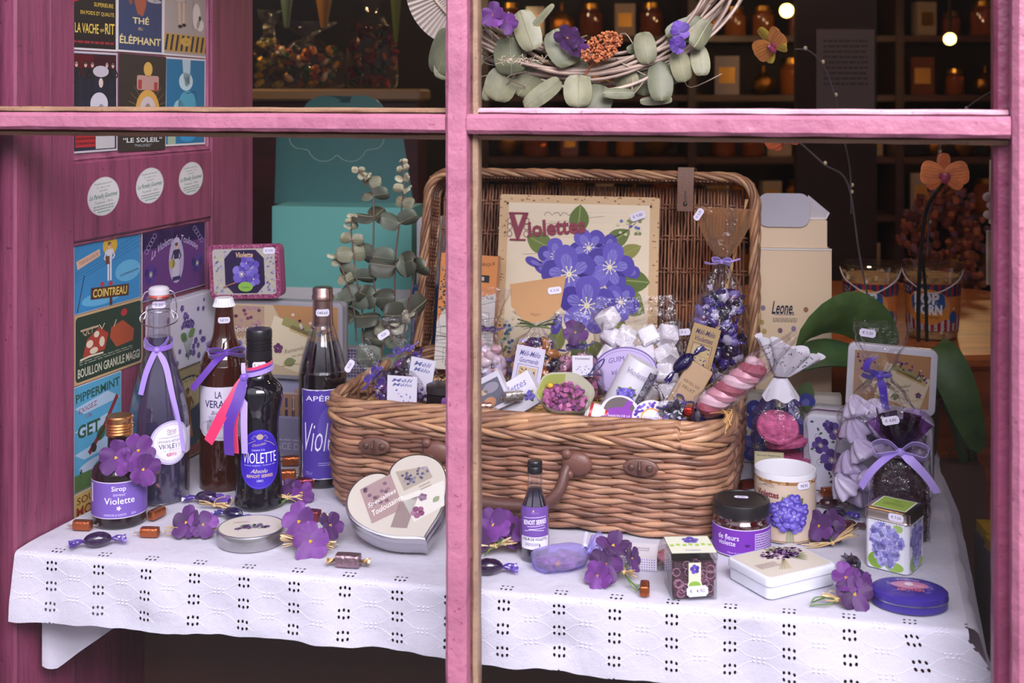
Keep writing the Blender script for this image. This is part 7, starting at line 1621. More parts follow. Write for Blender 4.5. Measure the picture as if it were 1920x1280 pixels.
# 5 bags at the left
t = gift_bag('bag of purple sweets with flared top beside the eucalyptus, tag lettered Méli Mélo', BZ(785, .13, .110), ori(-12, -16, 6), .070, .082, .052, PUR, 5, 34, tie='5A3CA8'); put_sticker(t, '4,50', flat((-.022, -.020, .112), (1, 0, .3), (-.3, 0, 1)), .020)
tag_card(t, (.022, -.030, .036), .038, .060, 'Méli', 'CCC8D6', (0, .42, 0), 'dots', '6A6AA0', 7, 'Mélo')
t = gift_bag('bag of purple sweets lying tilted at the left front corner of the hamper', BZ(775, .06, .112), ori(-12, -52, 8), .070, .076, .044, PUR, 6, 30, tie='4A2C98'); put_sticker(t, '4,50', flat((-.012, -.020, .110), (1, 0, .1), (-.1, 0, 1)), .020)
tag_card(t, (.020, -.032, .022), .046, .044, 'Méli', 'CCC8D6', (0, .90, 0), 'dots', '6A6AA0', 8, 'Mélo')
# 6 bag beside the mullion
t = gift_bag('bag of white and pink sweets with dark violet ribbon, just right of the mullion', BZ(905, .17, .108), ori(-8, 4, 6), .066, .110, .060, ['C8B4C4', 'B8909C', 'D8D0D8', 'A89AB8', 'C0A8B0'], 7, 26, tie='4A2868', wrap='satin')
m = MB('wrapper', '4A34A0'); m.box((.008, -.030, .026), (.030, .006, .032), .003); m.build('violet_packet', t)
# 7 printed tube
t = thing('printed_tube', 'tilted tube with a violet print on white and a grey scroll pattern', 'tube', BZ(1150, .085, .112)); t.rotation_euler = ori(-8, 28, 6); m = MB('tinpaint', 'CCC8D4'); m.lathe([(.0235, 0), (.025, .002), (.025, .088), (.024, .090), (.0001, .090)], 44); m.build('tube_body', t); cv = CV(); cv.rect(.034, 0, .040, .080, '5A5668').up(); rr = random.Random(3)
for k in range(70): cv.ring(.034 + rr.uniform(-.017, .017), rr.uniform(-.038, .038), .0034, .0034, .0007, rr.choice(['A8A4B4', '8A8698', 'C0BCC8']), 10)
cv.up(2); violets_pic(cv, -.002, -.002, .016, 3); cv.text('Violette', 0, .030, .007, '8A86A4', shear=.3, w=.03); m = MB(); cv.put(m, around(.0252, .044), step=.004); m.build('printed_wrap', t, ang=25)
# 8 white pot lid disc behind the cone
t = thing('round_pot', 'small white round pot with a plain pale lid, behind the paper cone', 'pot', BZ(1078, .085, .118)); t.rotation_euler = ori(-8, 0, 0); m = MB('tinpaint', 'C8C4D0'); m.X = Matrix.Rotation(.55, 4, 'X'); m.lathe([(.020, 0), (.021, .016)], 32); m.build('pot', t); m = MB('tinpaint', 'D4D2D8'); m.X = Matrix.Rotation(.55, 4, 'X'); m.lathe([(.0225, .0163), (.0225, .024), (.021, .0255), (.0001, .0255)], 32); m.build('lid', t)
# 9 paper cone of candied violets
t = thing('paper_cone', 'white paper cone filled with crystallised violet petals at the front of the hamper', 'cone', BZ(1055, .045, .120)); t.rotation_euler = ori(-4, 6, -38); m = MB('paper', 'BCC09C')
def cone(u, v): a = u * 2 * PI; r = .014 + .022 * v + .0012 * math.sin(6 * a); return (r * math.cos(a) * 1.1, r * .85 * math.sin(a), .052 * v + .010 * v * (1 if math.sin(a) > 0 else 0) * math.sin(a) + .002 * math.sin(3 * a) * v)
m.use('paper', 'C8C8B0'); m.grid(cone, 32, 6); m.grid(lambda u, v: V(cone(u, v)) * .975 + V((0, 0, .0005)), 32, 6); m.build('paper_wrap', t); m = MB('paper', 'A8B060'); m.grid(lambda u, v: V(cone(.26 + .26 * u, .45 + .53 * v)) * .965 + V((0, 0, .001)), 12, 4); m.build('green_lining', t, label='yellow-green lining')
m = MB('sugar'); rr = random.Random(3)
for k in range(70): a, q = rr.uniform(0, 6.28), math.sqrt(rr.random()) * .029; m.use('sugar', rr.choice(['9A5480', 'B06A92', '7A3C68', 'A86090', '6A3A6A'])); m.ell((q * math.cos(a), q * .8 * math.sin(a), .042 + rr.uniform(0, .012) * (1 - q / .04)), (.0052, .004, .0035), 7, 5, rot=Matrix.Rotation(rr.uniform(0, 6), 3, 'Z') @ Matrix.Rotation(rr.uniform(-1, 1), 3, 'X'), jit=.5, rnd=k)
m.use('sugar', 'D8B030'); m.ell((-.022, .012, .050), (.005, .004, .004), 7, 5); o = m.build('candied_petals', t); o['kind'] = 'stuff'
# 10 striped soap roll
t = thing('striped_roll', 'small white roll with red stripes in clear wrap, right of the paper cone', 'sweet', BZ(1122, .035, .128)); t.rotation_euler = ori(-10, 12, 0); m = MB('satin', 'D8D2D4'); 
m.X = Matrix.Rotation(PI / 2, 4, 'Y'); m.lathe([(.013, -.020), (.0155, -.018), (.0155, .018), (.013, .020)], 28); m.use('satin', 'B02A30')
for x in (-.011, .010): m.lathe([(.0157, x - .002), (.0157, x + .002)], 28, cap0=False, cap1=False)
m.build('roll', t)
# 11 pot with purple label
def round_box(label, loc, rot, r, h, side, top_fn, cat='box'):
    t = thing('round_box', label, cat, loc); t.rotation_euler = rot; m = MB('tinpaint', side); m.lathe([(r * .96, 0), (r, .002), (r, h * .55)], 40); m.build('box_body', t); m = MB('tinpaint', 'CCC8D2'); m.lathe([(r * 1.03, h * .56), (r * 1.03, h - .001), (r * .99, h), (.0001, h)], 40); m.build('lid', t); cv = CV(); top_fn(cv, r); m = MB(); cv.put(m, flat((0, 0, h + .0002), (1, 0, 0), (0, 1, 0))); m.build('lid_print', t, smooth=False); return t
def f11(cv, r): cv.ell(0, 0, r * .98, r * .98, 'C4C0C8', 40).up().ell(0, .1 * r, r * .8, r * .8, '5A4E52', 36).up().ell(0, -r * .28, r * .92, r * .62, '7A2E9A', 36).up(); cv.rect(r * .35, r * .3, r * .3, r * .9, '7A2E9A', 0, -.5); cv.up().text('MAISON DE LA', 0, -r * .15, r * .12, 'E0D0EC', w=r * 1.1); cv.text('VIOLETTE', 0, -r * .38, r * .2, 'E0D0EC', w=r * 1.2)
round_box('round pot with purple lid label, at the front rim below the printed tube', BZ(1162, .042, .122), (math.radians(48), 0, math.radians(-8)), .027, .020, 'B8B4BC', f11, 'pot')
def f12(cv, r):
    cv.ell(0, 0, r * .98, r * .98, 'D0CCD8', 40).up(); rr = random.Random(3)
    for k in range(60): a = rr.uniform(0, 6.28); q = rr.uniform(.6, .92) * r; cv.ell(q * math.cos(a), q * math.sin(a), .0022, .0022, rr.choice(['5A34A0', '6E4AB0', '7A5ABC']), 6)
    cv.up().ring(0, 0, r * .55, r * .55, r * .08, 'D88A34').up().ell(0, 0, r * .46, r * .46, 'CFC8D8'); cv.up().text('Violettes', 0, 0, r * .2, '5A4A8A', w=r * .8, shear=.3)
round_box('round box printed with violets and an orange circle, at the front rim', BZ(1222, .040, .122), (math.radians(52), 0, math.radians(-10)), .026, .016, 'B0A8C4', f12)
# 13, 14, 22
t = gift_bag('little bag of dark sweets in front, between the round box and the marshmallow twist', BZ(1266, .035, .118), ori(-12, -10, 0), .042, .040, .020, ['1E1628', '2E2838', '4A4458', '6A6478', 'C8C4D0'], 9, 20, tie=None, size=.007)
t = thing('kraft_pouch', 'slim kraft paper pouch tied with a dark violet bow', 'pouch', BZ(1255, .095, .110)); t.rotation_euler = ori(-10, 30, 6); m = MB('paper', 'AE9070'); slab(m, rrect(.036, .090, .002, 3, 0, .045), 0, .012, .001); m.build('pouch_body', t, smooth=False); cv = CV(); cv.text('PÂTES DE', 0, .062, .005, '5A4A3A', w=.024); cv.text('FRUIT', 0, .053, .005, '5A4A3A'); cv.scribble(0, .030, .024, .02, 4, '7A6450'); m = MB(); cv.put(m, flat((0, -.0002, 0))); m.build('print', t, smooth=False)
m = MB('cloth_ribbon', '35207A'); bow(m, (.004, -.004, .034), .015, .012, '35207A', [([V((-.004, -.008, .022)), V((-.010, -.008, .008))], '35207A', .004), ([V((.008, -.008, .022)), V((.012, -.008, .006))], '35207A', .004)], wd=.006, knot=.003); m.build('bow', t)
dark_sweet('purple_sweet', 'glossy purple sweet lying on the kraft pouch below the tall bag', BP(1290, 690, .11), -.3, 1.15, '1E1648', '2A2060', 0).rotation_euler = (0, math.radians(-42), 0)
t = gift_bag('half-hidden clear bag with a price sticker behind the marshmallows', BZ(1262, .27, .108), ori(-14, 4, 4), .060, .085, .030, ['6A5A4A', '8A7A68', '4A3A5A'], 11, 20, tie=None, neck=.020); put_sticker(t, '€ 3,', flat((.010, -.014, .104), (1, 0, .2), (-.2, 0, 1)), .020)
t = gift_bag('small bag of violet and white sweets with a plain white label, under the tall bag', BZ(1322, .12, .105), ori(-14, 22, 0), .054, .058, .026, ['5A3C98', 'C8C4D4', '8A7AC0', 'D0CCD8', '3A2A68'], 12, 26, tie=None); m = MB('paper', 'CECAD4'); m.box((.0, -.020, .048), (.020, .0008, .014)); m.build('white_label', t, smooth=False)
# 18 marshmallow twist in a clear sleeve
t = thing('marshmallow_twist', 'long pink and white marshmallow twist in a clear sleeve, sticking out over the right corner', 'sweet', BP(1318, 768, .055)); a0 = BP(1318, 768, .055); a1 = BP(1425, 682, .050); ax = (a1 - a0); L_ = ax.length; t.rotation_euler = ax.to_track_quat('Z', 'Y').to_euler()
for s_ in range(3):
    m = MB('satin', ('D8B4C0', '9A4A5C', 'C88A9A')[s_]); pts = []; 
    for i in range(61): z = L_ * i / 60; b = z / .042 * 2 * PI + s_ * 2 * PI / 3; pts.append((.0085 * math.cos(b), .0085 * math.sin(b), z))
    m.tube(pts, [.0088 * min(1, .5 + i / 6, .5 + (60 - i) / 6) for i in range(61)], 8); m.build('strand', t)
cello(t, [(-.004, .010, .008), (.002, .0205, .0195), (L_ * .5, .021, .020), (L_ + .004, .020, .017), (L_ + .03, .026, .010), (L_ + .060, .030, .006)], 15, cap=False)
# 19, 20 boxes left of the cone
t = thing('picture_box', 'white carton with a small painted picture window, at the front rim right of the mullion', 'box', BZ(926, .040, .122)); t.rotation_euler = ori(-10, -28, 14); m = MB('paper', 'C4BECC'); slab(m, rrect(.058, .050, .001, 2, 0, .025), 0, .018, .001); m.build('carton', t, smooth=False); cv = CV(); cv.rect(.006, .024, .038, .036, '5A5A6A').up().ell(.0, .014, .010, .007, 'A87858').ell(.010, .032, .012, .007, '8A8494').ell(-.002, .030, .006, .004, 'B09A88'); cv.scribble(-.019, .025, .005, .036, 4, '8A86A8'); m = MB(); cv.put(m, flat((0, -.0002, 0))); m.build('picture', t, smooth=False)
t = thing('violets_carton', 'white carton lettered Violettes, tilted between the picture box and the paper cone', 'box', BZ(985, .055, .122)); t.rotation_euler = ori(-10, -32, 12); m = MB('paper', 'D0CCD8'); slab(m, rrect(.060, .048, .001, 2, 0, .024), 0, .022, .001); m.build('carton', t, smooth=False); cv = CV(); cv.text('Violettes', -.002, .036, .010, '6A6AA8', w=.046, shear=.3); cv.scribble(-.012, .022, .022, .012, 3, 'A09CB8'); violets_pic(cv, .016, .016, .010, 5); m = MB(); cv.put(m, flat((0, -.0002, 0)), off=.00006); m.build('print', t, smooth=False)
caramel('white and gold wrapped sweet lying between the two cartons in the hamper', BP(962, 752, .045), .4, 1.1, col='D8D0CC', group='loose sweets in the hamper', name='wrapped_sweet')
caramel('pinkish wrapped sweet at the front rim below the picture box', BP(905, 772, .035), .1, 1.0, col='C8988C', group='loose sweets in the hamper', name='wrapped_sweet')
caramel('red wrapped sweet at the front rim, left of the marshmallow twist', BP(1292, 778, .035), 1.3, .9, col='B03028', group='loose sweets in the hamper', name='wrapped_sweet')
# 23 dark jar with a violet beside the mullion
t = thing('small_dark_pot', 'small dark pot with a purple cloth violet on it, just left of the mullion', 'pot', BZ(830, .045, .116)); m = MB('gloss', '1C1418'); m.lathe([(.020, 0), (.023, .003), (.023, .026), (.020, .028)], 32); m.build('pot_body', t); m = MB('satin', '2A2226'); m.lathe([(.0235, .0283), (.0235, .038), (.021, .039), (.0001, .039)], 32); m.build('lid', t); violet_head(t, (.012, -.024, .018), (.3, -1, .3), .014, 0, 77)
# string and straw spilling over the right corner
o = MB('matte', 'C89A5C'); rr = random.Random(6)
for k in range(5):
    p = [BP(1340 + rr.uniform(-20, 20), 775, .03), BP(1365 + rr.uniform(-12, 12), 770 + rr.uniform(-14, 10), .0), BP(1362 + rr.uniform(-12, 14), 800 + rr.uniform(-10, 20), -.012)]; o.tube(bez(p, 5), .0007, 4)
o = o.build('straw_wisp', None); tag(o, 'loose straw wisps trailing over the hamper rim at its right front corner', 'straw')
# ================================================================= WREATH, SHOP INTERIOR BEHIND
t = thing('hanging_wreath', 'twig wreath with grey-green eucalyptus leaves, violets and russet yarrow, hanging above the hamper', 'wreath', P(1100, -150, 1.56)); WO = t.location.copy()
def Wp(px, py, dy=0): return P(px, py, 1.56 + dy) - WO
rr = random.Random(41); WR = .208
m = MB('wicker')
for k in range(16):
    m.use('wicker', rr.choice(['9A8478', 'A89486', '86705F', 'B4A294'])); ph = rr.uniform(0, 6.28); rad = WR + rr.uniform(-.018, .018); fr = rr.uniform(2, 4); pts = []
    for i in range(90):
        a = 2 * PI * i / 90; r = rad + .010 * math.sin(fr * a + ph); pts.append((r * math.cos(a) * 1.0, .012 * math.cos(round(fr) * a + ph), r * math.sin(a) + .014))
    m.tube(pts, rr.uniform(.0018, .0032), 6)
m.build('twig_ring', t, ang=80)
m = MB('matte', 'A89A88'); m.tube([(0, 0, WR), (0, 0, WR + .55)], .0008, 4); m.build('hanging_string', t)
def disc_leaf(m, c, L, W_, ang, tilt=0, turn=0, cup=.15, col='6E7A68'):
    q = Matrix.Rotation(turn, 3, 'Z') @ Matrix.Rotation(tilt, 3, 'X') @ Matrix.Rotation(-ang, 3, 'Y'); c = V(c); m.use('leafm', col)
    def fn(u, v):
        s_ = (1 - math.cos(PI * u)) / 2; w_ = math.sin(PI * (.03 + .94 * u)) ** .62; y = (v - .5) * 2
        return c + q @ V((L * s_, -.002 + cup * W_ * (y * y) * .5 + .0015 * math.sin(6 * u), y * W_ / 2 * w_))
    m.grid(fn, 9, 6); m.use('leafm', 'A09C84'); m.tube([V(fn(u / 6 * .95 + .02, .5)) - (q @ V((0, .0004, 0))) for u in range(7)], .0004, 3)
leaves = [(845, 55, 90, 60, -1.9), (880, 20, 100, 60, -1.6), (905, 105, 62, 40, -2.8), (955, 70, 70, 62, -1.5), (950, 130, 62, 62, -1.9), (990, 60, 70, 14, .8), (1040, 55, 75, 62, -1.2), (1015, 120, 74, 62, -2.2), (1050, 150, 84, 36, -2.5), (1075, 110, 60, 55, -1.4), (1085, 140, 60, 55, -1.6), (1130, 160, 58, 56, -1.9), (1160, 115, 66, 48, -1.2), (1205, 60, 60, 42, -1.4), (1175, 95, 62, 20, .3), (1190, 175, 62, 22, 2.95 + .2), (1235, 115, 76, 48, -1.5), (1200, 190, 60, 18, .05), (1250, 70, 80, 46, .35), (1300, 110, 70, 50, -2.6), (1270, 95, 60, 40, -1.3), (1310, 85, 60, 36, -1.5), (1130, 190, 40, 24, -2.0), (975, 20, 80, 50, -1.2), (920, 150, 40, 20, -1.8), (1330, 40, 60, 40, -2.2), (840, 100, 50, 40, -1.8), (1215, 110, 70, 50, -1.7)]
for i, (px, py, L, W_, a) in enumerate(leaves):
    m = MB('leafm'); k = 1.56 / F; disc_leaf(m, Wp(px, py, -.022 + .026 * ((i * 7) % 5) / 5), L * k, W_ * k, a, rr.uniform(-.35, .25), rr.uniform(-.4, .4), .2, rr.choice(['76765F', '828068', '666852', '8A8870'])); m.build('eucalyptus_leaf', t, ang=70)
m = MB('wicker')
for k in range(26):
    m.use('wicker', rr.choice(['8A7A68', 'A49480', '7A6A5C'])); x = rr.uniform(900, 1290); y = rr.uniform(60, 150); m.tube(bez([Wp(x, y, -.01), Wp(x + rr.uniform(-40, 40), y + rr.uniform(-20, 30), rr.uniform(-.02, .01)), Wp(x + rr.uniform(-80, 80), y + rr.uniform(-20, 50), 0)], 4), .0007, 4)
m.build('fine_twigs', t)
m = MB('matte')
for k in range(420):
    a = rr.uniform(0, 6.28); q = math.sqrt(rr.random()); x, y = 42 * q * math.cos(a), 24 * q * math.sin(a); c, s_ = math.cos(-.5), math.sin(-.5); m.use('matte', rr.choice(['A85A34', 'B86A40', '8A4226', 'C07848'])); m.ell(Wp(1128 + x * c - y * s_, 88 + x * s_ + y * c, -.03 + rr.uniform(-.006, .004)), .0018, 5, 3)
m.tube(bez([Wp(1120, 110, -.02), Wp(1100, 135, -.015), Wp(1095, 160, -.01)], 4), .0012, 5); m.build('yarrow_head', t, label='russet dried yarrow head')
m = MB('matte')
for k in range(70): x = rr.uniform(938, 1025); m.use('matte', rr.choice(['B4A48C', '9A8A74', 'C4B8A4'])); p = Wp(x, 113 + rr.uniform(-7, 5), -.03); d_ = V((rr.uniform(-.008, .008), rr.uniform(-.003, .003), rr.uniform(-.004, .005))); m.tube([p, p + d_], .0005, 3)
m.build('dried_grass', t)
m = MB('matte', 'B0A49C'); R = []
for k in range(33):
    a = math.radians(188 + 82 * k / 32); d_ = .0022 if k % 2 else -.0022; R.append([Wp(868, -25, d_ * .3 - .01), Wp(868 + 108 * math.cos(a), -25 - 108 * math.sin(a) * 1.05, d_ - .01)])
m.loft(R, False); m.build('pleated_fan', t, smooth=False, label='pale pleated paper fan')
for i, (px, py, dr, r, tn) in enumerate(((925, 28, (-.3, -1, .1), .0165, 0), (950, 42, (.3, -1, -.1), .0145, 0), (1065, 70, (-.5, -1, -.3), .018, 1), (1082, 88, (.4, -1, -.4), .014, 1), (1274, 58, (.1, -1, .1), .0135, 2), (1270, 84, (-.1, -1, -.2), .0115, 2))):
    violet_head(t, Wp(px, py, -.035), dr, r, tn, 60 + i, i * .7)

# ---- standing eucalyptus branches at the left back
t = thing('eucalyptus_spray', 'spray of artificial eucalyptus branches in a hidden vase, left of the hamper lid', 'plant', (xx(705, 1.985), 1.985, 0)); EO = t.location.copy()
def Ep(px, py, Y=1.97): return P(px, py, Y) - EO
m = MB('gloss', '3A3E44'); m.lathe([(.020, .001), (.026, .03), (.022, .07), (.014, .09), (.016, .10)], 28); m.build('vase', t)
k = 1.97 / F
def branch(pts, spec, seed):
    rr = random.Random(seed); c = bez([Ep(*p) for p in pts], 8); m = MB('leafm', '6A5248'); m.tube(c, .0015, 5); b = m.build('branch', t)
    n = len(c) - 1
    for j, (f, sz, c_) in enumerate(spec):
        p = c[int(f * n)]
        for sg in (-1, 1):
            m = MB('leafm'); disc_leaf(m, p, sz * k * .95, sz * k * .92, (.25 if sg > 0 else PI - .25) + rr.uniform(-.35, .35), rr.uniform(-1.2, .6), rr.uniform(-1.0, 1.0), .35, c_); m.build('leaf', b, ang=70)
W1, W2, G1, G2 = 'B0AC94', '8E8E78', '626A5E', '46483E'
branch([(700, 640), (702, 560), (700, 470), (701, 390), (696, 350), (672, 318)], [(.20, 42, G2), (.38, 44, G1), (.56, 42, G2), (.72, 34, G1), (.85, 26, W2), (.92, 20, W1), (1, 14, W1)], 1)
branch([(735, 640), (740, 560), (742, 480), (752, 400), (757, 350), (754, 302)], [(.16, 46, G1), (.36, 52, G2), (.56, 40, G1), (.68, 26, W2), (.78, 22, W1), (.86, 18, W1), (.93, 14, W1), (1, 11, W1)], 2)
branch([(680, 645), (678, 570), (668, 520), (662, 470), (658, 430), (660, 405)], [(.24, 46, G1), (.42, 40, G1), (.58, 34, W2), (.72, 24, W2), (.84, 16, W1), (.92, 13, W1), (1, 12, W1)], 3)
branch([(668, 640), (664, 580), (655, 545), (640, 500), (626, 480)], [(.2, 50, G2), (.4, 40, G1), (.62, 28, W2), (.82, 18, W2), (1, 14, W1)], 4)
branch([(750, 660), (762, 600), (772, 540), (780, 480)], [(.4, 54, G2), (.85, 44, G1)], 5)
branch([(715, 680), (720, 640), (738, 610), (765, 590)], [(.1, 52, G1), (.35, 46, G1), (.6, 34, W2), (.8, 24, W1), (1, 16, W1)], 6)

# ---- shelf with wrapped sweets, behind top left
Ys = 2.95
o = MB('satin', 'A88C6C'); o.box((0, .16, 0), (xx(790, Ys) - xx(300, Ys), .34, .030), .008); o = o.build('wall_shelf', None, loc=(xx(545, Ys), Ys, zz(178, Ys)), ang=30); tag(o, 'pale beige shelf top behind the shutter, with wrapped sweets on it', 'shelf')
o = MB('wood', '4A1420'); o.box((0, .15, -.35), (.62, .30, .70)); o = o.build('dark_red_cabinet', None, smooth=False, loc=(xx(545, Ys), Ys + .012, zz(178, Ys) - .0155)); tag(o, 'dark red cabinet beneath the beige shelf top', 'cabinet')
zs = zz(178, Ys) + .015
def sweets_bag(px, w_, h_, cols, label, seed, lean=0):
    t = thing('sweets_bag', label, 'bag', (xx(px, Ys), Ys + .09, zs), face(xx(px, Ys), Ys), 'cellophane bags on the beige shelf'); rr = random.Random(seed); m = MB('foil')
    for k in range(60): m.use('foil', rr.choice(cols)); m.ell((rr.uniform(-w_, w_) * .42, rr.uniform(-.02, .02), .012 + rr.random() * h_ * .55), (.014, .008, .009), 7, 5, rot=Matrix.Rotation(rr.uniform(0, 3), 3, 'Y'), jit=.4, rnd=k)
    o = m.build('sweets', t); o['kind'] = 'stuff'; cello(t, [(0, w_ * .42, .02), (.01, w_ * .5, .03), (h_ * .5, w_ * .5, .03), (h_ * .7, w_ * .2, .02), (h_ * .75, .012, .012), (h_, w_ * .4, .015)], seed, tint='FCF8F2'); return t
sweets_bag(565, .18, .17, ['B86A28', 'C8902C', '6A2A1E', '3A5A3C', 'C8B090', '8A3A1E'], 'cellophane bag of golden and brown sweets on the beige shelf', 1)
sweets_bag(690, .13, .26, ['7A1E1E', '8A2A20', '5A1A18', 'A86A2C', '2A3A2A'], 'taller cellophane bag of dark red sweets on the beige shelf', 2)
sweets_bag(490, .07, .20, ['8A8A2A', 'B89A2C', '4A3A1E'], 'narrow bag of yellow-green sweets beside the shutter edge', 3)
for px, w_, c_, l_ in ((543, .045, '6A8468', 'pale green paper cone hanging above the beige shelf'), (612, .060, 'A87420', 'mustard paper cone hanging above the beige shelf'), (745, .03, '6A7A1E', 'lime green ribbon hanging above the beige shelf')):
    o = MB('paper', c_); o.loft([[(w_ * .12 * math.cos(a * PI / 8), w_ * .12 * math.sin(a * PI / 8), -.002) for a in range(16)], [(w_ * math.cos(a * PI / 8), w_ * math.sin(a * PI / 8), .30) for a in range(16)]]); o = o.build('paper_cone', None, loc=(xx(px, Ys), Ys - .04, zz(52 if px != 745 else 80, Ys))); tag(o, l_, 'decoration', 'paper cones over the shelf')
# ---- shelving with amber jars at the back of the shop
Yb = 4.35
t = thing('back_shelving', 'dark wooden shelving full of amber jars and packets at the back of the shop', 'shelving', (1.0, Yb + .14, -.9)); XA, XB = -1.1, 1.15
levels = [(.585, 0), (.36, 1), (.15, 2), (-.08, 3), (.80, 4)]
for x in (XA, -.35, .40, XB): m = MB('wood', '3A2014'); m.box((x, 0, 1.05), (.03, .28, 2.1)); m.build('upright', t, smooth=False)
for z, _ in levels: m = MB('wood', '4A2A18'); m.box(((XA + XB) / 2, 0, z + .9 - .012), (XB - XA - .031, .26, .022)); m.build('shelf', t, smooth=False)
rr = random.Random(77)
def amber(kind, c_):
    if kind == 0:
        m = MB('jarglass', c_); m.lathe([(.036, 0), (.040, .006), (.040, .075), (.030, .086), (.030, .092)], 16); m.use('metal', 'C8963C'); m.lathe([(.032, .0925), (.032, .108)], 16); return m, 'amber_jar', 'jar'
    if kind == 1:
        m = MB('gloss', c_); m.box((0, 0, .06), (.075, .04, .12)); m.use('foil', 'D8A04C'); m.box((0, -.0205, .06), (.05, .002, .05)); return m, 'sweet_packet', 'packet'
    m = MB('foil', c_); m.ell((0, 0, .045), (.045, .03, .045), 12, 8, jit=.3); m.tube([(0, 0, .085), (0, 0, .12)], .006, 6); return m, 'foil_bag', 'bag'
protos = []
for i, (kd, c_) in enumerate(((0, 'C8742A'), (1, '6A3A20'), (2, 'C07A24'), (0, '9A4A1A'), (1, 'A08A78'), (2, '8A5A20'))):
    m, nm, ct = amber(kd, c_); o = m.build(nm, None); protos.append([o, nm, ct, kd, 0])
names = {0: 'amber jar with gold lid in the row on the back shelving', 1: 'small upright packet in the row on the back shelving', 2: 'twisted golden foil bag in the row on the back shelving'}
for z, li in levels[:2] + levels[3:] + levels[2:3]:
    x = XA + .09
    while x < XB - .08:
        if min(abs(x - u) for u in (XA, -.35, .40, XB)) > .062:
            q = rr.choice(protos); o = q[0] if q[4] == 0 else q[0].copy(); q[4] += 1
            if o.name not in COL.objects: COL.objects.link(o)
            o.location = (1.0 + x, Yb + .12 + rr.uniform(-.03, .02), z + .0005); o.rotation_euler = (0, 0, rr.uniform(-.3, .3)); s_ = rr.uniform(.85, 1.25); o.scale = (s_,) * 3
            tag(o, names[q[3]], q[2], {0: 'amber jars on the back shelving', 1: 'packets on the back shelving', 2: 'foil bags on the back shelving'}[q[3]])
        x += rr.uniform(.095, .13)
for q in protos:
    if q[4] == 0: bpy.data.objects.remove(q[0])
# warm lamps: the shop's own bulbs, then unseen ones added as fill
def bulb(px, py, Y, R, label, W_=2.6):
    p = P(px, py, Y); t = thing('warm_lamp', label, 'lamp', p, 0, 'warm lamps in the shop'); m = MB('glow', (1.0, .62, .16, 1)); m.ell((0, 0, 0), R, 16, 10); m.build('bulb', t, label='glowing warm bulb'); m = MB('metal', '3A3028'); m.tube([(0, 0, R * .9), (0, 0, 1.405 - p.z)], .006, 6); m.build('rod', t)
    d = bpy.data.lights.new('lamp_light', 'POINT'); d.energy = W_; d.color = (1, .62, .28); d.shadow_soft_size = .03; l = bpy.data.objects.new('lamp_light', d); COL.objects.link(l); l.location = p + V((0, -.06, -.05))
bulb(1475, 20, 3.7, .022, 'glowing warm lamp left of the two, near the wreath'); bulb(1781, 73, 3.7, .019, 'glowing warm lamp right of the two, beside the window stile', 3)
def added_lamp(x, y, z, W_):
    t = thing('warm_lamp', 'warm lamp hanging out of sight under the shop ceiling', 'lamp', (x, y, z), 0, 'warm lamps in the shop'); m = MB('glow', (1.0, .62, .16, 1)); m.ell((0, 0, 0), .02, 12, 8); m.build('bulb', t); m = MB('metal', '3A3028'); m.tube([(0, 0, .018), (0, 0, 1.405 - z)], .005, 6); m.build('rod', t)
    d = bpy.data.lights.new('lamp_light', 'POINT'); d.energy = W_; d.color = (1, .66, .34); d.shadow_soft_size = .03; l = bpy.data.objects.new('lamp_light', d); COL.objects.link(l); l.location = (x, y, z - .05)
added_lamp(-.15, 3.7, .95, 3.4); added_lamp(-.75, 2.75, 1.1, 3.0); added_lamp(.75, 2.6, 1.15, 1.1); added_lamp(.30, 2.02, 1.22, 2.4)  # unseen lamps added to brighten the back shelves and the display
# notice, posts and dried flowers in the middle distance
Yn = 3.0
t = thing('notice_stand', 'pale paper notice hanging on a dark wooden post in the shop', 'sign', (xx(1585, Yn), Yn, -.9)); m = MB('wood', '2E1C16'); m.box((-.02, .02, 1.15), (.20, .03, 2.3)); m.build('post', t, smooth=False)
m = MB('paper', '6E6872'); m.box((0, 0, zz(132, Yn) + .9), (.145, .002, .205)); cv = CV(); cv.scribble(0, .02, .11, .12, 9, '4A4650', 3); cv.put(m, flat((0, -.0012, zz(132, Yn) + .9))); m.build('notice_sheet', t, smooth=False)
t = thing('dried_hydrangea', 'mass of rust-orange dried flower heads behind the popcorn tubs', 'plant', (xx(1770, 2.9), 2.9, -.9)); rr = random.Random(51); m = MB('matte')
for k in range(420):
    a, b = rr.uniform(0, 6.28), rr.uniform(-1.4, 1.4); q = rr.uniform(.55, 1); m.use('matte', rr.choice(['8A3E2A', 'A2502E', '6A2E28', '7A4A5A', 'B0603A'])); m.ell((.115 * q * math.cos(a) * math.cos(b), .09 * q * math.sin(a) * math.cos(b), 1.12 + .155 * q * math.sin(b)), rr.uniform(.006, .012), 5, 4, jit=.5, rnd=k)
o = m.build('flower_heads', t); o['kind'] = 'stuff'; m = MB('gloss', '3A2A26'); m.lathe([(.08, 0), (.10, .5), (.06, .95), (.08, 1.0)], 28); m.build('tall_vase', t)
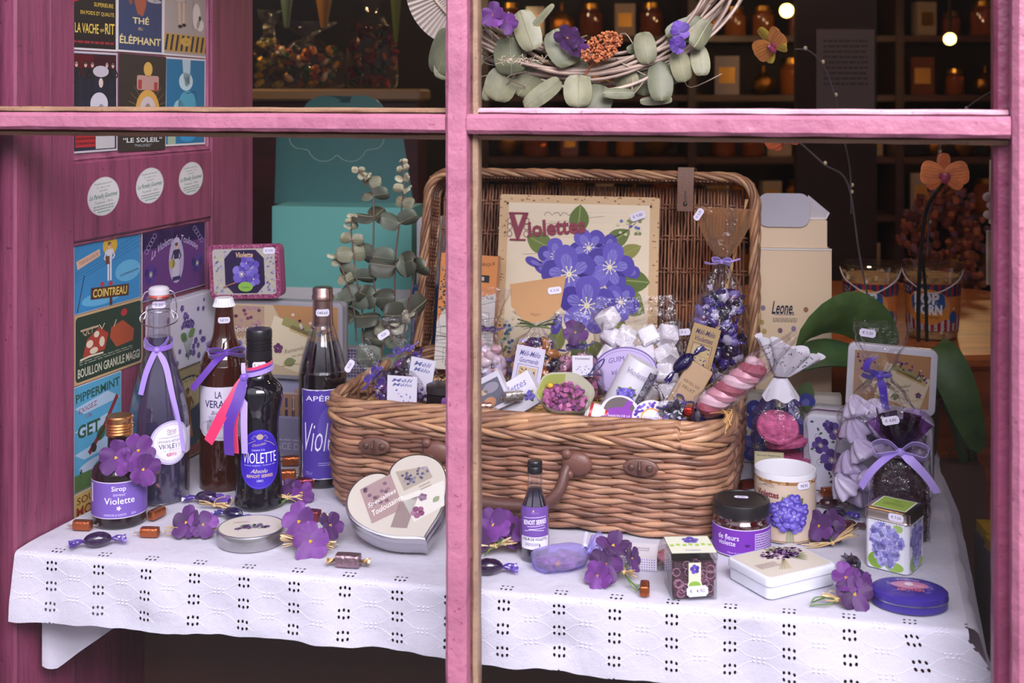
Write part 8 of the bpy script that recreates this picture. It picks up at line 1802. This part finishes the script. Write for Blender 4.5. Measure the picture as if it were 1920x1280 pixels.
# things at the right below the table
for i, (px, py, w_, zt) in enumerate(((1848, 990, .040, 0), (1868, 1022, .044, 0))):
    Yq = 1.86 - .06 * i; z0 = zz(1268, Yq); z1 = zz(py + 14, Yq); t = thing('leaflet_box', ('farther', 'nearer')[i] + ' of two grey cartons with yellow tops, beside the right end of the table', 'box', (xx(px, Yq) + .012, Yq, -.9), -.1)
    m = MB('satin', '6E6C74'); m.box((0, 0, (z1 + .9) / 2), (w_, .06, z1 + .9)); cv = CV(); cv.text('CE', -.004, z1 + .9 - .045, .012, '3A3A44'); cv.scribble(0, z1 + .9 - .12, .03, .05, 6, '56545E', i); cv.put(m, flat((0, -.0302, 0))); m.build('carton', t, smooth=False); m = MB('satin', 'B8941E'); m.box((0, 0, z1 + .9 + .0076), (w_ - .004, .056, .015)); m.build('yellow_top', t, smooth=False, label='yellow top')
t = thing('wooden_peg', 'pale wooden peg and rolled card hanging inside the right window stile', 'peg', P(1862, 300, 1.33)); m = MB('satin', 'A08C78'); m.tube([(0, 0, -.070), (.001, 0, 0)], .0050, 8); m.build('rolled_card', t); m = MB('wood', '8A7868'); m.box((-.002, .004, -.108), (.006, .006, .060)); m.build('peg', t, smooth=False)
m = MB('matte', 'B0A090'); m.tube([(0, .002, 0), (.001, .002, .6)], .0006, 4); m.build('string', t)
for k in range(3): m = MB('petal', 'A88A84'); m.ell((-.006 + .004 * (k % 2), -.002, -.040 - .010 * k), (.006, .003, .005), 8, 5, jit=.5, rnd=k); m.build('dried_petal', t)
t = thing('kraft_bag', 'creased brown paper bag hanging beside the right end of the table', 'bag', (.735, 1.98, -.12)); m = MB('matte', '5A4238'); 
m.loft([[(x * s_ + .004 * math.sin(i * 2), y * s_, z) for i, (x, y) in enumerate(rrect(.07, .04, .004, 3))] for z, s_ in ((-.20, 1.0), (-.1, 1.06), (0, .96), (.08, 1.0), (.105, .9))]); m.build('paper_body', t)
m = MB('matte', '4A362E'); m.tube(bez([(-.018, 0, .104), (-.014, 0, .125), (.014, 0, .125), (.018, 0, .104)], 5), .0015, 5); m.build('handle', t)
